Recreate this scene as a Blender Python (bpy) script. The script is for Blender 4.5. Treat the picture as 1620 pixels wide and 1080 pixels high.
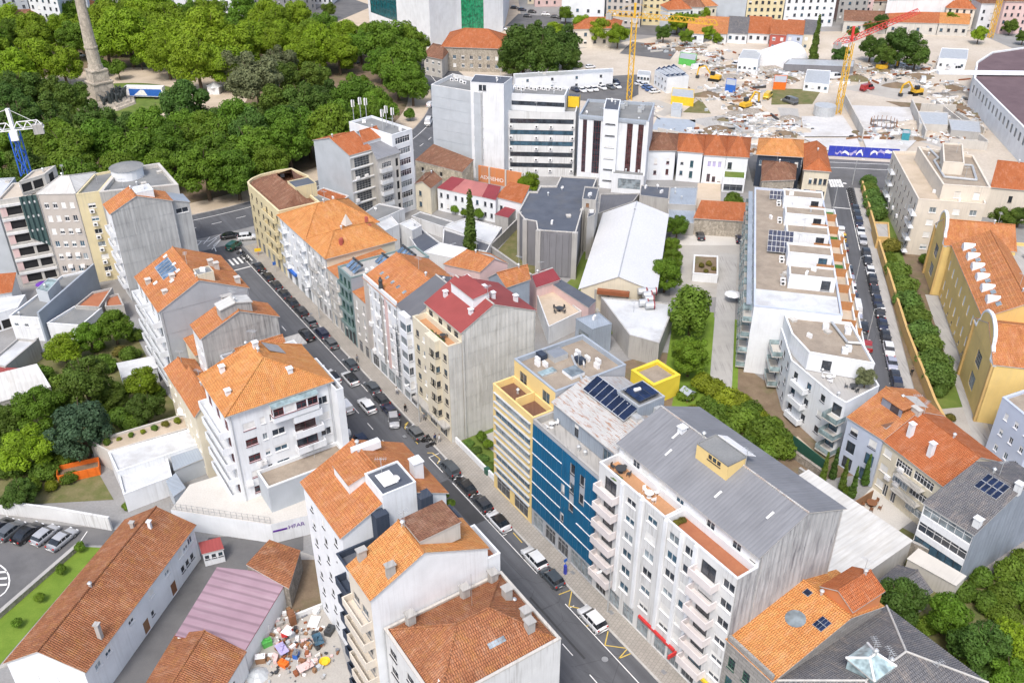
import bpy, math, random
from mathutils import Vector, Matrix
R = random.Random(11)
for o in list(bpy.data.objects): bpy.data.objects.remove(o)
SC = bpy.context.scene
COL = SC.collection
rad = math.radians
# ---------------------------------------------------------------- camera
F_PX, PITCH, CAM_H = 1433.0, rad(31.3), 92.0
cam = bpy.data.cameras.new('camera'); cam.sensor_width = 36.0; cam.lens = F_PX / 1620.0 * 36.0
cam.clip_start = 1.0; cam.clip_end = 4000.0
camo = bpy.data.objects.new('camera', cam); COL.objects.link(camo)
camo.location = (0, 0, CAM_H); camo.rotation_euler = (rad(90) - PITCH, 0, 0)
SC.camera = camo
# ---------------------------------------------------------------- sky, sun, exposure
SUN_EL, SUN_AZ = rad(56), rad(196)          # azimuth clockwise from +Y: a hazy high sun behind the camera, a little to the left
w = bpy.data.worlds.new('World'); SC.world = w; w.use_nodes = True
nt = w.node_tree; bg = nt.nodes['Background']
sky = nt.nodes.new('ShaderNodeTexSky'); sky.sky_type = 'NISHITA'; sky.sun_disc = False
sky.sun_elevation = SUN_EL; sky.sun_rotation = SUN_AZ; sky.dust_density = 4.0; sky.air_density = 1.0; sky.ozone_density = 0.6
nt.links.new(sky.outputs[0], bg.inputs[0]); bg.inputs[1].default_value = 0.15
sl = bpy.data.lights.new('sun', 'SUN'); sl.energy = 1.4; sl.angle = rad(12); sl.color = (1.0, 0.975, 0.94)
so = bpy.data.objects.new('sun', sl); COL.objects.link(so); so.location = (-60, -60, 160)
sd = Vector((math.sin(SUN_AZ) * math.cos(SUN_EL), math.cos(SUN_AZ) * math.cos(SUN_EL), math.sin(SUN_EL)))
so.rotation_euler = sd.to_track_quat('Z', 'Y').to_euler()
SC.view_settings.view_transform = 'Standard'; SC.view_settings.look = 'None'
SC.view_settings.exposure = 0.66; SC.view_settings.gamma = 1.0
SC.view_settings.use_curve_mapping = False
SC.render.engine = 'CYCLES'
SC.cycles.max_bounces = 5; SC.cycles.diffuse_bounces = 3; SC.cycles.glossy_bounces = 2
SC.cycles.transmission_bounces = 3; SC.cycles.transparent_max_bounces = 6

# ---------------------------------------------------------------- helpers: positions
def P(x, y, z=0.0):
    """photo pixel (1620 x 1080) seen at height z -> point in metres"""
    a = (x - 810) / F_PX; b = (540 - y) / F_PX
    dy = math.cos(PITCH) + b * math.sin(PITCH); dz = -math.sin(PITCH) + b * math.cos(PITCH)
    t = (z - CAM_H) / dz
    return Vector((a * t, dy * t, z))
def q(h, *px): return [P(x, y, h).xy for x, y in px]
_n = math.hypot(.553, .833); UX, UY = -.553 / _n, .833 / _n
def S(s, t, z=0.0):
    """main street frame: s runs up the street, t across it to the right"""
    return Vector((UX * s + UY * t, UY * s - UX * t, z))
def srect(s0, s1, t0, t1): return [S(s0, t0).xy, S(s0, t1).xy, S(s1, t1).xy, S(s1, t0).xy]
ST_ANG = math.atan2(UY, UX)
def lerp(a, b, f): return a + (b - a) * f
def area(p): return .5 * sum(p[i][0] * p[(i + 1) % len(p)][1] - p[(i + 1) % len(p)][0] * p[i][1] for i in range(len(p)))
def offset(pts, d):
    """inset a CCW polygon by d"""
    out = []; n = len(pts)
    for i in range(n):
        a, b, c = Vector(pts[i - 1]), Vector(pts[i]), Vector(pts[(i + 1) % n])
        e1 = (b - a).normalized(); e2 = (c - b).normalized()
        n1 = Vector((-e1.y, e1.x)); n2 = Vector((-e2.y, e2.x))
        k = 1 + n1.dot(n2)
        m = (n1 + n2) / max(k, .25)
        out.append(b + m * d)
    return out
# ---------------------------------------------------------------- helpers: meshes
class MB:
    def __init__(s): s.v = []; s.f = []; s.m = []; s.smooth = False
    def face(s, pts, m=0):
        n = len(s.v); s.v += [tuple(p) for p in pts]; s.f.append(tuple(range(n, n + len(pts)))); s.m.append(m)
    def slab(s, pts, th, m=0, mb=None):
        s.face(pts, m); d = Vector((0, 0, -th)); lo = [Vector(p) + d for p in pts]
        s.face(lo[::-1], m if mb is None else mb)
        for i in range(len(pts)):
            j = (i + 1) % len(pts); s.face([pts[i], lo[i], lo[j], pts[j]], m if mb is None else mb)
    def prism(s, poly, z0, z1, m=0, mt=None, bottom=False):
        n = len(poly)
        for i in range(n):
            a, b = poly[i], poly[(i + 1) % n]
            s.face([(a[0], a[1], z0), (b[0], b[1], z0), (b[0], b[1], z1), (a[0], a[1], z1)], m)
        s.face([(p[0], p[1], z1) for p in poly], m if mt is None else mt)
        if bottom: s.face([(p[0], p[1], z0) for p in reversed(poly)], m)
    def box(s, c, d, m=0, rz=0.0, mt=None):
        """c = centre of the base, d = full sizes"""
        cs, sn = math.cos(rz), math.sin(rz); x, y = d[0] / 2, d[1] / 2
        poly = [(c[0] + cs * u - sn * v, c[1] + sn * u + cs * v) for u, v in ((-x, -y), (x, -y), (x, y), (-x, y))]
        s.prism(poly, c[2], c[2] + d[2], m, mt, True)
    def bar(s, a, b, r=.05, m=0, n=4):
        a = Vector(a); b = Vector(b); d = (b - a)
        if d.length < 1e-6: return
        d.normalize(); x = d.cross(Vector((0, 0, 1))) if abs(d.z) < .95 else d.cross(Vector((1, 0, 0)))
        x.normalize(); y = d.cross(x); o = math.pi / n
        ra = [a + (x * math.cos(2 * math.pi * i / n + o) + y * math.sin(2 * math.pi * i / n + o)) * r for i in range(n)]
        rb = [p + (b - a) for p in ra]
        for i in range(n):
            j = (i + 1) % n; s.face([ra[j], ra[i], rb[i], rb[j]], m)
        s.face(ra, m); s.face(rb[::-1], m)
    def cone(s, c, r0, r1, h, m=0, n=10, cap=True):
        a = [(c[0] + r0 * math.cos(2 * math.pi * i / n), c[1] + r0 * math.sin(2 * math.pi * i / n), c[2]) for i in range(n)]
        b = [(c[0] + r1 * math.cos(2 * math.pi * i / n), c[1] + r1 * math.sin(2 * math.pi * i / n), c[2] + h) for i in range(n)]
        for i in range(n):
            j = (i + 1) % n
            if r1 > 1e-4: s.face([a[i], a[j], b[j], b[i]], m)
            else: s.face([a[i], a[j], b[i]], m)
        if cap and r1 > 1e-4: s.face(b, m)
    def mesh(s, name, mats, off=(0, 0, 0)):
        me = bpy.data.meshes.new(name)
        ox, oy, oz = off
        me.from_pydata([(x - ox, y - oy, z - oz) for x, y, z in s.v], [], s.f)
        for k in mats: me.materials.append(M(k))
        me.polygons.foreach_set('material_index', s.m)
        uv = me.uv_layers.new(name='UVMap'); buf = []
        for f in s.f:
            nx = ny = nz = 0.0; L = len(f)
            for i in range(L):
                a = s.v[f[i]]; b = s.v[f[(i + 1) % L]]
                nx += (a[1] - b[1]) * (a[2] + b[2]); ny += (a[2] - b[2]) * (a[0] + b[0]); nz += (a[0] - b[0]) * (a[1] + b[1])
            l = math.hypot(nx, ny)
            if l < 1e-3 * abs(nz) or l < 1e-9:
                for i in f: buf += (s.v[i][0], s.v[i][1])
            else:
                ux, uy = -ny / l, nx / l; ll = math.sqrt(nx * nx + ny * ny + nz * nz)
                a, b, c = nx / ll, ny / ll, nz / ll
                vx, vy, vz = -c * uy, c * ux, a * uy - b * ux
                for i in f:
                    p = s.v[i]; buf += (p[0] * ux + p[1] * uy, p[0] * vx + p[1] * vy + p[2] * vz)
        uv.data.foreach_set('uv', buf)
        if s.smooth: me.polygons.foreach_set('use_smooth', [True] * len(s.f))
        me.update(); return me
    def build(s, name, mats, parent=None):
        if isinstance(mats, str): mats = [mats]
        off = parent_loc(parent) if parent else (0, 0, 0)
        o = bpy.data.objects.new(name, s.mesh(name, mats, off)); COL.objects.link(o)
        if parent: o.parent = parent
        return o
def parent_loc(p):
    l = Vector(p.location)
    while p.parent: p = p.parent; l = l + Vector(p.location)
    return l
def tag(o, label, cat, group=None, kind=None):
    if label: o['label'] = label
    if cat: o['category'] = cat
    if group: o['group'] = group
    if kind: o['kind'] = kind
    return o
def thing(name, label, cat, loc=(0, 0, 0), group=None, rz=0.0):
    o = bpy.data.objects.new(name, None); COL.objects.link(o); o.location = loc; o.rotation_euler = (0, 0, rz)
    o.empty_display_size = .5
    return tag(o, label, cat, group)
def inst(me, name, parent, mat):
    """an object that shares mesh data; mat is a world matrix"""
    o = bpy.data.objects.new(name, me); COL.objects.link(o); o.parent = parent
    o.matrix_local = Matrix.Translation(-parent_loc(parent)) @ mat
    return o
def copy_tree(o, parent=None):
    c = o.copy(); COL.objects.link(c); c.parent = parent
    for ch in list(o.children): copy_tree(ch, c)
    return c
# ---------------------------------------------------------------- materials
_M = {}
DEFS = {}
def M(k):
    if k in _M: return _M[k]
    m = DEFS[k](k); _M[k] = m; return m
class N:
    """small node writer"""
    def __init__(s, name):
        s.mat = bpy.data.materials.new(name); s.mat.use_nodes = True; s.t = s.mat.node_tree
        s.b = s.t.nodes['Principled BSDF']
    def n(s, typ, **kw):
        x = s.t.nodes.new('ShaderNode' + typ)
        for k, v in kw.items():
            if k.startswith('i_'): x.inputs[int(k[2:])].default_value = v
            else: setattr(x, k, v)
        return x
    def l(s, a, b): s.t.links.new(a, b)
    def uv(s, sc=(1, 1, 1), rot=0):
        c = s.n('TexCoord'); m = s.n('Mapping'); m.inputs['Scale'].default_value = sc; m.inputs['Rotation'].default_value[2] = rot
        s.l(c.outputs['UV'], m.inputs['Vector']); return m.outputs[0]
    def pos(s, sc=(1, 1, 1)):
        c = s.n('NewGeometry'); m = s.n('Mapping'); m.inputs['Scale'].default_value = sc
        s.l(c.outputs['Position'], m.inputs['Vector']); return m.outputs[0]
    def noise(s, vec, sc, det=3, rough=.55):
        x = s.n('TexNoise'); x.inputs['Scale'].default_value = sc; x.inputs['Detail'].default_value = det
        x.inputs['Roughness'].default_value = rough; s.l(vec, x.inputs['Vector']); return x.outputs['Fac']
    def ramp(s, fac, a, b, ca=0., cb=1.):
        x = s.n('MapRange'); x.inputs[1].default_value = a; x.inputs[2].default_value = b
        x.inputs[3].default_value = ca; x.inputs[4].default_value = cb; s.l(fac, x.inputs[0]); return x.outputs[0]
    def mix(s, fac, a, b, mode='MIX'):
        x = s.n('MixRGB', blend_type=mode)
        for i, v in ((0, fac), (1, a), (2, b)):
            if isinstance(v, (int, float)): x.inputs[i].default_value = v
            elif isinstance(v, tuple): x.inputs[i].default_value = (*v[:3], 1)
            else: s.l(v, x.inputs[i])
        return x.outputs[0]
    def math(s, op, a, b=0.):
        x = s.n('Math', operation=op)
        for i, v in ((0, a), (1, b)):
            if isinstance(v, (int, float)): x.inputs[i].default_value = v
            else: s.l(v, x.inputs[i])
        return x.outputs[0]
    def bump(s, h, dist=.02, st=1.):
        x = s.n('Bump'); x.inputs['Distance'].default_value = dist; x.inputs['Strength'].default_value = st
        s.l(h, x.inputs['Height']); s.l(x.outputs[0], s.b.inputs['Normal'])
    def done(s, col, rough=.85, metal=0., spec=.3):
        if isinstance(col, tuple): s.b.inputs['Base Color'].default_value = (*col[:3], 1)
        else: s.l(col, s.b.inputs['Base Color'])
        s.b.inputs['Roughness'].default_value = rough; s.b.inputs['Metallic'].default_value = metal
        s.b.inputs['Specular IOR Level'].default_value = spec
        return s.mat
def sh(c, f): return tuple(min(1, max(0, x * f)) for x in c)
def d_plain(c, rough=.6, metal=0., spec=.4):
    def f(k):
        x = N(k); v = x.noise(x.pos(), 1.3, 3)
        return x.done(x.mix(x.ramp(v, .3, .7), sh(c, .88), sh(c, 1.08)), rough, metal, spec)
    return f
def d_plaster(c, dirt=.35, dc=None):
    """painted render: blotches, rain streaks and grime with shapes of their own"""
    def f(k):
        x = N(k); uv = x.uv()
        big = x.noise(x.pos(), .35, 4); st = x.noise(x.uv((2.2, .09, 1)), 1.6, 4, .65); fine = x.noise(uv, 9, 3)
        col = x.mix(x.ramp(big, .3, .75), sh(c, 1.04), sh(c, .88))
        m = x.math('MULTIPLY', x.math('MULTIPLY', x.ramp(st, .47, .72), dirt), x.ramp(x.noise(x.pos((1, 1, .6)), .16, 3), .42, .62, .12, 1.25))
        col = x.mix(m, col, dc or sh((.3, .29, .27), 1.))
        col = x.mix(x.ramp(fine, .2, .8, 0, .13), col, (.25, .25, .25))
        x.bump(fine, .01, .3)
        return x.done(col, .88, 0, .2)
    return f
def d_tile(c1, c2, lich=(.52, .3, .05), la=.35, old=.4):
    """clay tiles: rows and columns in metres along the slope"""
    def f(k):
        x = N(k); uv = x.uv()
        br = x.n('TexBrick'); x.l(uv, br.inputs['Vector']); br.offset = 0.5
        br.inputs['Scale'].default_value = 1.; br.inputs['Brick Width'].default_value = .26; br.inputs['Row Height'].default_value = .36
        br.inputs['Mortar Size'].default_value = .028; br.inputs['Mortar Smooth'].default_value = .5; br.inputs['Bias'].default_value = -.15
        br.inputs['Color1'].default_value = (*c1, 1); br.inputs['Color2'].default_value = (*c2, 1); br.inputs['Mortar'].default_value = (*sh(c2, .5), 1)
        p = x.pos()
        a = x.noise(p, .22, 5, .6); b = x.noise(x.pos(), .9, 4, .65); cc = x.noise(uv, 5.5, 2)
        col = x.mix(x.ramp(a, .38, .72, 0, old), br.outputs['Color'], sh(c2, .42))
        col = x.mix(x.ramp(b, .5, .72, 0, la), col, lich)
        col = x.mix(x.ramp(cc, .35, .8, 0, .45), col, sh(c1, 1.35))
        sp = x.noise(x.uv((1, .35, 1)), 1.1, 6, .75)
        col = x.mix(x.ramp(sp, .5, .72, 0, .5), col, tuple(lerp(v, k, .42) for v, k in zip(c1, (.74, .58, .44))))
        d3 = x.noise(x.uv((1, .3, 1)), .7, 5, .7)
        col = x.mix(x.ramp(d3, .54, .74, 0, .55), col, sh(c2, .55))
        wv = x.n('TexWave', wave_type='BANDS', bands_direction='X', wave_profile='SIN'); x.l(uv, wv.inputs['Vector'])
        wv.inputs['Scale'].default_value = 1.208; wv.inputs['Distortion'].default_value = 0
        h = x.math('ADD', wv.outputs['Fac'], x.math('MULTIPLY', br.outputs['Fac'], -.7))
        x.bump(h, .07, .9)
        return x.done(col, .9, 0, .15)
    return f
def d_corr(c, streak=.4, horiz=False, pitch=6., dc=(.16, .16, .17), rib=.13):
    """corrugated sheet, weathered"""
    def f(k):
        x = N(k); uv = x.uv()
        oi = x.n('ObjectInfo')
        st = x.noise(x.uv((1.6, .1, 1)), 1.7, 5, .7); big = x.noise(x.pos(), .25, 4)
        col = x.mix(x.ramp(big, .3, .7), sh(c, .85), sh(c, 1.1))
        col = x.mix(x.math('MULTIPLY', x.math('MULTIPLY', x.ramp(st, .46, .66), streak), x.ramp(x.noise(x.pos((1, 1, .5)), .14, 3), .4, .6, .15, 1.2)), col, dc)
        col = x.mix(x.math('MULTIPLY', x.ramp(x.noise(x.uv((.55, .12, 1)), 1.3, 4, .6), .52, .7), streak * .7), col, dc)
        col = x.mix(x.math('MULTIPLY', oi.outputs['Random'], .22), col, sh(c, .62))
        wv = x.n('TexWave', wave_type='BANDS', bands_direction='Y' if horiz else 'X'); x.l(uv, wv.inputs['Vector'])
        wv.inputs['Scale'].default_value = pitch / 6.28; wv.inputs['Distortion'].default_value = 0
        x.bump(wv.outputs['Fac'], .05, .35)
        col = x.mix(x.ramp(wv.outputs['Fac'], 0, .35, rib, 0), col, sh(c, .4))
        return x.done(col, .75, 0, .3)
    return f
def d_ground(c1, c2, sc=.4, fine=12., rough=.95, c3=None, amt=.3, sc3=.08):
    def f(k):
        x = N(k); p = x.pos(); a = x.noise(p, sc, 5, .6); b = x.noise(p, fine, 3)
        col = x.mix(x.ramp(a, .32, .68), c1, c2)
        col = x.mix(x.ramp(b, .3, .75, 0, .35), col, sh(c1, .55))
        if c3: col = x.mix(x.ramp(x.noise(p, sc3, 4, .65), .5, .66, 0, amt), col, c3)
        x.bump(b, .03, .5)
        return x.done(col, rough, 0, .2)
    return f
def d_paving(c1, c2, w=.6, hh=.6, mort=.02, rot=0.):
    def f(k):
        x = N(k); uv = x.uv(rot=rot); br = x.n('TexBrick'); x.l(uv, br.inputs['Vector'])
        br.inputs['Scale'].default_value = 1.; br.inputs['Brick Width'].default_value = w; br.inputs['Row Height'].default_value = hh
        br.inputs['Mortar Size'].default_value = mort
        br.inputs['Color1'].default_value = (*c1, 1); br.inputs['Color2'].default_value = (*c2, 1); br.inputs['Mortar'].default_value = (*sh(c1, .55), 1)
        a = x.noise(x.pos(), .5, 5, .65)
        col = x.mix(x.ramp(a, .45, .75, 0, .5), br.outputs['Color'], sh(c1, .6))
        x.bump(br.outputs['Fac'], -.02, .5)
        return x.done(col, .9, 0, .2)
    return f
def d_glass(c, rough=.08):
    def f(k):
        x = N(k); v = x.noise(x.pos(), .9, 2); oi = x.n('ObjectInfo')
        col = x.mix(x.ramp(v, .35, .65), sh(c, .6), sh(c, 1.5))
        col = x.mix(x.math('MULTIPLY', oi.outputs['Random'], .5), col, sh(c, .35))
        return x.done(col, rough, 0, .7)
    return f
def d_leaf(c, var=.35, yellow=(.24, .27, .02)):
    def f(k):
        x = N(k); oi = x.n('ObjectInfo'); a = x.noise(x.pos(), .33, 4, .6); b = x.noise(x.pos(), 3., 2)
        col = x.mix(x.ramp(a, .35, .66), sh(c, .5), sh(c, 1.35))
        col = x.mix(x.ramp(b, .35, .72, 0, .6), col, sh(c, 2.1))
        rb = x.math('FRACT', x.math('MULTIPLY', oi.outputs['Random'], 13.7))
        col = x.mix(x.math('MULTIPLY', oi.outputs['Random'], var), col, yellow); col = x.mix(x.math('MULTIPLY', rb, .45), col, sh(c, .4))
        x.done(col, .6, 0, .25)
        tr = x.n('BsdfTranslucent'); x.l(col, tr.inputs[0]); mx = x.n('MixShader'); mx.inputs[0].default_value = .33
        out = x.t.nodes['Material Output']
        x.l(x.b.outputs[0], mx.inputs[1]); x.l(tr.outputs[0], mx.inputs[2]); x.l(mx.outputs[0], out.inputs[0])
        return x.mat
    return f
def d_asph(c, rot):
    """worn asphalt: wheel-track streaks along the road, patches, dark oil spots and pale dust"""
    def f(k):
        x = N(k); g = x.n('NewGeometry'); m = x.n('Mapping'); m.inputs['Rotation'].default_value[2] = -rot; x.l(g.outputs['Position'], m.inputs['Vector'])
        m2 = x.n('Mapping'); m2.inputs['Scale'].default_value = (.04, .9, 1); x.l(m.outputs[0], m2.inputs['Vector'])
        st = x.noise(m2.outputs[0], 1., 4, .6); big = x.noise(x.pos(), .12, 5, .65); sp = x.noise(x.pos(), .9, 4, .7); fine = x.noise(x.pos(), 9., 3)
        v = x.n('TexVoronoi', feature='DISTANCE_TO_EDGE'); x.l(x.pos(), v.inputs['Vector']); v.inputs['Scale'].default_value = .16
        col = x.mix(x.ramp(st, .35, .65), sh(c, .82), sh(c, 1.15)); col = x.mix(x.ramp(big, .45, .6, 0, .35), col, sh(c, .66))
        col = x.mix(x.ramp(sp, .62, .75, 0, .5), col, sh(c, .5)); col = x.mix(x.ramp(fine, .4, .8, 0, .25), col, sh(c, 1.5))
        col = x.mix(x.math('MULTIPLY', x.ramp(v.outputs['Distance'], 0, .008, .6, 0), x.ramp(big, .45, .5)), col, sh(c, .4))
        x.bump(fine, .02, .4); return x.done(col, .9, 0, .2)
    return f
def d_stone(c, sc=2.2, dark=.5):
    def f(k):
        x = N(k); v = x.n('TexVoronoi', feature='DISTANCE_TO_EDGE'); x.l(x.uv(), v.inputs['Vector']); v.inputs['Scale'].default_value = sc
        v2 = x.n('TexVoronoi'); x.l(x.uv(), v2.inputs['Vector']); v2.inputs['Scale'].default_value = sc
        st = x.noise(x.uv((1.2, .2, 1)), 1.2, 5, .7)
        bw = x.n('RGBToBW'); x.l(v2.outputs['Color'], bw.inputs[0]); col = x.mix(x.ramp(bw.outputs[0], .2, .8), sh(c, .8), sh(c, 1.15))
        col = x.mix(x.ramp(v.outputs['Distance'], 0, .06, .6, 0), col, sh(c, .45))
        col = x.mix(x.ramp(st, .5, .75, 0, dark), col, sh(c, .25))
        x.bump(v.outputs['Distance'], .05, .6)
        return x.done(col, .92, 0, .15)
    return f
def d_rust(c, rc=(.30, .13, .05), amt=.8):
    def f(k):
        x = N(k); a = x.noise(x.uv((.5, 3., 1)), 1.1, 6, .7); b = x.noise(x.pos(), .3, 3)
        wv = x.n('TexWave', wave_type='BANDS', bands_direction='X'); x.l(x.uv(), wv.inputs['Vector']); wv.inputs['Scale'].default_value = 1.1
        wv.inputs['Distortion'].default_value = 0
        col = x.mix(x.ramp(b, .3, .7), sh(c, .85), sh(c, 1.1))
        col = x.mix(x.ramp(a, .51, .62, 0, amt), col, rc)
        x.bump(wv.outputs['Fac'], .05, .7)
        return x.done(col, .6, .1, .4)
    return f
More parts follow.
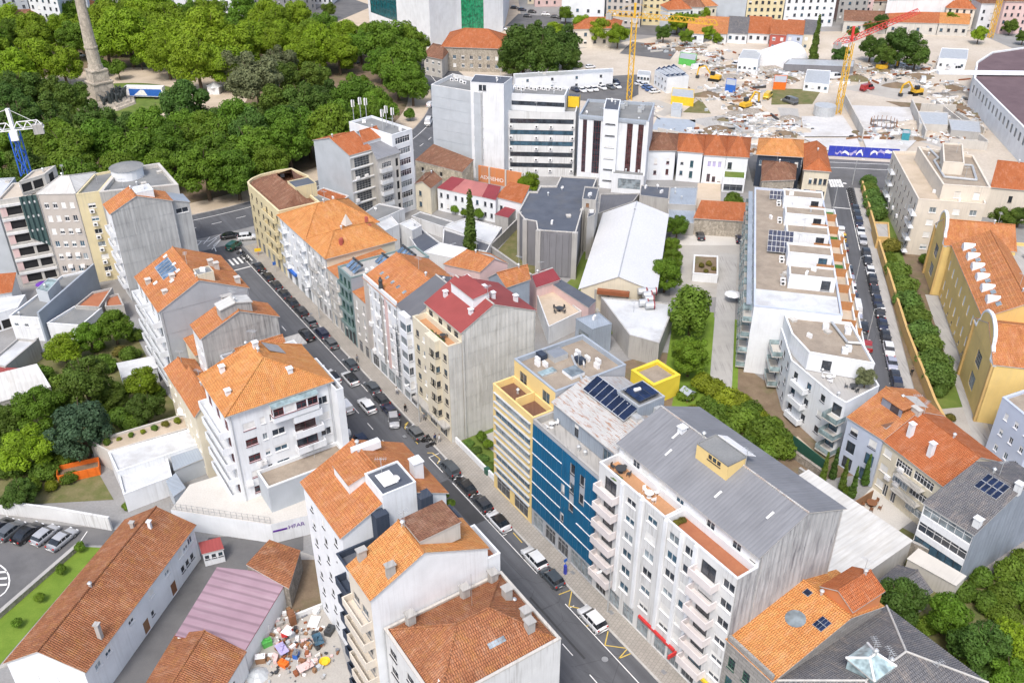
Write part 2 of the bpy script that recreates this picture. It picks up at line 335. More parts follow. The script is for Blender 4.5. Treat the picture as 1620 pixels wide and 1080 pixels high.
DEFS.update({
 'tile_orange': d_tile((.58, .245, .105), (.46, .16, .065)),
 'tile_bright': d_tile((.66, .30, .105), (.54, .205, .07), (.60, .40, .15), .5, .25),
 'tile_brown': d_tile((.42, .18, .09), (.27, .105, .055), (.42, .22, .05), .4, .55),
 'tile_old': d_tile((.30, .15, .095), (.19, .09, .06), (.27, .2, .12), .4, .5),
 'tile_red': d_tile((.50, .165, .065), (.40, .12, .05), (.5, .22, .1), .25, .3),
 'tile_grey': d_tile((.19, .19, .20), (.14, .14, .15), (.24, .22, .18), .3, .4),
 'sheet_red': d_corr((.29, .065, .062), .12, pitch=4., dc=(.2, .05, .05)),
 'sheet_wine': d_corr((.25, .045, .055), .15, pitch=3.5, dc=(.3, .1, .1)),
 'sheet_purple': d_corr((.37, .25, .30), .4, pitch=1.5, dc=(.46, .36, .39), rib=.5),
 'sheet_pink': d_corr((.42, .16, .15), .3, pitch=4., dc=(.3, .12, .1)),
 'sheet_grey': d_corr((.235, .243, .262), .45, pitch=4.2, dc=(.13, .135, .15)),
 'sheet_dark': d_corr((.13, .135, .15), .3, pitch=5.),
 'sheet_white': d_corr((.60, .60, .58), .45, pitch=2.2, dc=(.4, .37, .32)),
 'sheet_blue': d_corr((.32, .37, .43), .25, pitch=5.),
 'sheet_old': d_corr((.44, .44, .43), .75, pitch=2.6, dc=(.12, .12, .12)),
 'roof_white': d_ground((.62, .635, .65), (.66, .675, .69), .2, 3., .6, (.55, .56, .57), .3, .1),
 'school': d_plaster((.74, .54, .20), .2),
 'clad_grey': d_corr((.43, .44, .44), .5, pitch=2.2, dc=(.2, .2, .2)),
 'clad_stain': d_corr((.50, .51, .52), .85, pitch=2.4, dc=(.12, .12, .14)),
 'clad_blue': d_corr((.29, .33, .39), .4, pitch=2.2, dc=(.16, .18, .2)),
 'clad_light': d_corr((.63, .63, .61), .5, pitch=2.4, dc=(.28, .27, .24)),
 'rusty': d_rust((.46, .46, .45)),
 'slate': d_ground((.085, .098, .125), (.12, .135, .165), .3, 6., .8, (.13, .13, .13), .35, .2),
 'membrane': d_ground((.20, .21, .215), (.27, .275, .27), .25, 5., .85, (.14, .14, .14), .5, .12),
 'membrane_white': d_ground((.55, .575, .59), (.64, .655, .67), .3, 6., .7, (.36, .36, .36), .55, .2),
 'gravel_roof': d_ground((.30, .25, .20), (.38, .325, .26), .6, 5., .95, (.2, .17, .14), .5, .2),
 'terrace_red': d_ground((.36, .14, .075), (.41, .17, .09), .5, 4., .8),
 'terrace_tan': d_ground((.46, .25, .13), (.51, .29, .16), .5, 4., .8),
 'deck': d_paving((.2, .11, .075), (.16, .085, .06), .14, 3., .012),
 'concrete': d_plaster((.42, .41, .39), .6, (.14, .14, .13)),
 'concrete_dark': d_plaster((.21, .21, .225), .6, (.09, .09, .1)),
 'concrete_pale': d_plaster((.56, .54, .50), .5, (.25, .24, .22)),
 'white': d_plaster((.75, .775, .80), .34),
 'white_dirty': d_plaster((.68, .69, .69), .7),
 'white_clean': d_plaster((.78, .81, .84), .2),
 'pinkwhite': d_plaster((.74, .69, .68), .25),
 'cream': d_plaster((.70, .64, .50), .35),
 'beige': d_plaster((.69, .63, .54), .3),
 'beigegrey': d_plaster((.50, .46, .42), .3),
 'paleyellow': d_plaster((.70, .61, .38), .35),
 'yellow': d_plaster((.78, .585, .25), .15),
 'ochre': d_plaster((.60, .40, .15), .3),
 'sunny': d_plaster((.80, .62, .05), .2, (.4, .28, .05)),
 'orange_wall': d_plaster((.60, .22, .08), .4),
 'pink': d_plaster((.68, .50, .48), .25),
 'redwall': d_plaster((.45, .10, .07), .3),
 'bluewall': d_plaster((.52, .58, .70), .15),
 'bluegrey': d_plaster((.35, .40, .46), .3),
 'greywall': d_plaster((.40, .42, .45), .25),
 'greysilver': d_plaster((.48, .52, .56), .2, (.3, .32, .34)),
 'navywall': d_plaster((.03, .045, .075), .1),
 'teal': d_plaster((.19, .27, .27), .3),
 'stone': d_stone((.40, .36, .30)), 'ruin': d_stone((.50, .44, .34), 1.1, .6), 'granite': d_paving((.34, .33, .31), (.27, .26, .25), 1.1, .5, .03),
 'rubble': d_stone((.33, .30, .26), 2.5, .7),
 'bluepanel': d_corr((.008, .115, .235), .25, pitch=1.6, dc=(.01, .06, .16)),
 'asphalt': d_asph((.112, .116, .126), ST_ANG),
 'asphalt_side': d_asph((.108, .112, .122), 1.34),
 'asphalt_old': d_ground((.13, .13, .135), (.17, .17, .17), .25, 9., .9, (.09, .09, .09), .5, .12),
 'asphalt_patch': d_ground((.062, .063, .066), (.072, .073, .077), .5, 9., .9),
 'sidewalk': d_paving((.37, .345, .31), (.33, .31, .28), .5, .5, .02, ST_ANG),
 'kerb': d_plain((.46, .45, .43), .9),
 'paint': d_plain((.78, .78, .76), .7), 'paint_yellow': d_plain((.62, .45, .10), .7),
 'sand': d_ground((.50, .42, .32), (.58, .49, .39), .25, 4., .95, (.33, .27, .2), .5, .07),
 'site': d_ground((.46, .405, .335), (.62, .565, .49), .07, 1.2, .95, (.36, .30, .23), .75, .035),
 'site_white': d_ground((.52, .52, .52), (.62, .62, .62), .15, 2., .9, (.42, .4, .37), .6, .1),
 'soil': d_ground((.17, .125, .085), (.25, .19, .13), .4, 4., .95, (.10, .13, .04), .5, .15),
 'grass': d_ground((.10, .155, .03), (.15, .21, .045), .4, 6., .95, (.2, .21, .07), .4, .15),
 'lawn': d_ground((.13, .215, .028), (.18, .27, .04), .5, 6., .95),
 'turf': d_ground((.05, .15, .03), (.06, .18, .04), .5, 6., .95),
 'wild': d_ground((.13, .14, .05), (.22, .19, .10), .5, 3., .95, (.08, .12, .03), .6, .2),
 'town': d_ground((.25, .25, .25), (.33, .33, .325), .15, 3., .95, (.22, .2, .18), .5, .05),
 'yard': d_ground((.40, .38, .35), (.48, .46, .42), .3, 5., .95, (.28, .26, .23), .5, .15),
 'yard_white': d_ground((.54, .52, .48), (.63, .61, .57), .3, 5., .95, (.45, .42, .37), .4, .15),
 'glass': d_glass((.045, .055, .07)), 'glass_blue': d_glass((.06, .12, .17)), 'glass_pale': d_glass((.26, .31, .34), .2),
 'glass_teal': d_glass((.02, .13, .15)), 'glass_brown': d_glass((.07, .045, .045)), 'glass_clear': d_glass((.32, .42, .44), .15),
 'glass_green': d_glass((.03, .30, .14)),
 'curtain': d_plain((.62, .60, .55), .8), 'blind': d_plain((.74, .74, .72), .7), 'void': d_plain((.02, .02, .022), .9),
 'frame_white': d_plain((.78, .78, .78), .5), 'frame_dark': d_plain((.05, .05, .055), .4), 'frame_red': d_plain((.16, .02, .025), .5),
 'frame_grey': d_plain((.3, .31, .32), .5), 'frame_green': d_plain((.03, .10, .07), .5), 'wood': d_plain((.27, .15, .08), .8), 'wood_orange': d_plain((.40, .19, .08), .8),
 'metal': d_plain((.42, .43, .44), .4, .6), 'galv': d_plain((.55, .57, .58), .45, .4), 'metal_dark': d_plain((.07, .075, .08), .4, .3),
 'solar': d_glass((.012, .022, .06), .12), 'solar_pale': d_glass((.12, .19, .29), .15),
 'rail': d_plain((.45, .47, .48), .4, .5), 'crane_yellow': d_plain((.68, .40, .03), .5), 'crane_red': d_plain((.60, .05, .04), .5),
 'crane_blue': d_plain((.03, .12, .50), .5), 'white_paint': d_plain((.82, .82, .82), .4), 'plastic_white': d_plain((.8, .8, .8), .5),
 'black': d_plain((.02, .02, .022), .5), 'red_paint': d_plain((.60, .04, .04), .5), 'orange_paint': d_plain((.72, .16, .02), .6),
 'green_paint': d_plain((.10, .42, .09), .5), 'blue_paint': d_plain((.03, .13, .48), .5), 'teal_paint': d_plain((.04, .25, .30), .5),
 'yellow_paint': d_plain((.75, .50, .03), .5), 'brown_paint': d_plain((.22, .10, .05), .6), 'purple_paint': d_plain((.12, .03, .30), .5),
 'rust': d_plain((.26, .09, .04), .9), 'bronze': d_plain((.06, .07, .075), .6, .2), 'monument_stone': d_stone((.46, .41, .34), .8, .4),
 'trunk': d_plain((.11, .08, .055), .9), 'net': d_plain((.05, .09, .09), .9), 'tarp': d_plain((.45, .48, .5), .35), 'tarp_white': d_plain((.76, .77, .78), .5),
 'leaf_plane': d_leaf((.10, .20, .018), .35), 'leaf_bright': d_leaf((.19, .30, .016), .35), 'leaf_dark': d_leaf((.066, .135, .024), .35),
 'leaf_pale': d_leaf((.16, .185, .085), .3, (.18, .18, .1)), 'leaf_hedge': d_leaf((.11, .205, .045), .35), 'leaf_shrub': d_leaf((.105, .19, .024), .35),
 'leaf_blue': d_leaf((.075, .14, .07), .2, (.08, .12, .05)), 'leaf_lime': d_leaf((.22, .27, .02), .3), 'leaf_ochre': d_leaf((.17, .15, .035), .3),
 'tyre': d_plain((.018, .018, .018), .85), 'rim': d_plain((.42, .43, .44), .3, .8), 'tail': d_plain((.45, .015, .01), .2), 'head': d_plain((.75, .77, .8), .15),
 'car_glass': d_glass((.02, .025, .032), .05), 'plate': d_plain((.7, .7, .68), .5),
 'skin': d_plain((.5, .3, .2), .6), 'hair': d_plain((.03, .02, .015), .7),
 'cloth_blue': d_plain((.03, .05, .12), .9), 'cloth_black': d_plain((.02, .02, .022), .9), 'cloth_white': d_plain((.7, .7, .7), .9), 'cloth_grey': d_plain((.2, .21, .23), .9),
 'banner': d_plain((.04, .06, .42), .5), 'lilac': d_plain((.42, .38, .62), .5),
})
def d_car(c):
    def f(k):
        x = N(k); x.b.inputs['Coat Weight'].default_value = .6; x.b.inputs['Coat Roughness'].default_value = .06
        d = x.noise(x.pos(), 3., 3)
        return x.done(x.mix(x.ramp(d, .3, .8, 0, .12), c, (.25, .23, .2)), .35, .15, .5)
    return f
for k, c in dict(white=(.80, .81, .82), black=(.012, .012, .014), navy=(.015, .022, .055), grey=(.11, .12, .13), silver=(.42, .43, .45), blue=(.06, .13, .33),
                 red=(.38, .02, .02), green=(.015, .10, .075), slate=(.06, .075, .09), pale=(.40, .42, .52), yellow=(.75, .5, .03), lightblue=(.16, .28, .45), dark=(.03, .033, .04)).items():
    DEFS['car_' + k] = d_car(c)
# ---------------------------------------------------------------- windows
STY = {  # frame, panes, mullions, transom, blind odds
 'w': ('frame_white', ('glass', 'glass', 'glass_pale', 'glass_blue'), 1, 0, .5),
 'd': ('frame_dark', ('glass', 'glass_blue', 'glass'), 1, 0, .15),
 'r': ('frame_red', ('glass', 'glass_brown', 'glass'), 1, 1, .25),
 'g': ('frame_grey', ('glass_pale', 'glass', 'glass_blue'), 1, 0, .3),
 'shop': ('frame_grey', ('glass', 'glass_pale'), 2, 1, 0),
 'band': ('frame_dark', ('glass_blue', 'glass'), 5, 0, 0),
 'bandg': ('frame_grey', ('glass_pale', 'glass_blue'), 5, 0, 0),
 'bandw': ('frame_white', ('glass_pale', 'glass'), 5, 1, 0),
 'curt': ('frame_red', ('glass_brown', 'glass'), 2, 8, 0),
 'teal': ('frame_dark', ('glass_teal', 'glass_teal'), 7, 3, 0),
 'grn': ('frame_dark', ('glass_green', 'glass_teal'), 7, 4, 0),
 'blue': ('frame_green', ('glass_blue', 'glass'), 1, 2, 0),
 'door': ('brown_paint', ('brown_paint', 'wood'), 0, 0, 0),
 'dw': ('frame_white', ('white_paint', 'blind'), 0, 0, 0),
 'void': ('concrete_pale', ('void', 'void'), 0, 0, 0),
 'blank': ('frame_white', ('blind', 'curtain'), 0, 0, 0),
 'lil': ('frame_white', ('lilac', 'lilac'), 1, 0, 0),
 'grid': ('frame_grey', ('glass', 'glass_pale'), 4, 3, 0),
}
_W = {}
def wmesh(w, h, st, gi, bl, dep):
    key = (round(w, 2), round(h, 2), st, gi, bl, dep)
    if key in _W: return _W[key]
    fr, gl, nx, nz, _ = STY[st]; mb = MB(); x = w / 2; y0 = -dep + .02; f = min(.07, w * .08)
    mb.face([(-x, y0, 0), (x, y0, 0), (x, y0, h), (-x, y0, h)], 1)
    def strip(a, b, c, d): 
        yy = y0 + .05
        mb.face([(a, yy, c), (b, yy, c), (b, yy, d), (a, yy, d)], 0)
        mb.face([(a, y0, c), (a, yy, c), (a, yy, d), (a, y0, d)], 0); mb.face([(b, yy, c), (b, y0, c), (b, y0, d), (b, yy, d)], 0)
        mb.face([(a, yy, d), (b, yy, d), (b, y0, d), (a, y0, d)], 0)
    strip(-x, -x + f, 0, h); strip(x - f, x, 0, h); strip(-x + f, x - f, 0, f); strip(-x + f, x - f, h - f, h)
    for i in range(nx):
        c = -x + w * (i + 1) / (nx + 1); strip(c - f * .4, c + f * .4, f, h - f)
    for i in range(nz):
        c = h * (i + 1) / (nz + 1) if nz > 1 else h * .68; strip(-x + f, x - f, c - f * .35, c + f * .35)
    if bl:
        yy = y0 + .075; c = h * (1 - bl); mb.face([(-x, yy, c), (x, yy, c), (x, yy, h), (-x, yy, h)], 2)
    if h < 2.0 and nx < 3: mb.box((0, .03, -.07), (w + .16, .16 , .06), 0)
    me = mb.mesh('window', [fr, gl[gi % len(gl)], 'blind']); _W[key] = me; return me
class Bld: pass
ALLB = []
def facade(mb, A, B, z0, z1, rects, m, dep=.16):
    A = Vector(A); B = Vector(B); L = (B - A).length; u = (B - A) / L; nrm = Vector((u.y, -u.x))
    def W(a, z, o=0.): p = A + u * a + nrm * o; return (p.x, p.y, z)
    vs = sorted({z0, z1, *[r[2] for r in rects], *[r[3] for r in rects]})
    for i in range(len(vs) - 1):
        a, b = vs[i], vs[i + 1]
        if b - a < 1e-4: continue
        sp = sorted((r[0], r[1]) for r in rects if r[2] < b - 1e-4 and r[3] > a + 1e-4); c = 0.
        for s0, s1 in sp + [(L, L)]:
            if s0 - c > 1e-4: mb.face([W(c, a), W(s0, a), W(s0, b), W(c, b)], m)
            c = max(c, s1)
    for s0, s1, a, b in rects:
        d = -dep
        mb.face([W(s0, a), W(s0, a, d), W(s0, b, d), W(s0, b)], m); mb.face([W(s1, a, d), W(s1, a), W(s1, b), W(s1, b, d)], m)
        mb.face([W(s0, b), W(s0, b, d), W(s1, b, d), W(s1, b)], m); mb.face([W(s0, a, d), W(s0, a), W(s1, a), W(s1, a, d)], m)
def put_windows(root, A, B, rects, st, dep=.16, name='window'):
    A = Vector(A); B = Vector(B); u = (B - A).normalized(); n = Vector((u.y, -u.x)); out = []
    for s0, s1, a, b in rects:
        p = A + u * (s0 + s1) / 2; od = STY[st][4]
        bl = R.choice((.3, .5, .9, 1.)) if R.random() < od else 0
        mt = Matrix(((-u.x, n.x, 0, p.x), (-u.y, n.y, 0, p.y), (0, 0, 1, a), (0, 0, 0, 1)))
        out.append(inst(wmesh(s1 - s0, b - a, st, R.randrange(4), bl, dep), 'door' if st in ('door',) else name, root, mt))
    return out
def grid(L, cols, rows, w, hh, sill, step, m=None):
    m = m or (0, 0)
    if isinstance(cols, int): cs = [m[0] + (L - m[0] - m[1]) * (i + .5) / cols for i in range(cols)]
    else: cs = [c * L if c <= 1 else c for c in cols]
    return [(max(.05, c - w / 2), min(L - .05, c + w / 2), sill + j * step, sill + j * step + hh) for j in range(rows) for c in cs]
def ridge_caps(root, segs, mat):
    mb = MB()
    for a, b in segs: mb.bar(Vector(a) + Vector((0, 0, .03)), Vector(b) + Vector((0, 0, .03)), .13, 0, 6)
    if segs: mb.build('ridge_cap', mat, root)
def bld(name, label, cat, pts, h, wall='white', roof=('flat', 'membrane', .5), win=(), z0=0., group=None, walls=None, trim=None, cap=None, root=None):
    """walls with real openings, windows set into them, roof; pts run CCW from the front left corner"""
    b = Bld(); pts = [Vector(p) for p in pts]
    if area(pts) < 0: raise ValueError(label)
    n = len(pts); c = sum(pts, Vector((0, 0))) / n
    b.root = root or thing(name, label, cat, (c.x, c.y, z0), group); b.pts = pts; b.h = h; b.z0 = z0
    b.kind = roof[0] if roof else None; b.zr = None; ALLB.append(b)
    walls = walls or {}; mats = [wall] + [m for m in dict.fromkeys(walls.values()) if m != wall]
    rt = roof[0] if roof else None
    tops = [h] * n; gab = {}
    if rt == 'gable':
        _, rm, k, rh, *o = roof; fr = o[0] if o else .5; h2 = o[1] if len(o) > 1 and o[1] else h; ov = o[2] if len(o) > 2 else .35
        A, Bp, C, D = pts[k], pts[(k + 1) % 4], pts[(k + 2) % 4], pts[(k + 3) % 4]
        r0 = lerp(A, D, fr); r1 = lerp(Bp, C, fr); tops[(k + 2) % 4] = h2
        tops[(k + 1) % 4] = tops[(k + 3) % 4] = min(h, h2)
        gab[(k + 1) % 4] = [(Bp, h), (C, h2), (r1, rh)]; gab[(k + 3) % 4] = [(D, h2), (A, h), (r0, rh)]
    if rt == 'mono':
        _, rm, k, rh, *o = roof; ov = o[0] if o else .25
        A, Bp, C, D = pts[k], pts[(k + 1) % 4], pts[(k + 2) % 4], pts[(k + 3) % 4]
        tops[(k + 2) % 4] = rh; gab[(k + 1) % 4] = [(Bp, h), (C, h), (C, rh)]; gab[(k + 3) % 4] = [(D, h), (A, h), (D, rh)]
    allr = {}
    mb = MB()
    for i in range(n):
        Aw, B_ = pts[i], pts[(i + 1) % n]; L = (B_ - Aw).length; rects = []
        for wn in win:
            if wn[0] != i: continue
            e, cols, rows, ww, hh, sill, step, st, *mm = wn
            rr = [r for r in grid(L, cols, rows, ww, hh, z0 + sill, step, mm[0] if mm else None) if r[1] - r[0] > .2 and r[3] < tops[i] - .05]
            rects += rr; allr.setdefault(i, []).append((rr, st))
        mi = mats.index(walls.get(i, wall))
        facade(mb, Aw, B_, z0, tops[i], rects, mi)
        if i in gab:
            p = [(v.x, v.y, z) for v, z in gab[i] if True]
            mb.face(p, mi)
            if rt == 'gable' and abs(gab[i][0][1] - gab[i][1][1]) > .01:
                (a_, ha), (c_, hc) = gab[i][0], gab[i][1]; mn = min(ha, hc)
                hi = (a_, ha) if ha > hc else (c_, hc)
                # side strip between the lower and the higher eave
                mb.face([(a_.x, a_.y, mn), (c_.x, c_.y, mn), (hi[0].x, hi[0].y, hi[1])], mi)
    if not roof: mb.face([(p.x, p.y, h) for p in pts], 0)
    b.wall = mb.build('wall', mats, b.root)
    for i, lst in allr.items():
        for rr, st in lst: put_windows(b.root, pts[i], pts[(i + 1) % n], rr, st)
    # ---- roof
    rb = MB(); b.roof = None; segs = []
    if rt == 'flat':
        _, rm, ph, *o = roof; pw = o[0] if o else .25; ins = offset(pts, pw); zf = h - ph
        rb.face([(p.x, p.y, zf) for p in ins], 0)
        b.roof = rb.build('roof', rm, b.root); pb = MB()
        out = offset(pts, -.03)
        for i in range(n):
            j = (i + 1) % n; A, B_, a, bb = out[i], out[j], ins[i], ins[j]
            pb.face([(A.x, A.y, h + .06), (B_.x, B_.y, h + .06), (bb.x, bb.y, h + .06), (a.x, a.y, h + .06)])
            pb.face([(A.x, A.y, h - .12), (B_.x, B_.y, h - .12), (B_.x, B_.y, h + .06), (A.x, A.y, h + .06)])
            pb.face([(bb.x, bb.y, zf), (a.x, a.y, zf), (a.x, a.y, h + .06), (bb.x, bb.y, h + .06)])
            pb.face([(B_.x, B_.y, h - .12), (A.x, A.y, h - .12), (pts[i].x, pts[i].y, h - .12), (pts[j].x, pts[j].y, h - .12)])
        pb.build('parapet', trim or wall, b.root); b.zr = zf
    elif rt == 'gable':
        u = (Bp - A).normalized(); og = .2
        def ext(e, r, z, s):
            d = (r - e).normalized(); sl = (rh - z) / (r - e).length; p = e - d * ov + u * s * og; return Vector((p.x, p.y, z - sl * ov + .12))
        R0 = Vector((*(r0 - u * og), rh + .12)); R1 = Vector((*(r1 + u * og), rh + .12))
        rb.slab([ext(A, r0, h, -1), ext(Bp, r1, h, 1), R1, R0], .14, 0, 1); rb.slab([ext(C, r1, h2, 1), ext(D, r0, h2, -1), R0, R1], .14, 0, 1)
        b.roof = rb.build('roof', [rm, trim or 'kerb'], b.root); segs = [(R0, R1)]
        b.r0, b.r1, b.rh = R0, R1, rh
    elif rt == 'mono':
        d = (D - A).normalized(); sl = (rh - h) / (D - A).length; u = (Bp - A).normalized()
        lo = lambda p, s: Vector((*(p - d * ov + u * s * ov), h - sl * ov + .12)); hi = lambda p, s: Vector((*(p + d * ov + u * s * ov), rh + sl * ov + .12))
        rb.slab([lo(A, -1), lo(Bp, 1), hi(C, 1), hi(D, -1)], .14, 0, 1); b.roof = rb.build('roof', [rm, trim or 'kerb'], b.root)
    elif rt == 'hip':
        _, rm, k, rh, ins, *o = roof; ov = o[0] if o else .4
        e = offset(pts, -ov); A, Bp, C, D = e[k], e[(k + 1) % 4], e[(k + 2) % 4], e[(k + 3) % 4]
        m0 = (A + D) / 2; m1 = (Bp + C) / 2; u = (m1 - m0).normalized(); L = (m1 - m0).length; i2 = min(ins, L / 2 - .01)
        i0, i1 = (i2, i2) if not (len(o) > 1) else (i2, min(o[1], L / 2 - .01))
        R0 = m0 + u * i0; R1 = m1 - u * i1; V = lambda p, z: Vector((p.x, p.y, z)); hz = h + .02
        a, b2, c2, d2, x0, x1 = V(A, hz), V(Bp, hz), V(C, hz), V(D, hz), V(R0, rh), V(R1, rh)
        for f in ([a, b2, x1, x0], [c2, d2, x0, x1], [b2, c2, x1], [d2, a, x0]): rb.face(f, 0)
        th = Vector((0, 0, -.16)); lo = [a + th, b2 + th, c2 + th, d2 + th]
        for i, (p, r_) in enumerate(((a, b2), (b2, c2), (c2, d2), (d2, a))): rb.face([p + th, r_ + th, r_, p], 1)
        rb.face(lo[::-1], 1)
        b.roof = rb.build('roof', [rm, trim or 'kerb'], b.root)
        segs = [(x0, x1), (a, x0), (b2, x1), (c2, x1), (d2, x0)]; b.r0, b.r1, b.rh = x0, x1, rh
    if segs and cap != False: ridge_caps(b.root, segs, cap or (rm if rm.startswith('tile') else 'kerb'))
    return b
def efr(b, e):
    A = b.pts[e]; B_ = b.pts[(e + 1) % len(b.pts)]; u = (B_ - A).normalized(); return A, u, Vector((u.y, -u.x)), (B_ - A).length
def pt(b, e, a, z, o=0.):
    A, u, n, L = efr(b, e); p = A + u * a + n * o; return Vector((p.x, p.y, z))
def balcony(b, e, a0, a1, z, d=1.1, st='solid', mat='white', ph=1.0):
    """slab and parapet or railing carried by the wall"""
    A, u, n, L = efr(b, e); mb = MB()
    def poly(x0, x1, y0, y1): return [tuple(A + u * x + n * y) for x, y in ((x0, y0), (x0, y1), (x1, y1), (x1, y0))][::-1]
    def pr(x0, x1, y0, y1, z0, z1, m=0):
        p = [A + u * x + n * y for x, y in ((x0, y1), (x1, y1), (x1, y0), (x0, y0))]
        if area(p) < 0: p = p[::-1]
        mb.prism([tuple(v) for v in p], z0, z1, m, None, True)
    pr(a0, a1, 0, d, z - .18, z)
    if st == 'solid':
        pr(a0, a1, d - .12, d, z, z + ph); pr(a0, a0 + .12, 0, d - .12, z, z + ph); pr(a1 - .12, a1, 0, d - .12, z, z + ph)
        return mb.build('balcony', mat, b.root)
    o = mb.build('balcony', mat, b.root); mb = MB()
    g = 'glass_clear' if st == 'glass' else 'rail'
    if st == 'glass':
        pr(a0, a1, d - .05, d - .02, z + .08, z + ph); pr(a0, a0 + .03, 0, d - .05, z + .08, z + ph); pr(a1 - .03, a1, 0, d - .05, z + .08, z + ph)
    else:
        pr(a0, a1, d - .06, d - .01, z + ph - .06, z + ph); k = max(2, int((a1 - a0) / .22))
        for i in range(k + 1):
            x = a0 + (a1 - a0 - .04) * i / k; pr(x, x + .04, d - .05, d - .02, z, z + ph - .06)
        for x in (a0, a1 - .05): pr(x, x + .05, 0, d - .06, z + ph - .06, z + ph)
    mb.build('railing', g, o); return o
def clip(poly, ax, val, keep_low):
    out = []; n = len(poly)
    for i in range(n):
        a, c = poly[i], poly[(i + 1) % n]; ia = (a[ax] <= val) == keep_low; ic = (c[ax] <= val) == keep_low
        if ia: out.append(a)
        if ia != ic:
            f = (val - a[ax]) / (c[ax] - a[ax]); out.append((a[0] + (c[0] - a[0]) * f, a[1] + (c[1] - a[1]) * f))
    return out
def clad(b, e, poly, mat, rw=2.2, rh=2.4, z0=0.):
    """lapped sheets on a wall: poly in (along, height); every sheet a part of its own"""
    A, u, n, L = efr(b, e); xs = [p[0] for p in poly]; zs = [p[1] for p in poly]
    j = 0; z = max(min(zs), z0)
    while z < max(zs) - .05:
        x = min(xs)
        while x < max(xs) - .05:
            c = poly
            for ax, v, lo in ((0, x, False), (0, x + rw - .025, True), (1, z, False), (1, z + rh, True)):
                c = clip(c, ax, v, lo) if len(c) > 2 else []
            if len(c) > 2 and abs(area(c)) > .05:
                mb = MB(); f = lambda p: .03 + .045 * (1 - (p[1] - z) / rh)
                mb.face([(*(A + u * p[0] + n * f(p)), p[1]) for p in c])
                bot = [p for p in c if abs(p[1] - z) < 1e-3]
                if len(bot) == 2:
                    p, r_ = bot; q0 = A + u * p[0]; q1 = A + u * r_[0]
                    mb.face([(*q1, z), (*q0, z), (*(q0 + n * .075), z), (*(q1 + n * .075), z)])
                mb.build('cladding_sheet', mat, b.root)
            x += rw
        z += rh
def gpoly(b, e=0, z0=0.):
    """outline of a gable wall as (along, height)"""
    A, u, n, L = efr(b, e)
    r = min((b.r0, b.r1), key=lambda v: abs((v.xy - A).dot(n)))
    return [(0, z0), (L, z0), (L, b.h), ((r.xy - A).dot(u), b.rh), (0, b.h)]
# ---------------------------------------------------------------- small roof pieces (parts of the house they sit on)
def chimney(b, p, w=.7, d=.7, h=1.6, mat='concrete', rz=None, cap=True):
    rz = math.atan2(*(b.pts[1] - b.pts[0]).yx) if rz is None else rz
    mb = MB(); mb.box((p[0], p[1], p[2] - .8), (w, d, h + .8), 0, rz)
    o = mb.build('chimney', mat, b.root)
    if cap:
        mb = MB(); mb.box((p[0], p[1], p[2] + h + .12), (w + .22, d + .22, .12), 0, rz)
        for sx in (-1, 1):
            for sy in (-1, 1):
                c, s_ = math.cos(rz), math.sin(rz); x, y = sx * w * .36, sy * d * .36
                mb.box((p[0] + c * x - s_ * y, p[1] + s_ * x + c * y, p[2] + h), (.12, .12, .12), 0, rz)
        mb.build('chimney_cap', mat, o)
    return o
def boxpart(b, name, p, d, mat, rz=None, mt=None):
    rz = math.atan2(*(b.pts[1] - b.pts[0]).yx) if rz is None else rz
    mb = MB(); mb.box(p, d, 0, rz, 1 if mt else None); return mb.build(name, [mat, mt] if mt else mat, b.root)
def ac_unit(b, p, rz=None):
    rz = math.atan2(*(b.pts[1] - b.pts[0]).yx) if rz is None else rz
    o = boxpart(b, 'air_conditioner', p, (.95, .4, .75), 'plastic_white', rz)
    mb = MB(); c, s_ = math.cos(rz), math.sin(rz); q0 = Vector((p[0] + s_ * .205, p[1] - c * .205, p[2] + .38))
    k = 12; mb.face([q0 + Vector((c * .28 * math.cos(6.283 * i / k), s_ * .28 * math.cos(6.283 * i / k), .28 * math.sin(6.283 * i / k))) for i in range(k)])
    mb.build('fan_grille', 'metal_dark', o); return o
def panel(b, c4, mat='solar', name='solar_panel', fr='galv', nx=1, ny=1):
    """tilted panel from four corners (low-left, low-right, high-right, high-left)"""
    a, b_, c, d = [Vector(p) for p in c4]; nrm = (b_ - a).cross(d - a).normalized()
    mb = MB(); lo = [p - nrm * .07 for p in (a, b_, c, d)]; mb.face([a, b_, c, d], 1); mb.face(lo[::-1], 1)
    for i in range(4): j = (i + 1) % 4; T = [a, b_, c, d]; mb.face([lo[i], lo[j], T[j], T[i]], 1)
    for i in range(nx):
        for j in range(ny):
            f = lambda u, v: lerp(lerp(a, b_, u), lerp(d, c, u), v) + nrm * .012
            e = .035; u0, u1 = (i + e) / nx, (i + 1 - e) / nx; v0, v1 = (j + e) / ny, (j + 1 - e) / ny
            mb.face([f(u0, v0), f(u1, v0), f(u1, v1), f(u0, v1)], 0)
    return mb.build(name, [mat, fr], b.root)
def slope_pt(A, Bp, r0, r1, h, rh, u, v, lift=.06):
    """(u along the eave 0..1, v up the slope 0..1) -> point on a gable slope"""
    p = lerp(lerp(Vector((*A, h)), Vector((*Bp, h)), u), lerp(Vector(r0), Vector(r1), u), v); return p + Vector((0, 0, lift + .12))
def slope(b, k, fr=.5):
    """slope over edge k of a gable roof -> function (u, v, lift)"""
    A, Bp = b.pts[k], b.pts[(k + 1) % 4]
    a0 = b.r0; a1 = b.r1
    if (a0.xy - A).length > (a1.xy - A).length: a0, a1 = a1, a0
    z = Vector((0, 0, .0)); h = b.h
    return lambda u, v, lift=.06: slope_pt(A, Bp, (a0.x, a0.y, b.rh), (a1.x, a1.y, b.rh), h, b.rh, u, v, lift)
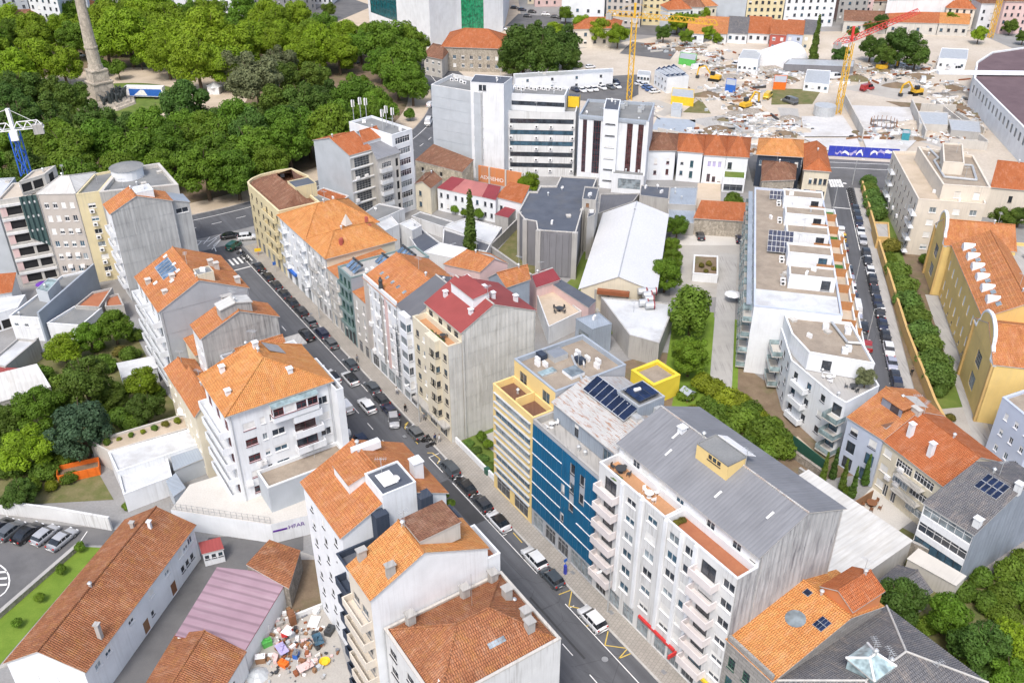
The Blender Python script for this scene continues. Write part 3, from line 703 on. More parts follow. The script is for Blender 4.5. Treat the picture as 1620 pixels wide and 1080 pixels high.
def skylight(b, f, u, v, du, dv, mat='glass_pale', name='skylight', nx=1, ny=1):
    return panel(b, [f(u, v, .12), f(u + du, v, .12), f(u + du, v + dv, .12), f(u, v + dv, .12)], mat, name, 'galv', nx, ny)
# ---------------------------------------------------------------- trees
def leaf_mesh(name, lobes, n, size, mat, seed, spread=.22, flat=.35):
    """many leaf-sized faces spread through the outer shell of the crown's lobes"""
    r = random.Random(seed); vs = []; fs = []
    wt = [a * b_ * c for _, (a, b_, c) in lobes]; tot = sum(x ** .67 for x in wt)
    for (c, e), wv in zip(lobes, wt):
        k = int(n * wv ** .67 / tot)
        for _ in range(k):
            z = r.uniform(-.75, 1); t = r.uniform(0, 6.283); s_ = math.sqrt(max(0, 1 - z * z))
            d = Vector((s_ * math.cos(t), s_ * math.sin(t), z)); 
            cl = math.sin(d.x * 5 + c[0] * 3 + seed) * math.sin(d.y * 5.5 + c[1] * 2) * math.sin(d.z * 5 + c[2]) 
            rr = 1 - abs(r.gauss(0, spread)) + .10 * cl
            p = Vector((c[0] + d.x * e[0] * rr, c[1] + d.y * e[1] * rr, c[2] + d.z * e[2] * rr))
            nn = (d + Vector((r.gauss(0, flat), r.gauss(0, flat), r.gauss(0, flat) + .25))).normalized()
            x = nn.cross(Vector((r.gauss(0, 1), r.gauss(0, 1), r.gauss(0, 1)))).normalized(); y = nn.cross(x)
            a = size * r.uniform(.6, 1.35); bb = a * r.uniform(.5, .9); i = len(vs)
            vs += [p - x * a, p - y * bb + nn * a * .15, p + x * a, p + y * bb + nn * a * .15]; fs.append((i, i + 1, i + 2, i + 3))
    me = bpy.data.meshes.new(name); me.from_pydata([tuple(v) for v in vs], [], fs); me.materials.append(M(mat)); me.update(); return me
def trunk_mesh(h, r0, limbs, seed, spread):
    r = random.Random(seed); mb = MB(); mb.smooth = True
    pts = [Vector((r.uniform(-.1, .1) * i, r.uniform(-.1, .1) * i, h * i / 3)) for i in range(4)]
    def tube(pp, ra, rb_):
        n = 7; L = len(pp)
        for i in range(L - 1):
            f0 = lerp(ra, rb_, i / (L - 1)); f1 = lerp(ra, rb_, (i + 1) / (L - 1))
            for k in range(n):
                a0, a1 = 6.283 * k / n, 6.283 * (k + 1) / n
                o = lambda p, f, a: p + Vector((math.cos(a) * f, math.sin(a) * f, 0))
                mb.face([o(pp[i], f0, a0), o(pp[i], f0, a1), o(pp[i + 1], f1, a1), o(pp[i + 1], f1, a0)])
    tube(pts, r0, r0 * .55)
    for k in range(limbs):
        t = 6.283 * k / limbs + r.uniform(-.4, .4); b0 = lerp(pts[1], pts[3], r.uniform(.3, 1)); e = Vector((math.cos(t), math.sin(t), 0)) * spread * r.uniform(.5, .9)
        tube([b0, b0 + e * .5 + Vector((0, 0, h * .25)), b0 + e + Vector((0, 0, h * .65))], r0 * .4, r0 * .1)
    return mb.mesh('trunk', ['trunk'])
_T = {}
def tree_kind(kind, var):
    """a unit tree about 1 m across the crown's radius; returns crown and trunk meshes, both in real metres for radius 5"""
    key = (kind, var)
    if key in _T: return _T[key]
    r = random.Random(hash(kind) % 1000 + var * 17 if False else (sum(map(ord, kind)) * 7 + var * 17)); lobes = []
    mat = {'plane': 'leaf_plane', 'bright': 'leaf_bright', 'dark': 'leaf_dark', 'pale': 'leaf_pale', 'blue': 'leaf_blue', 'lime': 'leaf_lime', 'shrub': 'leaf_shrub', 'ochre': 'leaf_ochre', 'hedge': 'leaf_hedge', 'cypress': 'leaf_dark', 'small': 'leaf_plane', 'willow': 'leaf_shrub'}[kind]
    if kind in ('shrub', 'lime', 'ochre', 'hedge'):
        k = 6
        for i in range(k):
            t = 6.283 * i / k + r.uniform(-.5, .5); d = r.uniform(1.2, 2.6); e = r.uniform(1.7, 2.6)
            lobes.append(((d * math.cos(t), d * math.sin(t), r.uniform(1.8, 2.8)), (e, e, e * .95)))
        lobes.append(((0, 0, 3.4), (2.8, 2.8, 2.2))); n, size, th, tr = 3000, .34, 2.0, .16
    elif kind == 'cypress':
        for i in range(6): lobes.append(((r.uniform(-.2, .2), r.uniform(-.2, .2), 2. + i * 2.2), (1.5 * (1 - i * .14), 1.5 * (1 - i * .14), 2.)))
        n, size, th, tr = 2200, .3, 6., .2
    elif kind == 'small':
        for i in range(6):
            t = 1.047 * i + r.uniform(-.4, .4); e = r.uniform(2., 2.9); lobes.append(((2.3 * math.cos(t), 2.3 * math.sin(t), r.uniform(5., 7.2)), (e, e, e)))
        lobes.append(((0, 0, 8.), (2.8, 2.8, 2.6))); n, size, th, tr = 2600, .42, 5., .28
    elif kind == 'willow':
        for i in range(9):
            t = .7 * i; d = r.uniform(1.5, 3.); lobes.append(((d * math.cos(t), d * math.sin(t), r.uniform(3., 8.)), (1.6, 1.6, 3.)))
        lobes.append(((0, 0, 8.), (2.6, 2.6, 3.2))); n, size, th, tr = 5200, .3, 6., .3
    else:
        k = 22
        for i in range(k):
            t = 2.4 * i + r.uniform(-.5, .5); d = r.uniform(.8, 4.3) * (1 if i % 4 else 1.08); e = r.uniform(.95, 1.85); z = 9.3 - d * d * .17 + r.uniform(-1.7, 1.)
            lobes.append(((d * math.cos(t), d * math.sin(t), z), (e, e, e * r.uniform(.7, .95))))
        for i in range(9): t = .7 * i + r.uniform(-.3, .3); d = r.uniform(2.3, 3.6); e = r.uniform(1.1, 1.7); lobes.append(((d * math.cos(t), d * math.sin(t), r.uniform(3.4, 5.4)), (e, e, e * .9)))
        lobes.append(((0, 0, 6.4), (3.3, 3.3, 2.8)))
        n, size, th, tr = 11000, .225, 6.5, .4
    cr = leaf_mesh('crown', lobes, n, size, mat, var * 31 + len(kind))
    _T[key] = (cr, trunk_mesh(th, tr, 5 if kind not in ('cypress',) else 0, var + 3, 2.6)); return _T[key]
NT = {'n': 0}
def tree(x, y, rad_, kind, label, z=0., zs=1., group=None, name=None, var=None, cat='tree'):
    """crown radius in metres"""
    NT['n'] += 1; v = (NT['n'] % 4) if var is None else var; cr, tr = tree_kind(kind, v)
    o = thing(name or {'shrub': 'bush', 'lime': 'bush', 'ochre': 'bush', 'hedge': 'bush', 'cypress': 'cypress_tree'}.get(kind, 'tree'), label, cat, (x, y, z), group, R.uniform(0, 6.28))
    f = rad_ / (5.0 if kind != 'cypress' else 1.5)
    for me, nm in ((tr, 'trunk'), (cr, 'crown')):
        c = bpy.data.objects.new(nm, me); COL.objects.link(c); c.parent = o; c.scale = (f, f, f * zs)
    return o
def tree_px(px, py, rp, kind, label, zc=None, **kw):
    """crown centre pixel and radius in pixels; the crown's centre stands zc metres up"""
    tall = kind not in ('shrub', 'lime', 'ochre', 'hedge')
    z = 8. if tall else 2.5
    for _ in range(4):
        p = P(px, py, z); d = (p - Vector((0, 0, CAM_H))).length; r_ = rp * d / F_PX
        z = (1.35 * r_ if tall else .5 * r_) if zc is None else zc
        if kind == 'cypress': z = 4.5 * r_
        if kind == 'small': z = 1.2 * r_
    zs = 1.
    return tree(p.x, p.y, r_, kind, label, zs=zs, **kw)
# ---------------------------------------------------------------- vehicles
def car_meshes(kind):
    """side profile (x, belt half width, roof) lofted into body, glasshouse, roof; front at +x"""
    L, Wd, H_, prof = {
     'hatch': (4.1, 1.78, 1.48, [(-.50, .62, .98), (-.44, .95, 1.0), (-.36, 1.40, 1.0), (-.15, 1.48, 1.0), (.10, 1.44, 1.0), (.27, .98, 1.0), (.46, .78, .95), (.50, .52, .82)]),
     'sedan': (4.6, 1.82, 1.44, [(-.50, .70, .96), (-.38, .98, 1.0), (-.22, 1.38, 1.0), (-.08, 1.44, 1.0), (.10, 1.40, 1.0), (.25, .98, 1.0), (.46, .76, .95), (.50, .5, .82)]),
     'suv': (4.5, 1.86, 1.66, [(-.50, .75, .97), (-.47, 1.08, 1.0), (-.38, 1.58, 1.0), (-.12, 1.66, 1.0), (.10, 1.60, 1.0), (.25, 1.10, 1.0), (.46, .95, .95), (.50, .6, .84)]),
     'van': (4.4, 1.80, 1.82, [(-.50, .75, .98), (-.485, 1.12, 1.0), (-.47, 1.76, 1.0), (-.1, 1.82, 1.0), (.14, 1.74, 1.0), (.31, 1.12, 1.0), (.46, .92, .95), (.50, .6, .84)]),
     'bigvan': (5.8, 2.0, 2.4, [(-.50, .85, .98), (-.495, 1.3, 1.0), (-.49, 2.34, 1.0), (-.1, 2.4, 1.0), (.24, 2.3, 1.0), (.37, 1.35, 1.0), (.47, 1.1, .95), (.50, .6, .86)]),
    }[kind]
    belt = {'hatch': .96, 'sedan': .95, 'suv': 1.08, 'van': 1.12, 'bigvan': 1.32}[kind]; hw = Wd / 2
    panel_van = kind in ('bigvan',)
    body = MB(); body.smooth = True
    def ring(xf, zt, wf, zb=.22):
        x = xf * L; w_ = hw * wf; zt = min(zt, belt)
        return [(x, -w_ * .86, zb), (x, -w_ * .98, zb + .15), (x, -w_, (zb + zt) / 2 + .08), (x, -w_ * .95, zt - .02), (x, -w_ * .80, zt + .03), (x, 0, zt + .05),
                (x, w_ * .80, zt + .03), (x, w_ * .95, zt - .02), (x, w_, (zb + zt) / 2 + .08), (x, w_ * .98, zb + .15), (x, w_ * .86, zb)]
    rs = [ring(p[0], p[1], p[2], .3 if i in (0, len(prof) - 1) else .2) for i, p in enumerate(prof)]
    n = 11; body.v = [p for r_ in rs for p in r_]
    for i in range(len(rs) - 1):
        for k in range(n - 1): body.f.append((i * n + k, (i + 1) * n + k, (i + 1) * n + k + 1, i * n + k + 1)); body.m.append(0)
        body.f.append((i * n + n - 1, (i + 1) * n + n - 1, (i + 1) * n, i * n)); body.m.append(0)
    body.f.append(tuple(range(n - 1, -1, -1))); body.m.append(0); e = (len(rs) - 1) * n; body.f.append(tuple(range(e, e + n))); body.m.append(0)
    cab = [p for p in prof if p[1] >= belt - .04]
    gl = MB(); rf = MB(); sts = []
    for i, (xf, zt, wf) in enumerate(cab):
        t = (zt - belt) / max(.01, H_ - belt); top = max(zt, belt + .02); ti = 1 - .17 * min(1, max(0, t))
        sts.append((xf * L, hw * .93, belt - .03, hw * .93 * ti, top))
    for a, b_ in zip(sts[:-1], sts[1:]):
        opaque = panel_van and b_[0] < .16 * L or (kind == 'van' and b_[0] < -.05 * L)
        mm = 1 if opaque else 0
        for s_ in (-1, 1):
            f = [(a[0], s_ * a[1], a[2]), (b_[0], s_ * b_[1], b_[2]), (b_[0], s_ * b_[3], b_[4]), (a[0], s_ * a[3], a[4])]
            gl.face(f if s_ < 0 else f[::-1], mm)
        tf = [(a[0], -a[3], a[4]), (b_[0], -b_[3], b_[4]), (b_[0], b_[3], b_[4]), (a[0], a[3], a[4])]
        steep = abs(b_[4] - a[4]) > .22
        if steep: gl.face(tf, mm)
        else: rf.face([(x, y * 1.01, z + .012) for x, y, z in tf], 0); 
        if not steep:
            for s_ in (-1, 1):
                f = [(a[0], s_ * a[3] * 1.01, a[4] + .012), (b_[0], s_ * b_[3] * 1.01, b_[4] + .012), (b_[0], s_ * b_[3] * 1.03, b_[4] - .07), (a[0], s_ * a[3] * 1.03, a[4] - .07)]
                rf.face(f[::-1] if s_ < 0 else f, 0)
            for s_ in (-1, 1):   # door pillar
                xm = (a[0] + b_[0]) / 2
                f = [(xm - .05, s_ * a[1] * 1.012, a[2]), (xm + .05, s_ * a[1] * 1.012, a[2]), (xm + .04, s_ * a[3] * 1.02, a[4]), (xm - .04, s_ * a[3] * 1.02, a[4])]
                rf.face(f if s_ < 0 else f[::-1], 0)
    a = sts[0]; gl.face([(a[0], a[1], a[2]), (a[0], -a[1], a[2]), (a[0], -a[3], a[4]), (a[0], a[3], a[4])], 1 if panel_van else 0)
    wr = .32 if kind != 'bigvan' else .36
    def wheel():
        m = MB(); k = 14
        for i in range(k):
            a0, a1 = 6.283 * i / k, 6.283 * (i + 1) / k; c0 = (math.cos(a0), math.sin(a0)); c1 = (math.cos(a1), math.sin(a1))
            m.face([(c0[0] * wr, -.1, c0[1] * wr), (c1[0] * wr, -.1, c1[1] * wr), (c1[0] * wr, .1, c1[1] * wr), (c0[0] * wr, .1, c0[1] * wr)][::-1], 0)
            for s_ in (-1, 1):
                y = s_ * .1; f = [(c0[0] * wr, y, c0[1] * wr), (c1[0] * wr, y, c1[1] * wr), (c1[0] * wr * .68, y, c1[1] * wr * .68), (c0[0] * wr * .68, y, c0[1] * wr * .68)]; m.face(f if s_ < 0 else f[::-1], 0)
                f = [(0, y * .85, 0), (c0[0] * wr * .68, y * .96, c0[1] * wr * .68), (c1[0] * wr * .68, y * .96, c1[1] * wr * .68)]; m.face(f if s_ < 0 else f[::-1], 1)
        return m
    zl = belt * .74
    hl = MB(); hl.box((0, 0, 0), (.14, .36, .17)); tl = MB(); tl.box((0, 0, 0), (.1, .24, .3 if kind in ('van', 'bigvan') else .2))
    mr = MB(); mr.box((0, 0, 0), (.16, .2, .14)); pl = MB(); pl.box((0, 0, 0), (.03, .5, .11))
    return dict(L=L, hw=hw, belt=belt, wr=wr, body=body, glass=gl, roof=rf, wheel=wheel(), head=hl, tail=tl, mirror=mr, plate=pl, zl=zl)
_CM = {}
def car(x, y, ang, kind, color, label, z=0., group=None, roofc=None, detail=True, name=None):
    """ang = heading of the front"""
    if kind not in _CM:
        d = car_meshes(kind); d['me'] = {}; _CM[kind] = d
    d = _CM[kind]; c = 'car_' + color; rc = 'car_' + (roofc or color)
    def me(k, mats):
        key = (k, tuple(mats))
        if key not in d['me']: d['me'][key] = d[k].mesh(k, mats)
        return d['me'][key]
    o = thing(name or {'van': 'parked_van', 'bigvan': 'delivery_van'}.get(kind, 'parked_car'), label, {'van': 'van', 'bigvan': 'van'}.get(kind, 'car'), (x, y, z), group, ang)
    def ch(m, nm, loc=(0, 0, 0), par=None, rz=0):
        k = bpy.data.objects.new(nm, m); COL.objects.link(k); k.parent = par or o; k.location = loc; k.rotation_euler = (0, 0, rz); return k
    ch(me('body', [c]), 'body'); ch(me('glass', ['car_glass', c]), 'windows'); ch(me('roof', [rc]), 'roof')
    for sx in (-.30, .31):
        for sy in (-1, 1): ch(me('wheel', ['tyre', 'rim']), 'wheel', (sx * d['L'], sy * (d['hw'] - .11), d['wr']))
    if detail:
        for sy in (-1, 1):
            ch(me('head', ['head']), 'headlight', (d['L'] * .478, sy * d['hw'] * .68, d['zl'] - .09)); ch(me('tail', ['tail']), 'tail_light', (-d['L'] * .487, sy * d['hw'] * .78, d['belt'] * .74))
            ch(me('mirror', [c]), 'wing_mirror', (d['L'] * .17, sy * (d['hw'] + .04), d['belt'] - .04))
        ch(me('plate', ['plate']), 'number_plate', (-d['L'] * .5, 0, .5))
    return o
def motorbike(x, y, ang, label, group, mat='black'):
    o = thing('parked_motorcycle', label, 'motorcycle', (x, y, 0), group, ang)
    if 'moto' not in _CM:
        w_ = MB()
        for i in range(12):
            a0, a1 = 6.283 * i / 12, 6.283 * (i + 1) / 12
            for r0, r1 in ((.31, .2),):
                f = [(math.cos(a0) * r0, -.06, math.sin(a0) * r0), (math.cos(a1) * r0, -.06, math.sin(a1) * r0), (math.cos(a1) * r0, .06, math.sin(a1) * r0), (math.cos(a0) * r0, .06, math.sin(a0) * r0)]; w_.face(f[::-1])
                for s_ in (-.06, .06): w_.face([(math.cos(a0) * r0, s_, math.sin(a0) * r0), (math.cos(a1) * r0, s_, math.sin(a1) * r0), (math.cos(a1) * r1, s_, math.sin(a1) * r1), (math.cos(a0) * r1, s_, math.sin(a0) * r1)])
        b_ = MB(); b_.bar((-.5, 0, .55), (.35, 0, .75), .16, 0, 8); b_.bar((.3, 0, .8), (.62, 0, .32), .05, 0, 6); b_.bar((-.2, 0, .4), (.25, 0, .4), .17, 0, 8); b_.bar((-.6, 0, .32), (-.2, 0, .45), .05, 0, 6)
        s_ = MB(); s_.bar((-.75, 0, .82), (-.05, 0, .80), .13, 0, 6)
        h_ = MB(); h_.bar((.28, -.36, 1.02), (.28, .36, 1.02), .03, 0, 6); h_.bar((.28, 0, 1.02), (.36, 0, .78), .04, 0, 6)
        _CM['moto'] = [(w_.mesh('wheel', ['tyre']), 'wheel', (.62, 0, .31)), (w_.mesh('wheel', ['tyre']), 'wheel', (-.62, 0, .31)), (b_.mesh('body', [mat]), 'body', (0, 0, 0)), (s_.mesh('seat', ['metal_dark']), 'seat', (0, 0, 0)), (h_.mesh('handlebar', ['metal']), 'handlebar', (0, 0, 0))]
    for me, nm, loc in _CM['moto']:
        k = bpy.data.objects.new(nm, me); COL.objects.link(k); k.parent = o; k.location = loc
    return o
# ---------------------------------------------------------------- people
def person(x, y, ang, label, top='cloth_blue', legs='cloth_black', stride=.22, hold=False):
    sk = bpy.data.meshes.new('body')
    J = [(0, 0, .95), (0, 0, 1.15), (0, 0, 1.38), (0, 0, 1.52), (.02, 0, 1.66), (.02, 0, 1.78),
         (stride * .35, .09, .88), (stride * .7, .1, .48), (stride, .1, .07), (stride + .17, .1, .03),
         (-stride * .2, -.09, .88), (-stride * .3, -.1, .48), (-stride, -.1, .09), (-stride + .17, -.1, .03),
         (0, .2, 1.42), (-.06, .25, 1.14), (.06, .26, .9), (.09, .26, .8), (0, -.2, 1.42), (.02, -.25, 1.14), (.16, -.24, .93), (.2, -.23, .84)]
    E_ = [(0, 1), (1, 2), (2, 3), (3, 4), (4, 5), (0, 6), (6, 7), (7, 8), (8, 9), (0, 10), (10, 11), (11, 12), (12, 13), (2, 14), (14, 15), (15, 16), (16, 17), (2, 18), (18, 19), (19, 20), (20, 21)]
    RD = [.15, .14, .16, .055, .10, .085, .09, .06, .045, .04, .09, .06, .045, .04, .06, .045, .035, .03, .06, .045, .035, .03]
    sk.from_pydata(J, E_, []); o = bpy.data.objects.new('tmp', sk); COL.objects.link(o)
    md = o.modifiers.new('s', 'SKIN'); o.modifiers.new('sub', 'SUBSURF').levels = 1
    for i, v in enumerate(sk.skin_vertices[0].data): v.radius = (RD[i], RD[i] * (1.25 if i in (1, 2) else 1.)); v.use_root = (i == 0)
    dg = bpy.context.evaluated_depsgraph_get(); me = bpy.data.meshes.new_from_object(o.evaluated_get(dg)); bpy.data.objects.remove(o)
    me.name = 'body'; me.materials.clear()
    for k in (top, legs, 'skin', 'black'): me.materials.append(M(k))
    for f in me.polygons:
        c = f.center; f.use_smooth = True
        f.material_index = 2 if c.z > 1.5 or (abs(c.y) > .2 and c.z < .9 and c.z > .7) else 3 if c.z < .1 else 1 if c.z < .95 and abs(c.y) < .2 else 0
    r_ = thing('person', label, 'person', (x, y, 0), None, ang)
    b_ = bpy.data.objects.new('body', me); COL.objects.link(b_); b_.parent = r_
    hb = MB(); hb.smooth = True
    for i in range(8):
        for j in range(3):
            def pp(i_, j_): a, e = 6.283 * i_ / 8, 1.57 * j_ / 3 ; return (.0 + .115 * math.cos(a) * math.cos(e), .1 * math.sin(a) * math.cos(e), 1.72 + .125 * math.sin(e))
            hb.face([pp(i, j), pp(i + 1, j), pp(i + 1, j + 1), pp(i, j + 1)])
    h_ = bpy.data.objects.new('hair', hb.mesh('hair', ['hair'])); COL.objects.link(h_); h_.parent = r_
    return r_
# ---------------------------------------------------------------- ground pieces, walls, poles
def sheet(name, poly, z, mat, parent=None):
    mb = MB(); p = [Vector(v[:2]) for v in poly]
    if area(p) < 0: p = p[::-1]
    mb.face([(v.x, v.y, z) for v in p])
    o = mb.build(name, mat, parent)
    if not parent: o['kind'] = 'structure'
    return o
def wall(label, pts, h, th, mat, name='garden_wall', z0=0., cat='wall', coping=True, cmat=None):
    """free-standing wall along a polyline"""
    p0 = Vector(pts[0]); o = thing(name, label, cat, (p0.x, p0.y, z0)); mb = MB(); cb = MB()
    pts = [Vector(p) for p in pts]
    for a, b_ in zip(pts[:-1], pts[1:]):
        u = (b_ - a).normalized(); n_ = Vector((u.y, -u.x)) * th / 2
        mb.prism([a + n_, b_ + n_, b_ - n_, a - n_], z0, z0 + h, 0)
        n2 = n_ * 1.3; cb.prism([a + n2, b_ + n2, b_ - n2, a - n2], z0 + h, z0 + h + .08, 0, None, True)
    mb.build('wall_body', mat, o)
    if coping: cb.build('coping', cmat or mat, o)
    return o
def lamp_post(p, h, ang, label, arm=1.6):
    o = thing('street_lamp', label, 'street lamp', (p[0], p[1], 0), 'street lamps'); mb = MB()
    mb.cone((p[0], p[1], 0), .11, .06, h, 0, 8); d = Vector((math.cos(ang), math.sin(ang), 0)); t = Vector((p[0], p[1], h))
    a = MB(); a.bar(t - Vector((0, 0, .1)), t + d * arm * .6 + Vector((0, 0, .35)), .045, 0, 6); a.bar(t + d * arm * .6 + Vector((0, 0, .35)), t + d * arm + Vector((0, 0, .38)), .045, 0, 6)
    mb.build('pole', 'galv', o); a.build('arm', 'galv', o)
    hd = MB(); c = t + d * (arm + .3) + Vector((0, 0, .3)); hd.box(c, (.75, .3, .12), 0, ang); hd.build('lamp_head', 'white_paint', o)
def text_mesh(txt, size, mat, name, parent, mw, extr=.01):
    cu = bpy.data.curves.new('t', 'FONT'); cu.body = txt; cu.size = size; cu.extrude = extr; cu.align_x = 'LEFT'
    t = bpy.data.objects.new('t', cu); COL.objects.link(t); dg = bpy.context.evaluated_depsgraph_get()
    me = bpy.data.meshes.new_from_object(t.evaluated_get(dg)); bpy.data.objects.remove(t); me.materials.clear(); me.materials.append(M(mat)); me.name = name
    return inst(me, name, parent, mw)
def wall_frame(p0, u, n_, z):
    """matrix: x along the wall u, y up, z out along n_"""
    return Matrix(((u.x, 0, n_.x, p0.x), (u.y, 0, n_.y, p0.y), (0, 1, 0, z), (0, 0, 0, 1)))
# ================================================================= GROUND AND STREETS
sheet('ground', [(-1500, -300), (1500, -300), (1500, 2500), (-1500, 2500)], -.02, 'town')
def strip(name, pts2, wd, z, mat, parent=None):
    """painted line along a world polyline"""
    mb = MB()
    for a, b_ in zip(pts2[:-1], pts2[1:]):
        a = Vector(a[:2]); b_ = Vector(b_[:2]); u = (b_ - a).normalized(); n_ = Vector((u.y, -u.x)) * wd / 2
        mb.face([(*(a - n_), z), (*(a + n_), z), (*(b_ + n_), z), (*(b_ - n_), z)][::-1] if False else [(*(a + n_), z), (*(b_ + n_), z), (*(b_ - n_), z), (*(a - n_), z)])
    o = mb.build(name, mat, parent)
    if not parent: o['kind'] = 'structure'
    return o
TB_R, TK_R, TP_R, TC, TP_L, TK_L, TB_L = 57.5, 54.6, 52.6, 48.4, 44.2, 42.2, 39.2
main_road = sheet('road', srect(20, 200, TK_L, TK_R), .004, 'asphalt')
def pave(name, poly, z=.13, mat='sidewalk', kb=True):
    mb = MB(); p = [Vector(v[:2]) for v in poly]
    if area(p) < 0: p = p[::-1]
    mb.prism(p, -.02, z, 1, 0); o = mb.build(name, [mat, 'kerb']); o['kind'] = 'structure'; return o
pv_r = pave('pavement', srect(20, 197, TK_R + .28, TB_R + 1.)); pv_l = pave('pavement', srect(20, 195, TB_L - 1., TK_L - .28))
def kerbs(t0, t1, s0, s1, par):
    me = None; n = int((s1 - s0) / 1.5)
    for i in range(n):
        s_ = s0 + i * 1.5
        if me is None:
            mb = MB(); mb.box((0, 0, 0), (1.47, abs(t1 - t0), .15)); me = mb.mesh('kerb_stone', ['kerb'])
        c = S(s_ + .75, (t0 + t1) / 2, -.01); inst(me, 'kerb_stone', par, Matrix.Translation(c) @ Matrix.Rotation(ST_ANG, 4, 'Z'))
kerbs(TK_R, TK_R + .28, 40, 160, pv_r)
strip('parking_line', [S(40, TP_R), S(66.5, TP_R)], .12, .012, 'paint', main_road); strip('parking_line', [S(73, TP_R), S(96, TP_R)], .12, .012, 'paint', main_road)
strip('parking_line', [S(99, TP_R), S(103.5, TP_R), S(103.5, TK_R - .1)], .12, .012, 'paint', main_road); strip('parking_line', [S(126, TP_R), S(190, TP_R)], .12, .012, 'paint', main_road)
for k in range(22): strip('lane_dash', [S(48 + k * 5.6, TC), S(50.2 + k * 5.6, TC)], .13, .012, 'paint', main_road)
for s_ in (60.3, 65.6, 76.7, 81.8, 86.9, 91.9): strip('bay_tick', [S(s_, TP_R), S(s_, TP_R + .8)], .12, .012, 'paint', main_road)
strip('parking_line', [S(118, TP_L), S(150, TP_L)], .12, .012, 'paint', main_road)
for zz in ([(884, 940), (905, 932), (900, 958), (918, 962)], [(962, 998), (957, 1020), (993, 1025), (979, 1041), (998, 1033)], [(812, 842), (826, 858)], [(640, 672), (646, 667), (640, 676), (661, 702)], [(676, 716), (684, 716), (696, 726), (692, 733)], [(928, 985), (934, 988), (927, 990)]):
    strip('zigzag_line', [P(*z).xy for z in zz], .14, .016, 'paint_yellow', main_road)
for (s0, s1, t0, t1) in ((42, 47.5, 45, 47.2), (58, 70, 49.2, 49.5), (86, 97, 50, 52.4), (69, 74, 43, 46), (108, 118, 52.8, 54.4)): sheet('asphalt_patch', srect(s0, s1, t0, t1), .008, 'asphalt_patch', main_road)
mb = MB(); c = P(957, 1042, .018); mb.face([(c.x + .42 * math.cos(6.283 * i / 14), c.y + .42 * math.sin(6.283 * i / 14), .018) for i in range(14)]); mb.build('manhole_cover', 'metal', main_road)
for px in ((967, 968), (1050, 1062), (860, 845), (906, 905), (492, 496), (640, 690)):
    c = P(*px, .14); mb = MB(); mb.box((c.x, c.y, .125), (.7, .5, .012), 0, ST_ANG); mb.build('drain_cover', 'metal', pv_r)
# rotunda ring road round the park, and the crossing where the main street meets it
RC = P(165, 165).xy; RR = 112.0
def arc(r, a0, a1, n=40): return [RC + Vector((math.cos(rad(a0 + (a1 - a0) * i / n)), math.sin(rad(a0 + (a1 - a0) * i / n)))) * r for i in range(n + 1)]
def ring(name, r0, r1, a0, a1, z, mat, z0=None):
    mb = MB(); A = arc(r0, a0, a1, 80); B_ = arc(r1, a0, a1, 80)
    for i in range(80):
        mb.face([(*A[i], z), (*B_[i], z), (*B_[i + 1], z), (*A[i + 1], z)], 0)
        if z0 is not None: mb.face([(*B_[i], z0), (*B_[i + 1], z0), (*B_[i + 1], z), (*B_[i], z)], 1)
    o = mb.build(name, [mat, 'kerb']); o['kind'] = 'structure'; return o
ring_road = ring('ring_road', RR, RR + 15, -180, 180, .008, 'asphalt')
strip('edge_line', arc(RR + 3.2, -70, 20, 50), .2, .016, 'paint', ring_road)
for k in range(30): strip('lane_dash', arc(RR + 8, -60 + k * 3, -58.8 + k * 3, 2), .18, .016, 'paint', ring_road)
for k in range(11): strip('zebra_bar', [S(188.6, 43.2 + k * 1.05).xy, S(192.2, 43.2 + k * 1.05).xy], .5, .017, 'paint', main_road)
strip('stop_line', [S(186, TC).xy, S(186, 52.4).xy], .35, .017, 'paint', main_road)
hatch_pts = [[(308, 381), (330, 382), (350, 371)], [(322, 386), (332, 375)], [(328, 390), (343, 377)], [(335, 395), (352, 376)], [(342, 398), (338, 388), (352, 376), (362, 372)], [(312, 389), (319, 381)]]
for hp in hatch_pts: strip('hatch_line', [P(*z).xy for z in hp], .22, .017, 'paint', ring_road)
pave('park_pavement', arc(RR - .2, -180, 180, 90)[:-1], .12, 'sand')
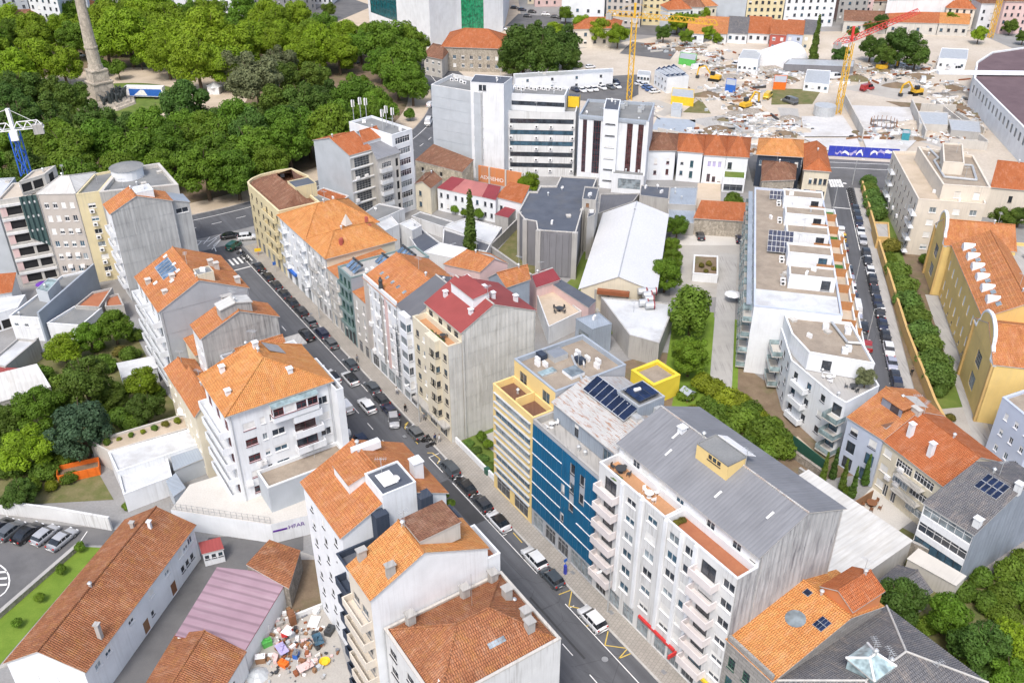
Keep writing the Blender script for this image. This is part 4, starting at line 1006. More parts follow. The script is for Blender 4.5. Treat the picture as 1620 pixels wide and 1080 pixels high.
# ================================================================= RIGHT SIDE OF THE MAIN STREET
# --- long white block with grey sheet roof
R1 = bld('apartment_building', 'long white apartment block with grey corrugated roof and stained sheet-clad gable', 'building', srect(43.8, 67.1, 60.6, 73.8), 23., 'white',
  ('gable', 'sheet_grey', 3, 25.7, .5, None, .45), win=[(3, [1.6, 3.2, 4.9, 8., 11., 16., 20.], 1, 1.3, 1.2, 21., 3, 'w'), (3, [22.4], 1, .9, 1.9, 20.45, 3, 'r')], walls={0: 'clad_stain'}, cap='rusty')
for s0, s1, fl, cols, bal in ((55.1, 67.1, 'terrace_tan', [6.2, 10.], (.5, 4.2)), (43.8, 55., 'terrace_red', [1.6, 4.2, 10.2], (5.4, 9.))):
    f1 = bld('x', '', '', srect(s0, s1, 57.5, 60.55), 21.3, 'white_dirty', ('flat', fl, 1.0, .22), win=[(3, cols, 6, 1.7, 1.3, 4.5, 2.85, 'w'), (3, [(bal[0] + bal[1]) / 2], 6, 2.2, 2.1, 3.75, 2.85, 'd'), (3, [1.4, 3.8, 6.4, 9.2] if s0 < 50 else [1.8, 4.6, 7.4, 10.2], 1, 2.1, 2.5, .3, 3, 'shop')], root=R1.root, trim='white')
    for k in range(6): balcony(f1, 3, bal[0], bal[1], 3.65 + k * 2.85, 1.25, 'solid' if s0 > 50 else ('solid' if k == 5 else 'solid'), 'pinkwhite', .95)
    for a in ((4.6, 8.1) if s0 > 50 else (.2, 2.9, 5.1)): 
        mb = MB(); mb.box(pt(f1, 3, a, 3.3, .12), (.45, .3, 17.9), 0, ST_ANG); mb.build('pilaster', 'white_clean', R1.root)
mb = MB(); c = S(54.2, 57.3, 3.05); mb.box(c, (6.5, .25, .4), 0, ST_ANG); sg = mb.build('shop_sign', 'red_paint', R1.root)
mb = MB(); c = S(50.6, 56.7, 2.9); mb.box(c, (.2, 1.3, .6), 0, ST_ANG); mb.build('shop_sign', 'red_paint', R1.root)
mb = MB(); c = S(47, 57.25, 3.05); mb.box(c, (5, .3, .4), 0, ST_ANG); mb.build('shop_sign', 'yellow_paint', R1.root)
clad(R1, 0, [(0, 0), (13.2, 0), (13.2, 23), (6.6, 25.75), (0, 23)], 'clad_stain', 1.65, 2.55)
f1 = Bld(); f1.pts = [Vector(p) for p in srect(43.8, 55., 57.5, 60.55)]; f1.root = R1.root; clad(f1, 0, [(.1, 0), (3.05, 0), (3.05, 21.25), (.1, 21.25)], 'clad_stain', 1.5, 2.55)
sR = slope(R1, 3)
# stair head on the roof with its lantern
sh_ = bld('x', '', '', srect(53.2, 58.2, 64.6, 67.6), 26.9, 'yellow', ('flat', 'membrane', .05, .1), win=[(3, [2.2, 2.9, 3.6], 1, .6, .7, 1.7, 3, 'd')], z0=24.2, root=R1.root, trim='membrane')
panel(R1, [S(58., 67.7, 26.9), S(53.4, 67.7, 26.9), S(53.4, 69.4, 26.0), S(58., 69.4, 26.0)][::-1], 'glass_clear', 'roof_lantern', 'frame_white', 1, 9)
for (u, v) in ((.2, .62), (.25, .3), (.62, .25), (.88, .5)): skylight(R1, sR, u, v, .012, .16, 'white_paint', 'roof_patch')
chimney(R1, S(62.3, 66.2, 25.2), .8, .8, .7, 'white_clean')
# terrace walls and furniture
mb = MB(); mb.box(S(55.05, 59., 20.3), (.2, 3., 1.3), 0, ST_ANG); mb.build('divider_wall', 'white', R1.root)
# --- blue panel block
R2 = bld('office_building', 'block with deep blue metal panel facade and rusty roof between yellow block and white block', 'building', srect(67.2, 81.4, 57.5, 73.5), 19.1, 'greywall', ('flat', 'concrete', 1.0, .3),
  win=[(3, [1.6, 4.6, 7.6, 10.6, 13.], 1, 2.4, 2.6, .3, 3, 'shop'), (3, [9.1], 3, .9, 1.6, 9.4, 3.2, 'd'), (3, [11.1], 2, .8, 1.6, 12.2, 3.1, 'd'), (3, [7.2], 2, .5, 1.5, 6.2, 5.0, 'd')], trim='concrete')
f1 = Bld(); f1.pts = R2.pts; f1.root = R2.root
for (u0, u1) in ((0, 6.8), (11.8, 14.2)): clad(f1, 3, [(u0, 3.4), (u1, 3.4), (u1, 18.4), (u0, 18.4)], 'bluepanel', 1.13, 2.5)
clad(f1, 3, [(6.8, 3.4), (11.8, 3.4), (11.8, 6.), (6.8, 6.)], 'bluepanel', 1.0, 2.6)
for (u0, u1, z0_, z1_) in ((7.6, 8.6, 6, 18.4), (9.6, 10.7, 6, 18.4), (6.8, 7.6, 7.8, 11.1), (6.8, 7.6, 12.8, 18.4), (8.6, 9.6, 6, 9.3), (8.6, 9.6, 17.5, 18.4), (10.7, 11.8, 6, 12.1), (10.7, 11.8, 17., 18.4)): clad(f1, 3, [(u0, z0_), (u1, z0_), (u1, z1_), (u0, z1_)], 'bluepanel', 1.2, 3.1)
for (z_, u0, u1) in ((16., 0, 6.8), (13.4, 0, 9.), (10.9, 0, 13.9), (8.3, 0, 6.8), (5.8, 0, 13.9), (13.4, 11.8, 13.9), (8.3, 10.4, 13.9)):
    mb = MB(); mb.box(pt(R2, 3, (u0 + u1) / 2, z_, .1), (u1 - u0, .12, .09), 0, ST_ANG); mb.build('white_rail', 'white_paint', R2.root)
pen = bld('x', '', '', srect(67.6, 81., 60.6, 72.8), 21.0, 'sheet_blue', ('gable', 'rusty', 3, 22.9, .45, 20.4, .3), win=[(3, [5.2], 1, .9, 2.1, .1, 3, 'd'), (3, [11.6], 1, 1.6, 2.0, .1, 3, 'g')], z0=18.15, root=R2.root, cap='galv')
sp_ = slope(pen, 3)
panel(R2, [sp_(.14, .62, .5), sp_(.78, .62, .5), sp_(.78, 1.1, .9), sp_(.14, 1.1, .9)], 'solar', 'solar_panel', 'galv', 7, 1)
bx2 = bld('x', '', '', srect(70.2, 74.6, 66.2, 70.6), 24.3, 'sheet_blue', ('flat', 'membrane', .2, .2), z0=20.6, root=R2.root, trim='galv')
panel(R2, [S(74.2, 66.8, 24.5), S(70.8, 66.8, 24.5), S(70.8, 70.1, 24.7), S(74.2, 70.1, 24.7)], 'solar', 'solar_panel', 'metal_dark', 1, 3)
boxpart(R2, 'duct', S(70., 65.7, 21.5), (1.3, .9, 1.8), 'galv', ST_ANG); boxpart(R2, 'duct', S(69.7, 69.2, 22.), (.9, .9, 1.3), 'galv', ST_ANG)
# --- yellow block
R3 = bld('apartment_building', 'warm yellow block with ribbon window bands beside the blue facade', 'building', srect(81.5, 91.6, 61.2, 73.6), 22.1, 'yellow', ('flat', 'gravel_roof', .7, .3), win=[(3, [2.3, 7.9], 1, 1.8, 2.5, 18.4, 3, 'g')], walls={0: 'greywall'}, trim='bluegrey')
f3 = bld('x', '', '', srect(81.5, 91.6, 57.5, 61.15), 19.2, 'yellow', ('flat', 'deck', 1.0, .25), win=[(3, [5.05], 6, 9.0, 1.35, 3.3, 2.65, 'bandg'), (3, [2.6, 7.4], 1, 3.6, 2.4, .3, 3, 'shop')], root=R3.root)
for k in range(6):
    mb = MB(); z_ = 3.3 + k * 2.65
    mb.box(pt(f3, 3, 5.05, z_ - .2, .12), (9.2, .3, .18), 0, ST_ANG); mb.box(pt(f3, 3, 5.05, z_ + 1.37, .12), (9.2, .3, .14), 0, ST_ANG); mb.build('window_surround', 'greysilver', R3.root)
mb = MB(); mb.box(S(86., 59.3, 18.2), (.2, 3.1, 1.5), 0, ST_ANG); mb.build('divider_wall', 'yellow', R3.root)
for (s_, t_) in ((90., 64.2), (89.2, 63.6), (88.4, 64.4), (87.5, 69.4), (86.3, 70.4), (84.8, 71.2), (88.3, 70.2), (84., 70.3)): ac_unit(R3, S(s_, t_, 21.4), ST_ANG)
boxpart(R3, 'skylight_box', S(84.6, 66.6, 21.4), (2.3, 2.3, .5), 'white_clean', ST_ANG, 'glass_pale'); boxpart(R3, 'skylight_box', S(86.8, 63.6, 21.4), (1.2, 2.6, .3), 'galv', ST_ANG, 'glass_clear')
boxpart(R3, 'plant_box', S(89.4, 67.2, 21.4), (2.2, 2.4, .9), 'galv', ST_ANG, 'metal')
for (s_, t_) in ((90.6, 65.3), (86.5, 69.2)): boxpart(R3, 'water_tank', S(s_, t_, 21.4), (1.5, 1., .8), 'navywall', ST_ANG)
mb = MB(); mb.bar(S(88.2, 69., 21.7), S(82.3, 66.4, 21.7), .18, 0, 6); mb.build('duct', 'galv', R3.root)
# --- cream block with red sheet roof
R4 = bld('apartment_building', 'cream apartment block with red metal roof and pale sheet-clad gable facing a small garden', 'building', srect(104.6, 116., 60.1, 74.), 20.5, 'cream', ('gable', 'sheet_red', 3, 23.6, .42, 20., .3), win=[(3, [1.5, 4.6, 7.4, 9.6], 1, 1.3, 1.7, 18., 3, 'd')], walls={0: 'clad_light'})
f4 = bld('x', '', '', srect(104.6, 116., 57.5, 60.05), 18.7, 'cream', ('flat', 'terrace_tan', 1.0, .22), win=[(3, [1.4, 10.4], 5, 1.1, 1.3, 4.3, 2.8, 'd'), (3, [3.6], 5, 1.0, 1.1, 4.3, 2.8, 'w'), (3, [2., 5.4, 8.8], 1, 2.4, 2.6, .2, 3, 'shop')], root=R4.root)
bay = bld('x', '', '', [pt(f4, 3, 5.6, 0, .0).xy, pt(f4, 3, 5.6, 0, .9).xy, pt(f4, 3, 8.9, 0, .9).xy, pt(f4, 3, 8.9, 0, 0).xy][::-1] if False else [pt(f4, 3, 5.6, 0, 0).xy, pt(f4, 3, 5.6, 0, .9).xy, pt(f4, 3, 8.9, 0, .9).xy, pt(f4, 3, 8.9, 0, 0).xy], 18.6, 'cream', None, win=[(1, [.6, 2.4], 5, 1.2, 1.2, .9, 2.8, 'd'), (2, [.45], 5, .75, 1.2, .9, 2.8, 'd')], z0=3.4, root=R4.root)
clad(R4, 0, [(0, 0), (13.9, 0), (13.9, 20), (5.84, 23.65), (0, 20.5)], 'clad_light', 1.74, 2.7); f1 = Bld(); f1.pts = f4.pts; f1.root = R4.root; clad(f1, 0, [(.05, 0), (2.5, 0), (2.5, 18.6), (.05, 18.6)], 'clad_light', 1.25, 2.7)
dm = bld('x', '', '', srect(106.8, 113.6, 63.6, 66.6), 24.2, 'white_clean', ('mono', 'sheet_red', 3, 24.6, .15), z0=21.5, root=R4.root)
for (s_, t_, z_) in ((106.4, 62.9, 21.7), (107.3, 67.6, 22.9), (110., 67.6, 22.9), (113.8, 62.6, 21.7), (114.2, 67., 23), (107.4, 72., 21.)): chimney(R4, S(s_, t_, z_), .6, .6, 1., 'white')
mb = MB(); c = pt(f4, 3, 5.7, 3.1, .5); mb.box(c, (11., 1.4, .35), 0, ST_ANG); mb.build('canopy', 'concrete', R4.root)
# --- white block with glazed bays, orange roof
R5 = bld('apartment_building', 'white block with orange roof, statue on the parapet and glazed corner bays', 'building', srect(121.6, 134.3, 57.5, 70.5), 18., 'white', ('gable', 'tile_orange', 3, 20.9, .52, None, .3), win=[(3, [1., 2.4], 5, .9, 1.5, 4.2, 2.8, 'w'), (3, [4.2, 5.8, 7.5, 9.6, 11.6], 5, 1., 1.4, 4.2, 2.8, 'w'), (3, [2., 5.2, 8.4, 11.2], 1, 2.6, 2.6, .2, 3, 'shop')])
for u0, u1, m_ in ((.15, 1.7, 'beigegrey'), (3.1, 3.6, 'white_clean'), (6.5, 7., 'concrete'), (8.2, 8.9, 'pink')):
    mb = MB(); mb.box(pt(R5, 3, (u0 + u1) / 2, 3.5, .1), (u1 - u0, .25, 14.6), 0, ST_ANG); mb.build('pilaster', m_, R5.root)
mb = MB(); mb.box(pt(R5, 3, 6.4, 17.2, .05), (12.6, .3, 1.6), 0, ST_ANG); mb.build('parapet', 'white', R5.root)
c = pt(R5, 3, 6.7, 18.8, -.1); mb = MB(); mb.smooth = True; mb.cone(c, .45, .3, 1.0, 0, 8); mb.cone(c + Vector((0, 0, 1.)), .32, .42, .5, 0, 8); mb.cone(c + Vector((0, 0, 1.5)), .42, .12, .3, 0, 8); mb.cone(c + Vector((0, 0, 1.75)), .17, .2, .2, 0, 8); mb.cone(c + Vector((0, 0, 1.95)), .2, .08, .18, 0, 8); mb.build('statue', 'bronze', R5.root)
s5 = slope(R5, 3)
for u in (.18, .34, .5, .66, .84): skylight(R5, s5, u, .3, .045, .1)
mb = MB()
for k in range(9): mb.box(pt(R5, 3, 12.0, 4. + k * 1.05, .55), (.9, .12, .8), 0, ST_ANG)
mb.build('vertical_sign', 'white_paint', R5.root); mb = MB()
for a in (11.5, 12.5): mb.bar(pt(R5, 3, a, 3.8, .45), pt(R5, 3, a, 13.8, .45), .05)
for k in range(10): mb.bar(pt(R5, 3, 11.5, 3.9 + k * 1.05, .45), pt(R5, 3, 12.5, 3.9 + k * 1.05, .45), .04); mb.bar(pt(R5, 3, 12.5, 3.9 + k * 1.05, .45), pt(R5, 3, 12.5, 3.9 + k * 1.05, 0), .04)
mb.build('sign_frame', 'metal_dark', R5.root)
R5b = bld('apartment_building', 'narrow white block with glazed bays and grey roof touching the cream block with red roof', 'building', srect(116.1, 121.5, 57.5, 73.), 18.2, 'white', ('gable', 'sheet_dark', 3, 21.6, .5, None, .2), win=[(3, [1.4], 5, 1.2, 1.4, 4.2, 2.8, 'w'), (3, [1.5, 4.], 1, 2., 2.6, .2, 3, 'shop')])
by = bld('x', '', '', [pt(R5b, 3, 2.5, 0, 0).xy, pt(R5b, 3, 2.5, 0, 1.0).xy, pt(R5b, 3, 5., 0, 1.0).xy, pt(R5b, 3, 5., 0, 0).xy], 18.4, 'white_clean', None, win=[(1, [1.25], 5, 2.2, 1.5, .9, 2.8, 'bandg'), (2, [.5], 5, .8, 1.5, .9, 2.8, 'g')], z0=3.4, root=R5b.root)
# --- narrow low house, teal block, old white pair, yellow corner block
R6 = bld('townhouse', 'narrow low grey townhouse squeezed beside the teal block', 'house', srect(134.5, 140.2, 57.5, 69), 12.4, 'concrete_pale', ('mono', 'tile_orange', 3, 14., .1), win=[(3, 2, 3, .9, 1.7, 4., 2.8, 'w'), (3, [1.5, 4.2], 1, 1.6, 2.5, .1, 3, 'shop')])
R7 = bld('apartment_building', 'dark teal narrow block with rows of solar water heaters on its flat roof', 'building', srect(140.4, 146.2, 57.5, 74), 15.2, 'teal', ('flat', 'concrete', .25, .3), win=[(3, [1.1, 2.9, 4.7], 4, 1.1, 1.7, 4., 2.8, 'blue'), (3, [1.2, 2.9, 4.6], 1, 1.3, 2.8, .1, 3, 'd')], walls={0: 'bluegrey'})
for k in range(4): balcony(R7, 3, .4, 5.4, 3.8 + 2.8 * k, .6, 'solid', 'teal', .5)
def heater(b, s_, t_, z):
    a, b2, c, d = S(s_, t_, z + .15), S(s_ - 1.0, t_, z + .15), S(s_ - 1.0, t_ + 1.7, z + 1.25), S(s_, t_ + 1.7, z + 1.25)
    o = panel(b, [a, b2, c, d], 'solar_pale', 'solar_water_heater', 'metal', 1, 1); mb = MB(); mb.bar(S(s_ + .05, t_ + 1.8, z + 1.4), S(s_ - 1.05, t_ + 1.8, z + 1.4), .24, 0, 10); mb.build('water_tank', 'metal_dark', o)
for (s_, t_) in ((145.6, 58.8), (144.2, 58.8), (142.8, 58.8), (144.4, 64.3), (143., 64.3), (145.4, 69.2), (144., 69.2), (142.6, 69.2), (141.2, 69.2)): heater(R7, s_, t_, 14.95)
for (s_, t_) in ((141.2, 61.2), (141.3, 62.4), (142.2, 66.2), (144.8, 66.6)): ac_unit(R7, S(s_, t_, 14.95), ST_ANG)
R8a = bld('townhouse', 'old white stone townhouse with small orange roof between teal block and orange-roofed corner pair', 'house', srect(146.3, 151.4, 57.5, 69), 12.6, 'concrete_pale', ('mono', 'tile_orange', 3, 13.6, .2), win=[(3, 2, 3, 1.1, 1.8, 4.2, 2.8, 'w'), (3, 2, 1, 1.4, 2.6, .1, 3, 'w')])
for k in range(3): balcony(R8a, 3, .6, 4.5, 3.9 + 2.8 * k, .5, 'rail', 'concrete_pale')
R8 = bld('apartment_building', 'white tiled-facade block with orange hipped roof and red chimney stubs', 'building', srect(151.6, 161.5, 57.5, 72.3), 14.7, 'white_dirty', ('hip', 'tile_bright', 0, 17.6, 4.6), win=[(3, 5, 4, 1.05, 1.75, 4., 2.75, 'w'), (3, 4, 1, 1.6, 2.6, .1, 3, 'w')], walls={0: 'cream'})
for k in range(4): balcony(R8, 3, .5 + (k % 2) * 4, 4.5 + (k % 2) * 4, 3.8 + 2.75 * k, .55, 'rail', 'concrete_pale')
for (s_, t_) in ((153.4, 61.5), (153.8, 61.9), (156.6, 66.5), (156.7, 69.4), (160.5, 70.5)): chimney(R8, S(s_, t_, 16.2), .55, .55, .8, 'redwall', cap=False)
mb = MB(); mb.cone(S(161.5, 66.5, 16.), 1.2, .05, 2.2, 0, 4); mb.build('roof_lantern', 'concrete_pale', R8.root)
R8b = bld('apartment_building', 'white block with weathered orange hipped roof next to the yellow corner block', 'building', srect(161.7, 176.2, 57.5, 73.4), 14.7, 'white_clean', ('hip', 'tile_bright', 0, 18.6, 6.5), win=[(3, 5, 4, 1.05, 1.4, 4.2, 2.75, 'w'), (3, 4, 1, 1.9, 2.6, .1, 3, 'shop')])
for k in range(4):
    balcony(R8b, 3, .6, 3.4, 3.8 + 2.75 * k, .9, 'rail', 'white'); balcony(R8b, 3, 11., 13.8, 3.8 + 2.75 * k, .9, 'rail', 'white')
mb = MB(); mb.box(pt(R8b, 3, 4., 2.9, .3), (4.5, .6, .5), 0, ST_ANG); mb.build('shop_sign', 'blue_paint', R8b.root)
h9 = 15.6
R9p = [S(176.4, 57.5).xy, S(176.4, 67).xy, *q(h9, (490, 307), (488, 278), (461, 266), (436, 270), (412, 276), (398, 282), (391, 288)), S(195, 57.5).xy]
R9 = bld('apartment_building', 'pale yellow rounded corner block with brown tile roof at the rotunda', 'building', R9p, h9, 'paleyellow', ('flat', 'tile_old', .5, .4), win=[(9, 6, 4, 1.05, 1.3, 4.1, 2.85, 'd'), (8, 2, 4, .9, 1.3, 4.1, 2.85, 'd'), (9, 6, 1, 1.8, 2.5, .1, 3, 'shop'), (1, 2, 4, .8, 1.2, 4., 2.85, 'd')], trim='paleyellow')
mb = MB(); ins = offset(R9.pts, 1.2); r0 = S(180, 63.5, 17.6); r1 = S(192.5, 63.5, 17.6); r2 = S(193.5, 67.5, 17.6)
for i in range(len(ins)):
    a, b_ = ins[i], ins[(i + 1) % len(ins)]; mid = (a + b_) / 2; cand = [r0, r1, r2]
    na = min(cand, key=lambda r_: (r_.xy - a).length); nb = min(cand, key=lambda r_: (r_.xy - b_).length)
    mb.face([(*a, 15.15), (*b_, 15.15), nb, na] if na != nb else [(*a, 15.15), (*b_, 15.15), na])
mb.build('tile_roof', 'tile_old', R9.root)
for k in range(4): balcony(R9, 9, 9.5, 17., 3.9 + k * 2.85, .8, 'solid', 'paleyellow', .8)
bld('x', '', '', srect(181, 185.5, 63.5, 68.4), 18.1, 'paleyellow', ('flat', 'slate', .12, .1), z0=15.1, root=R9.root)
# ================================================================= LEFT SIDE OF THE MAIN STREET
AB, HO = 'apartment_building', 'house'
def extra(b, pts, h, wall, roof, win=(), z0=0., **k): return bld('x', '', '', pts, h, wall, roof, win, z0, root=b.root, **k)
L1 = bld(AB, 'block with broad brown tiled hip roof at the bottom edge beside the street', 'building', srect(50, 61.2, 24.7, 39.2), 18., 'white_dirty', ('flat', 'concrete', .3, .3), win=[(3, 3, 6, 1.5, 1.2, 1.2, 2.8, 'd'), (0, [4., 10.], 5, 1.6, 1.3, 1.5, 2.8, 'g')], trim='concrete_pale')
mb = MB(); ii = offset(L1.pts, .35); x0, x1 = S(55.5, 30.2, 20.6), S(55.5, 34., 20.6); a, b_, c, d = [Vector((*p, 17.85)) for p in ii]
for f in ([a, b_, x1, x0], [b_, c, x1], [c, d, x0, x1], [d, a, x0]): mb.face(f)
mb.build('tile_roof', 'tile_brown', L1.root); ridge_caps(L1.root, [(x0, x1), (a, x0), (b_, x1), (c, x1), (d, x0)], 'tile_brown')
for k, (s_, t_) in enumerate(((54.2, 33.2), (53.2, 33.1), (52.2, 33.))): panel(L1, [S(s_, t_ - 1., 19.75 - k * .42), S(s_, t_ + 1., 19.75 - k * .42), S(s_ + .55, t_ + 1., 20.02 - k * .42), S(s_ + .55, t_ - 1., 20.02 - k * .42)], 'glass_pale', 'glass_tiles', 'tile_brown', 5, 2)
for (s_, t_, z_) in ((59.9, 27.2, 18.6), (60., 33.8, 18.5), (57., 37.2, 19.), (52.2, 36.8, 18.8), (60.4, 37.6, 18.2), (53.6, 37.3, 18.8)): chimney(L1, S(s_, t_, z_), .85, .85, 1.1, 'concrete')
mb = MB(); mb.bar(S(57.2, 33., 20.), S(57.2, 33., 24.5), .03); mb.build('antenna', 'metal', L1.root)
L2 = bld(AB, 'white gabled block with bright orange roof and blank white end wall', 'building', srect(61.4, 66.8, 23.7, 37.6), 22.6, 'white_clean', ('gable', 'tile_bright', 3, 25.7, .45, 22.2, .15), win=[(3, [1.5, 3.6], 7, 1.6, 1.3, 1.5, 2.85, 'g')], walls={3: 'beige'})
extra(L2, srect(61.4, 66.8, 37.65, 39.2), 20.6, 'white_clean', ('flat', 'terrace_red', .9, .2))
for k in range(7): balcony(L2, 3, .3, 5.1, 1.1 + 2.85 * k, 1.2, 'solid', 'beige', .95)
extra(L2, srect(62.6, 66.5, 30.2, 35.), 26.1, 'concrete_pale', ('mono', 'tile_old', 3, 26.3, .12), z0=24.)
for (s_, t_, z_) in ((62., 26.4, 24.), (66.3, 25.2, 23.2)): chimney(L2, S(s_, t_, z_), .9, .6, 1.3, 'concrete')
chimney(L2, S(62.9, 32.1, 24.6), .5, .5, 1.2, 'white', cap=False)
L3 = bld(AB, 'tall white block with orange roof and navy balconies', 'building', srect(72.5, 83.7, 25.5, 38.8), 21.4, 'white_clean', ('gable', 'tile_orange', 3, 24.6, .52, None, .3), win=[(3, [2., 5.5, 9.], 7, .8, 1.2, 1.5, 2.8, 'd'), (0, [10.6], 1, 1.8, 2.1, 18.6, 3, 'd')])
t3 = extra(L3, srect(66.9, 72.45, 24.6, 39.2), 19.4, 'white_clean', ('flat', 'slate', .8, .2), [(3, [4.2], 6, 1.5, 2., 1.3, 2.8, 'd')], trim='navywall')
for k in range(7): balcony(t3, 3, 2.3, 5.3, .8 + 2.8 * k, 1.3, 'solid', 'navywall', 1.)
extra(L3, srect(72.1, 76.6, 30.6, 34.8), 25.2, 'white_clean', ('flat', 'slate', .15, .15), z0=19.)
panel(L3, [S(75.6, 31.4, 25.22), S(73.2, 31.4, 25.22), S(73.2, 33.2, 25.22), S(75.6, 33.2, 25.22)][::-1], 'glass_pale', 'skylight', 'frame_white', 1, 2)
for (s_, t_) in ((71.9, 30.), (71.9, 35.6)): boxpart(L3, 'chimney_tower', S(s_, t_, 18.6), (1.4, 1.6, 4.6), 'navywall', ST_ANG)
chimney(L3, S(76., 36.9, 22.), 1.2, 1.3, 2.6, 'white_clean'); boxpart(L3, 'roof_vent', S(81.8, 33.2, 24.), (.9, 3.6, 1.), 'white_clean', ST_ANG)
extra(L3, srect(76.8, 81., 28.6, 31.6), 24.2, 'white_clean', ('mono', 'tile_orange', 3, 25., .1), z0=22.4)
mb = MB(); mb.smooth = True; mb.cone(S(69.3, 27.6, 18.6), 1.6, 1.5, 1.2, 0, 12); mb.cone(S(69.3, 27.6, 19.8), 1.5, .5, .9, 0, 12); mb.build('covered_spa_tub', 'tarp', L3.root)
tf = MB(); tf.box(S(69.2, 36.3, 18.61), (3.2, 3., .04), 0, ST_ANG); tf.build('lawn_patch', 'turf', L3.root)
L4 = bld(AB, 'white corner block with weathered orange hip roof and dark red glazed balconies', 'building', srect(105.3, 116.2, 23.2, 38.2), 19.2, 'white_clean', ('hip', 'tile_bright', 3, 23.2, 1.6, .55, 5.4), win=[(0, [2.6], 6, 1.7, 1.2, 1.6, 2.8, 'r'), (0, [6.6], 6, 1.9, 1.1, 1.8, 2.8, 'w'), (0, [4.6], 6, .7, 1.1, 1.8, 2.8, 'w'), (0, [13.6], 6, 1.6, 1.3, 1.6, 2.8, 'w'), (0, [10.6], 6, 3.2, 1.9, 1.2, 2.8, 'r'), (3, 3, 6, 1.6, 2., 1.2, 2.8, 'r')])
for k in range(1, 6): balcony(L4, 0, 8.7, 13., .9 + 2.8 * k, 1.2, 'solid', 'white_clean', .95); balcony(L4, 3, .4, 10., .9 + 2.8 * k, 1.4, 'solid', 'white_clean', .95)
gb = extra(L4, [pt(L4, 0, 5.8, 0, 1.3).xy, pt(L4, 0, 12.6, 0, 1.3).xy, pt(L4, 0, 12.6, 0, .02).xy, pt(L4, 0, 5.8, 0, .02).xy], 18.5, 'white_clean', ('mono', 'glass_clear', 0, 19.0, .1), [(0, 4, 1, 1.5, 1.3, 1.05, 3, 'r'), (3, [.65], 1, .9, 1.3, 1.05, 3, 'r')], z0=16.0)
extra(L4, srect(103., 112.6, 38.25, 39.3), 18.8, 'white_clean', ('flat', 'membrane', .7, .15))
extra(L4, srect(100.8, 105.25, 25.7, 38.2), 8.2, 'greysilver', ('flat', 'gravel_roof', .5, .25), trim='white')
for (s_, t_, z_) in ((108.6, 24.6, 19.8), (113.8, 25.6, 20.6), (107.6, 33.4, 20.8), (113.5, 30.8, 23.)): chimney(L4, S(s_, t_, z_), .7, .7, .9, 'white')
panel(L4, [S(115.4, 34.6, 21.2), S(112.6, 34.8, 21.15), S(112.4, 32.4, 22.6), S(115.3, 32.2, 22.6)], 'glass_clear', 'skylight', 'metal', 4, 1)
L45 = bld('low_block', 'low dark flat-roofed infill with small terraces behind the orange hip roof corner block', 'building', srect(116.5, 128.5, 29, 39.2), 14.5, 'greysilver', ('flat', 'slate', .5, .25), win=[(0, 2, 1, 1.4, 1.3, 11.5, 3, 'd')])
extra(L45, srect(122, 125.6, 30.5, 38), 16.2, 'white', ('gable', 'tile_orange', 0, 17.6, .5, None, .2), z0=14.); extra(L45, srect(118, 121.4, 36, 39.1), 17.6, 'white', ('flat', 'membrane', .8, .2), z0=14.)
mb = MB(); mb.box(S(126.8, 31.5, 14.05), (2.6, 4.6, .05), 0, ST_ANG); mb.build('red_terrace', 'terrace_red', L45.root)
L5 = bld(AB, 'narrow block with orange roof and streaked grey sheet gable across from the parked black cars', 'building', srect(128.8, 134., 26.8, 39.4), 18.3, 'white', ('gable', 'tile_orange', 3, 21.2, .52, None, .3), win=[(3, [1.3, 3.8], 5, 1.1, 1.4, 3., 2.9, 'w')], walls={0: 'sheet_old'})
clad(L5, 0, gpoly(L5), 'sheet_old', 1.57, 2.6); chimney(L5, S(133.6, 33., 20.6), 1.6, .8, 1.2, 'concrete')
extra(L5, srect(129.2, 131.6, 30.6, 35.6), 22., 'sheet_old', ('gable', 'sheet_white', 3, 22.6, .5, None, .2), z0=19.)
mb = MB(); mb.box(S(126.8, 40.9, 14.), (3.6, 3., .2), 0, ST_ANG); mb.build('roof_terrace', 'concrete', L5.root)
L6 = bld(AB, 'broad block with orange roof carrying solar panels and skylights, plain grey end wall', 'building', srect(143.3, 158.7, 24., 39.3), 17.2, 'white', ('gable', 'tile_orange', 3, 21., .48, None, .3), win=[(3, 4, 5, 1.6, 1.9, 2.6, 2.9, 'g'), (0, [1.], 4, .8, 1.2, 3., 2.9, 'w')], walls={0: 'greywall'})
for k in range(5): balcony(L6, 3, .6, 7., 2.4 + 2.9 * k, 1.4, 'solid', 'white', .95); balcony(L6, 3, 8.4, 14.8, 2.4 + 2.9 * k, 1.4, 'solid', 'white', .95)
clad(L6, 0, gpoly(L6), 'greywall', 3.83, 4.2); s6 = slope(L6, 3)
for k in range(5): skylight(L6, s6, .14 + k * .075, .42, .068, .36, 'solar_pale', 'solar_panel')
for (u, v) in ((.06, .7), (.34, .74), (.52, .72), (.62, .5), (.42, .2)): skylight(L6, s6, u, v, .05, .1, 'white_paint', 'skylight')
for (s_, t_, z_) in ((147., 26.2, 18.), (153.5, 25., 17.7), (149.5, 28.4, 19.4), (150.6, 36.4, 19.), (151.8, 35.8, 19.2), (145., 38.2, 18)): chimney(L6, S(s_, t_, z_), .8, .8, .8, 'concrete_pale')
extra(L6, srect(144., 146.6, 31.5, 34.2), 21.6, 'cream', ('flat', 'membrane', .1, .1), z0=19.6)
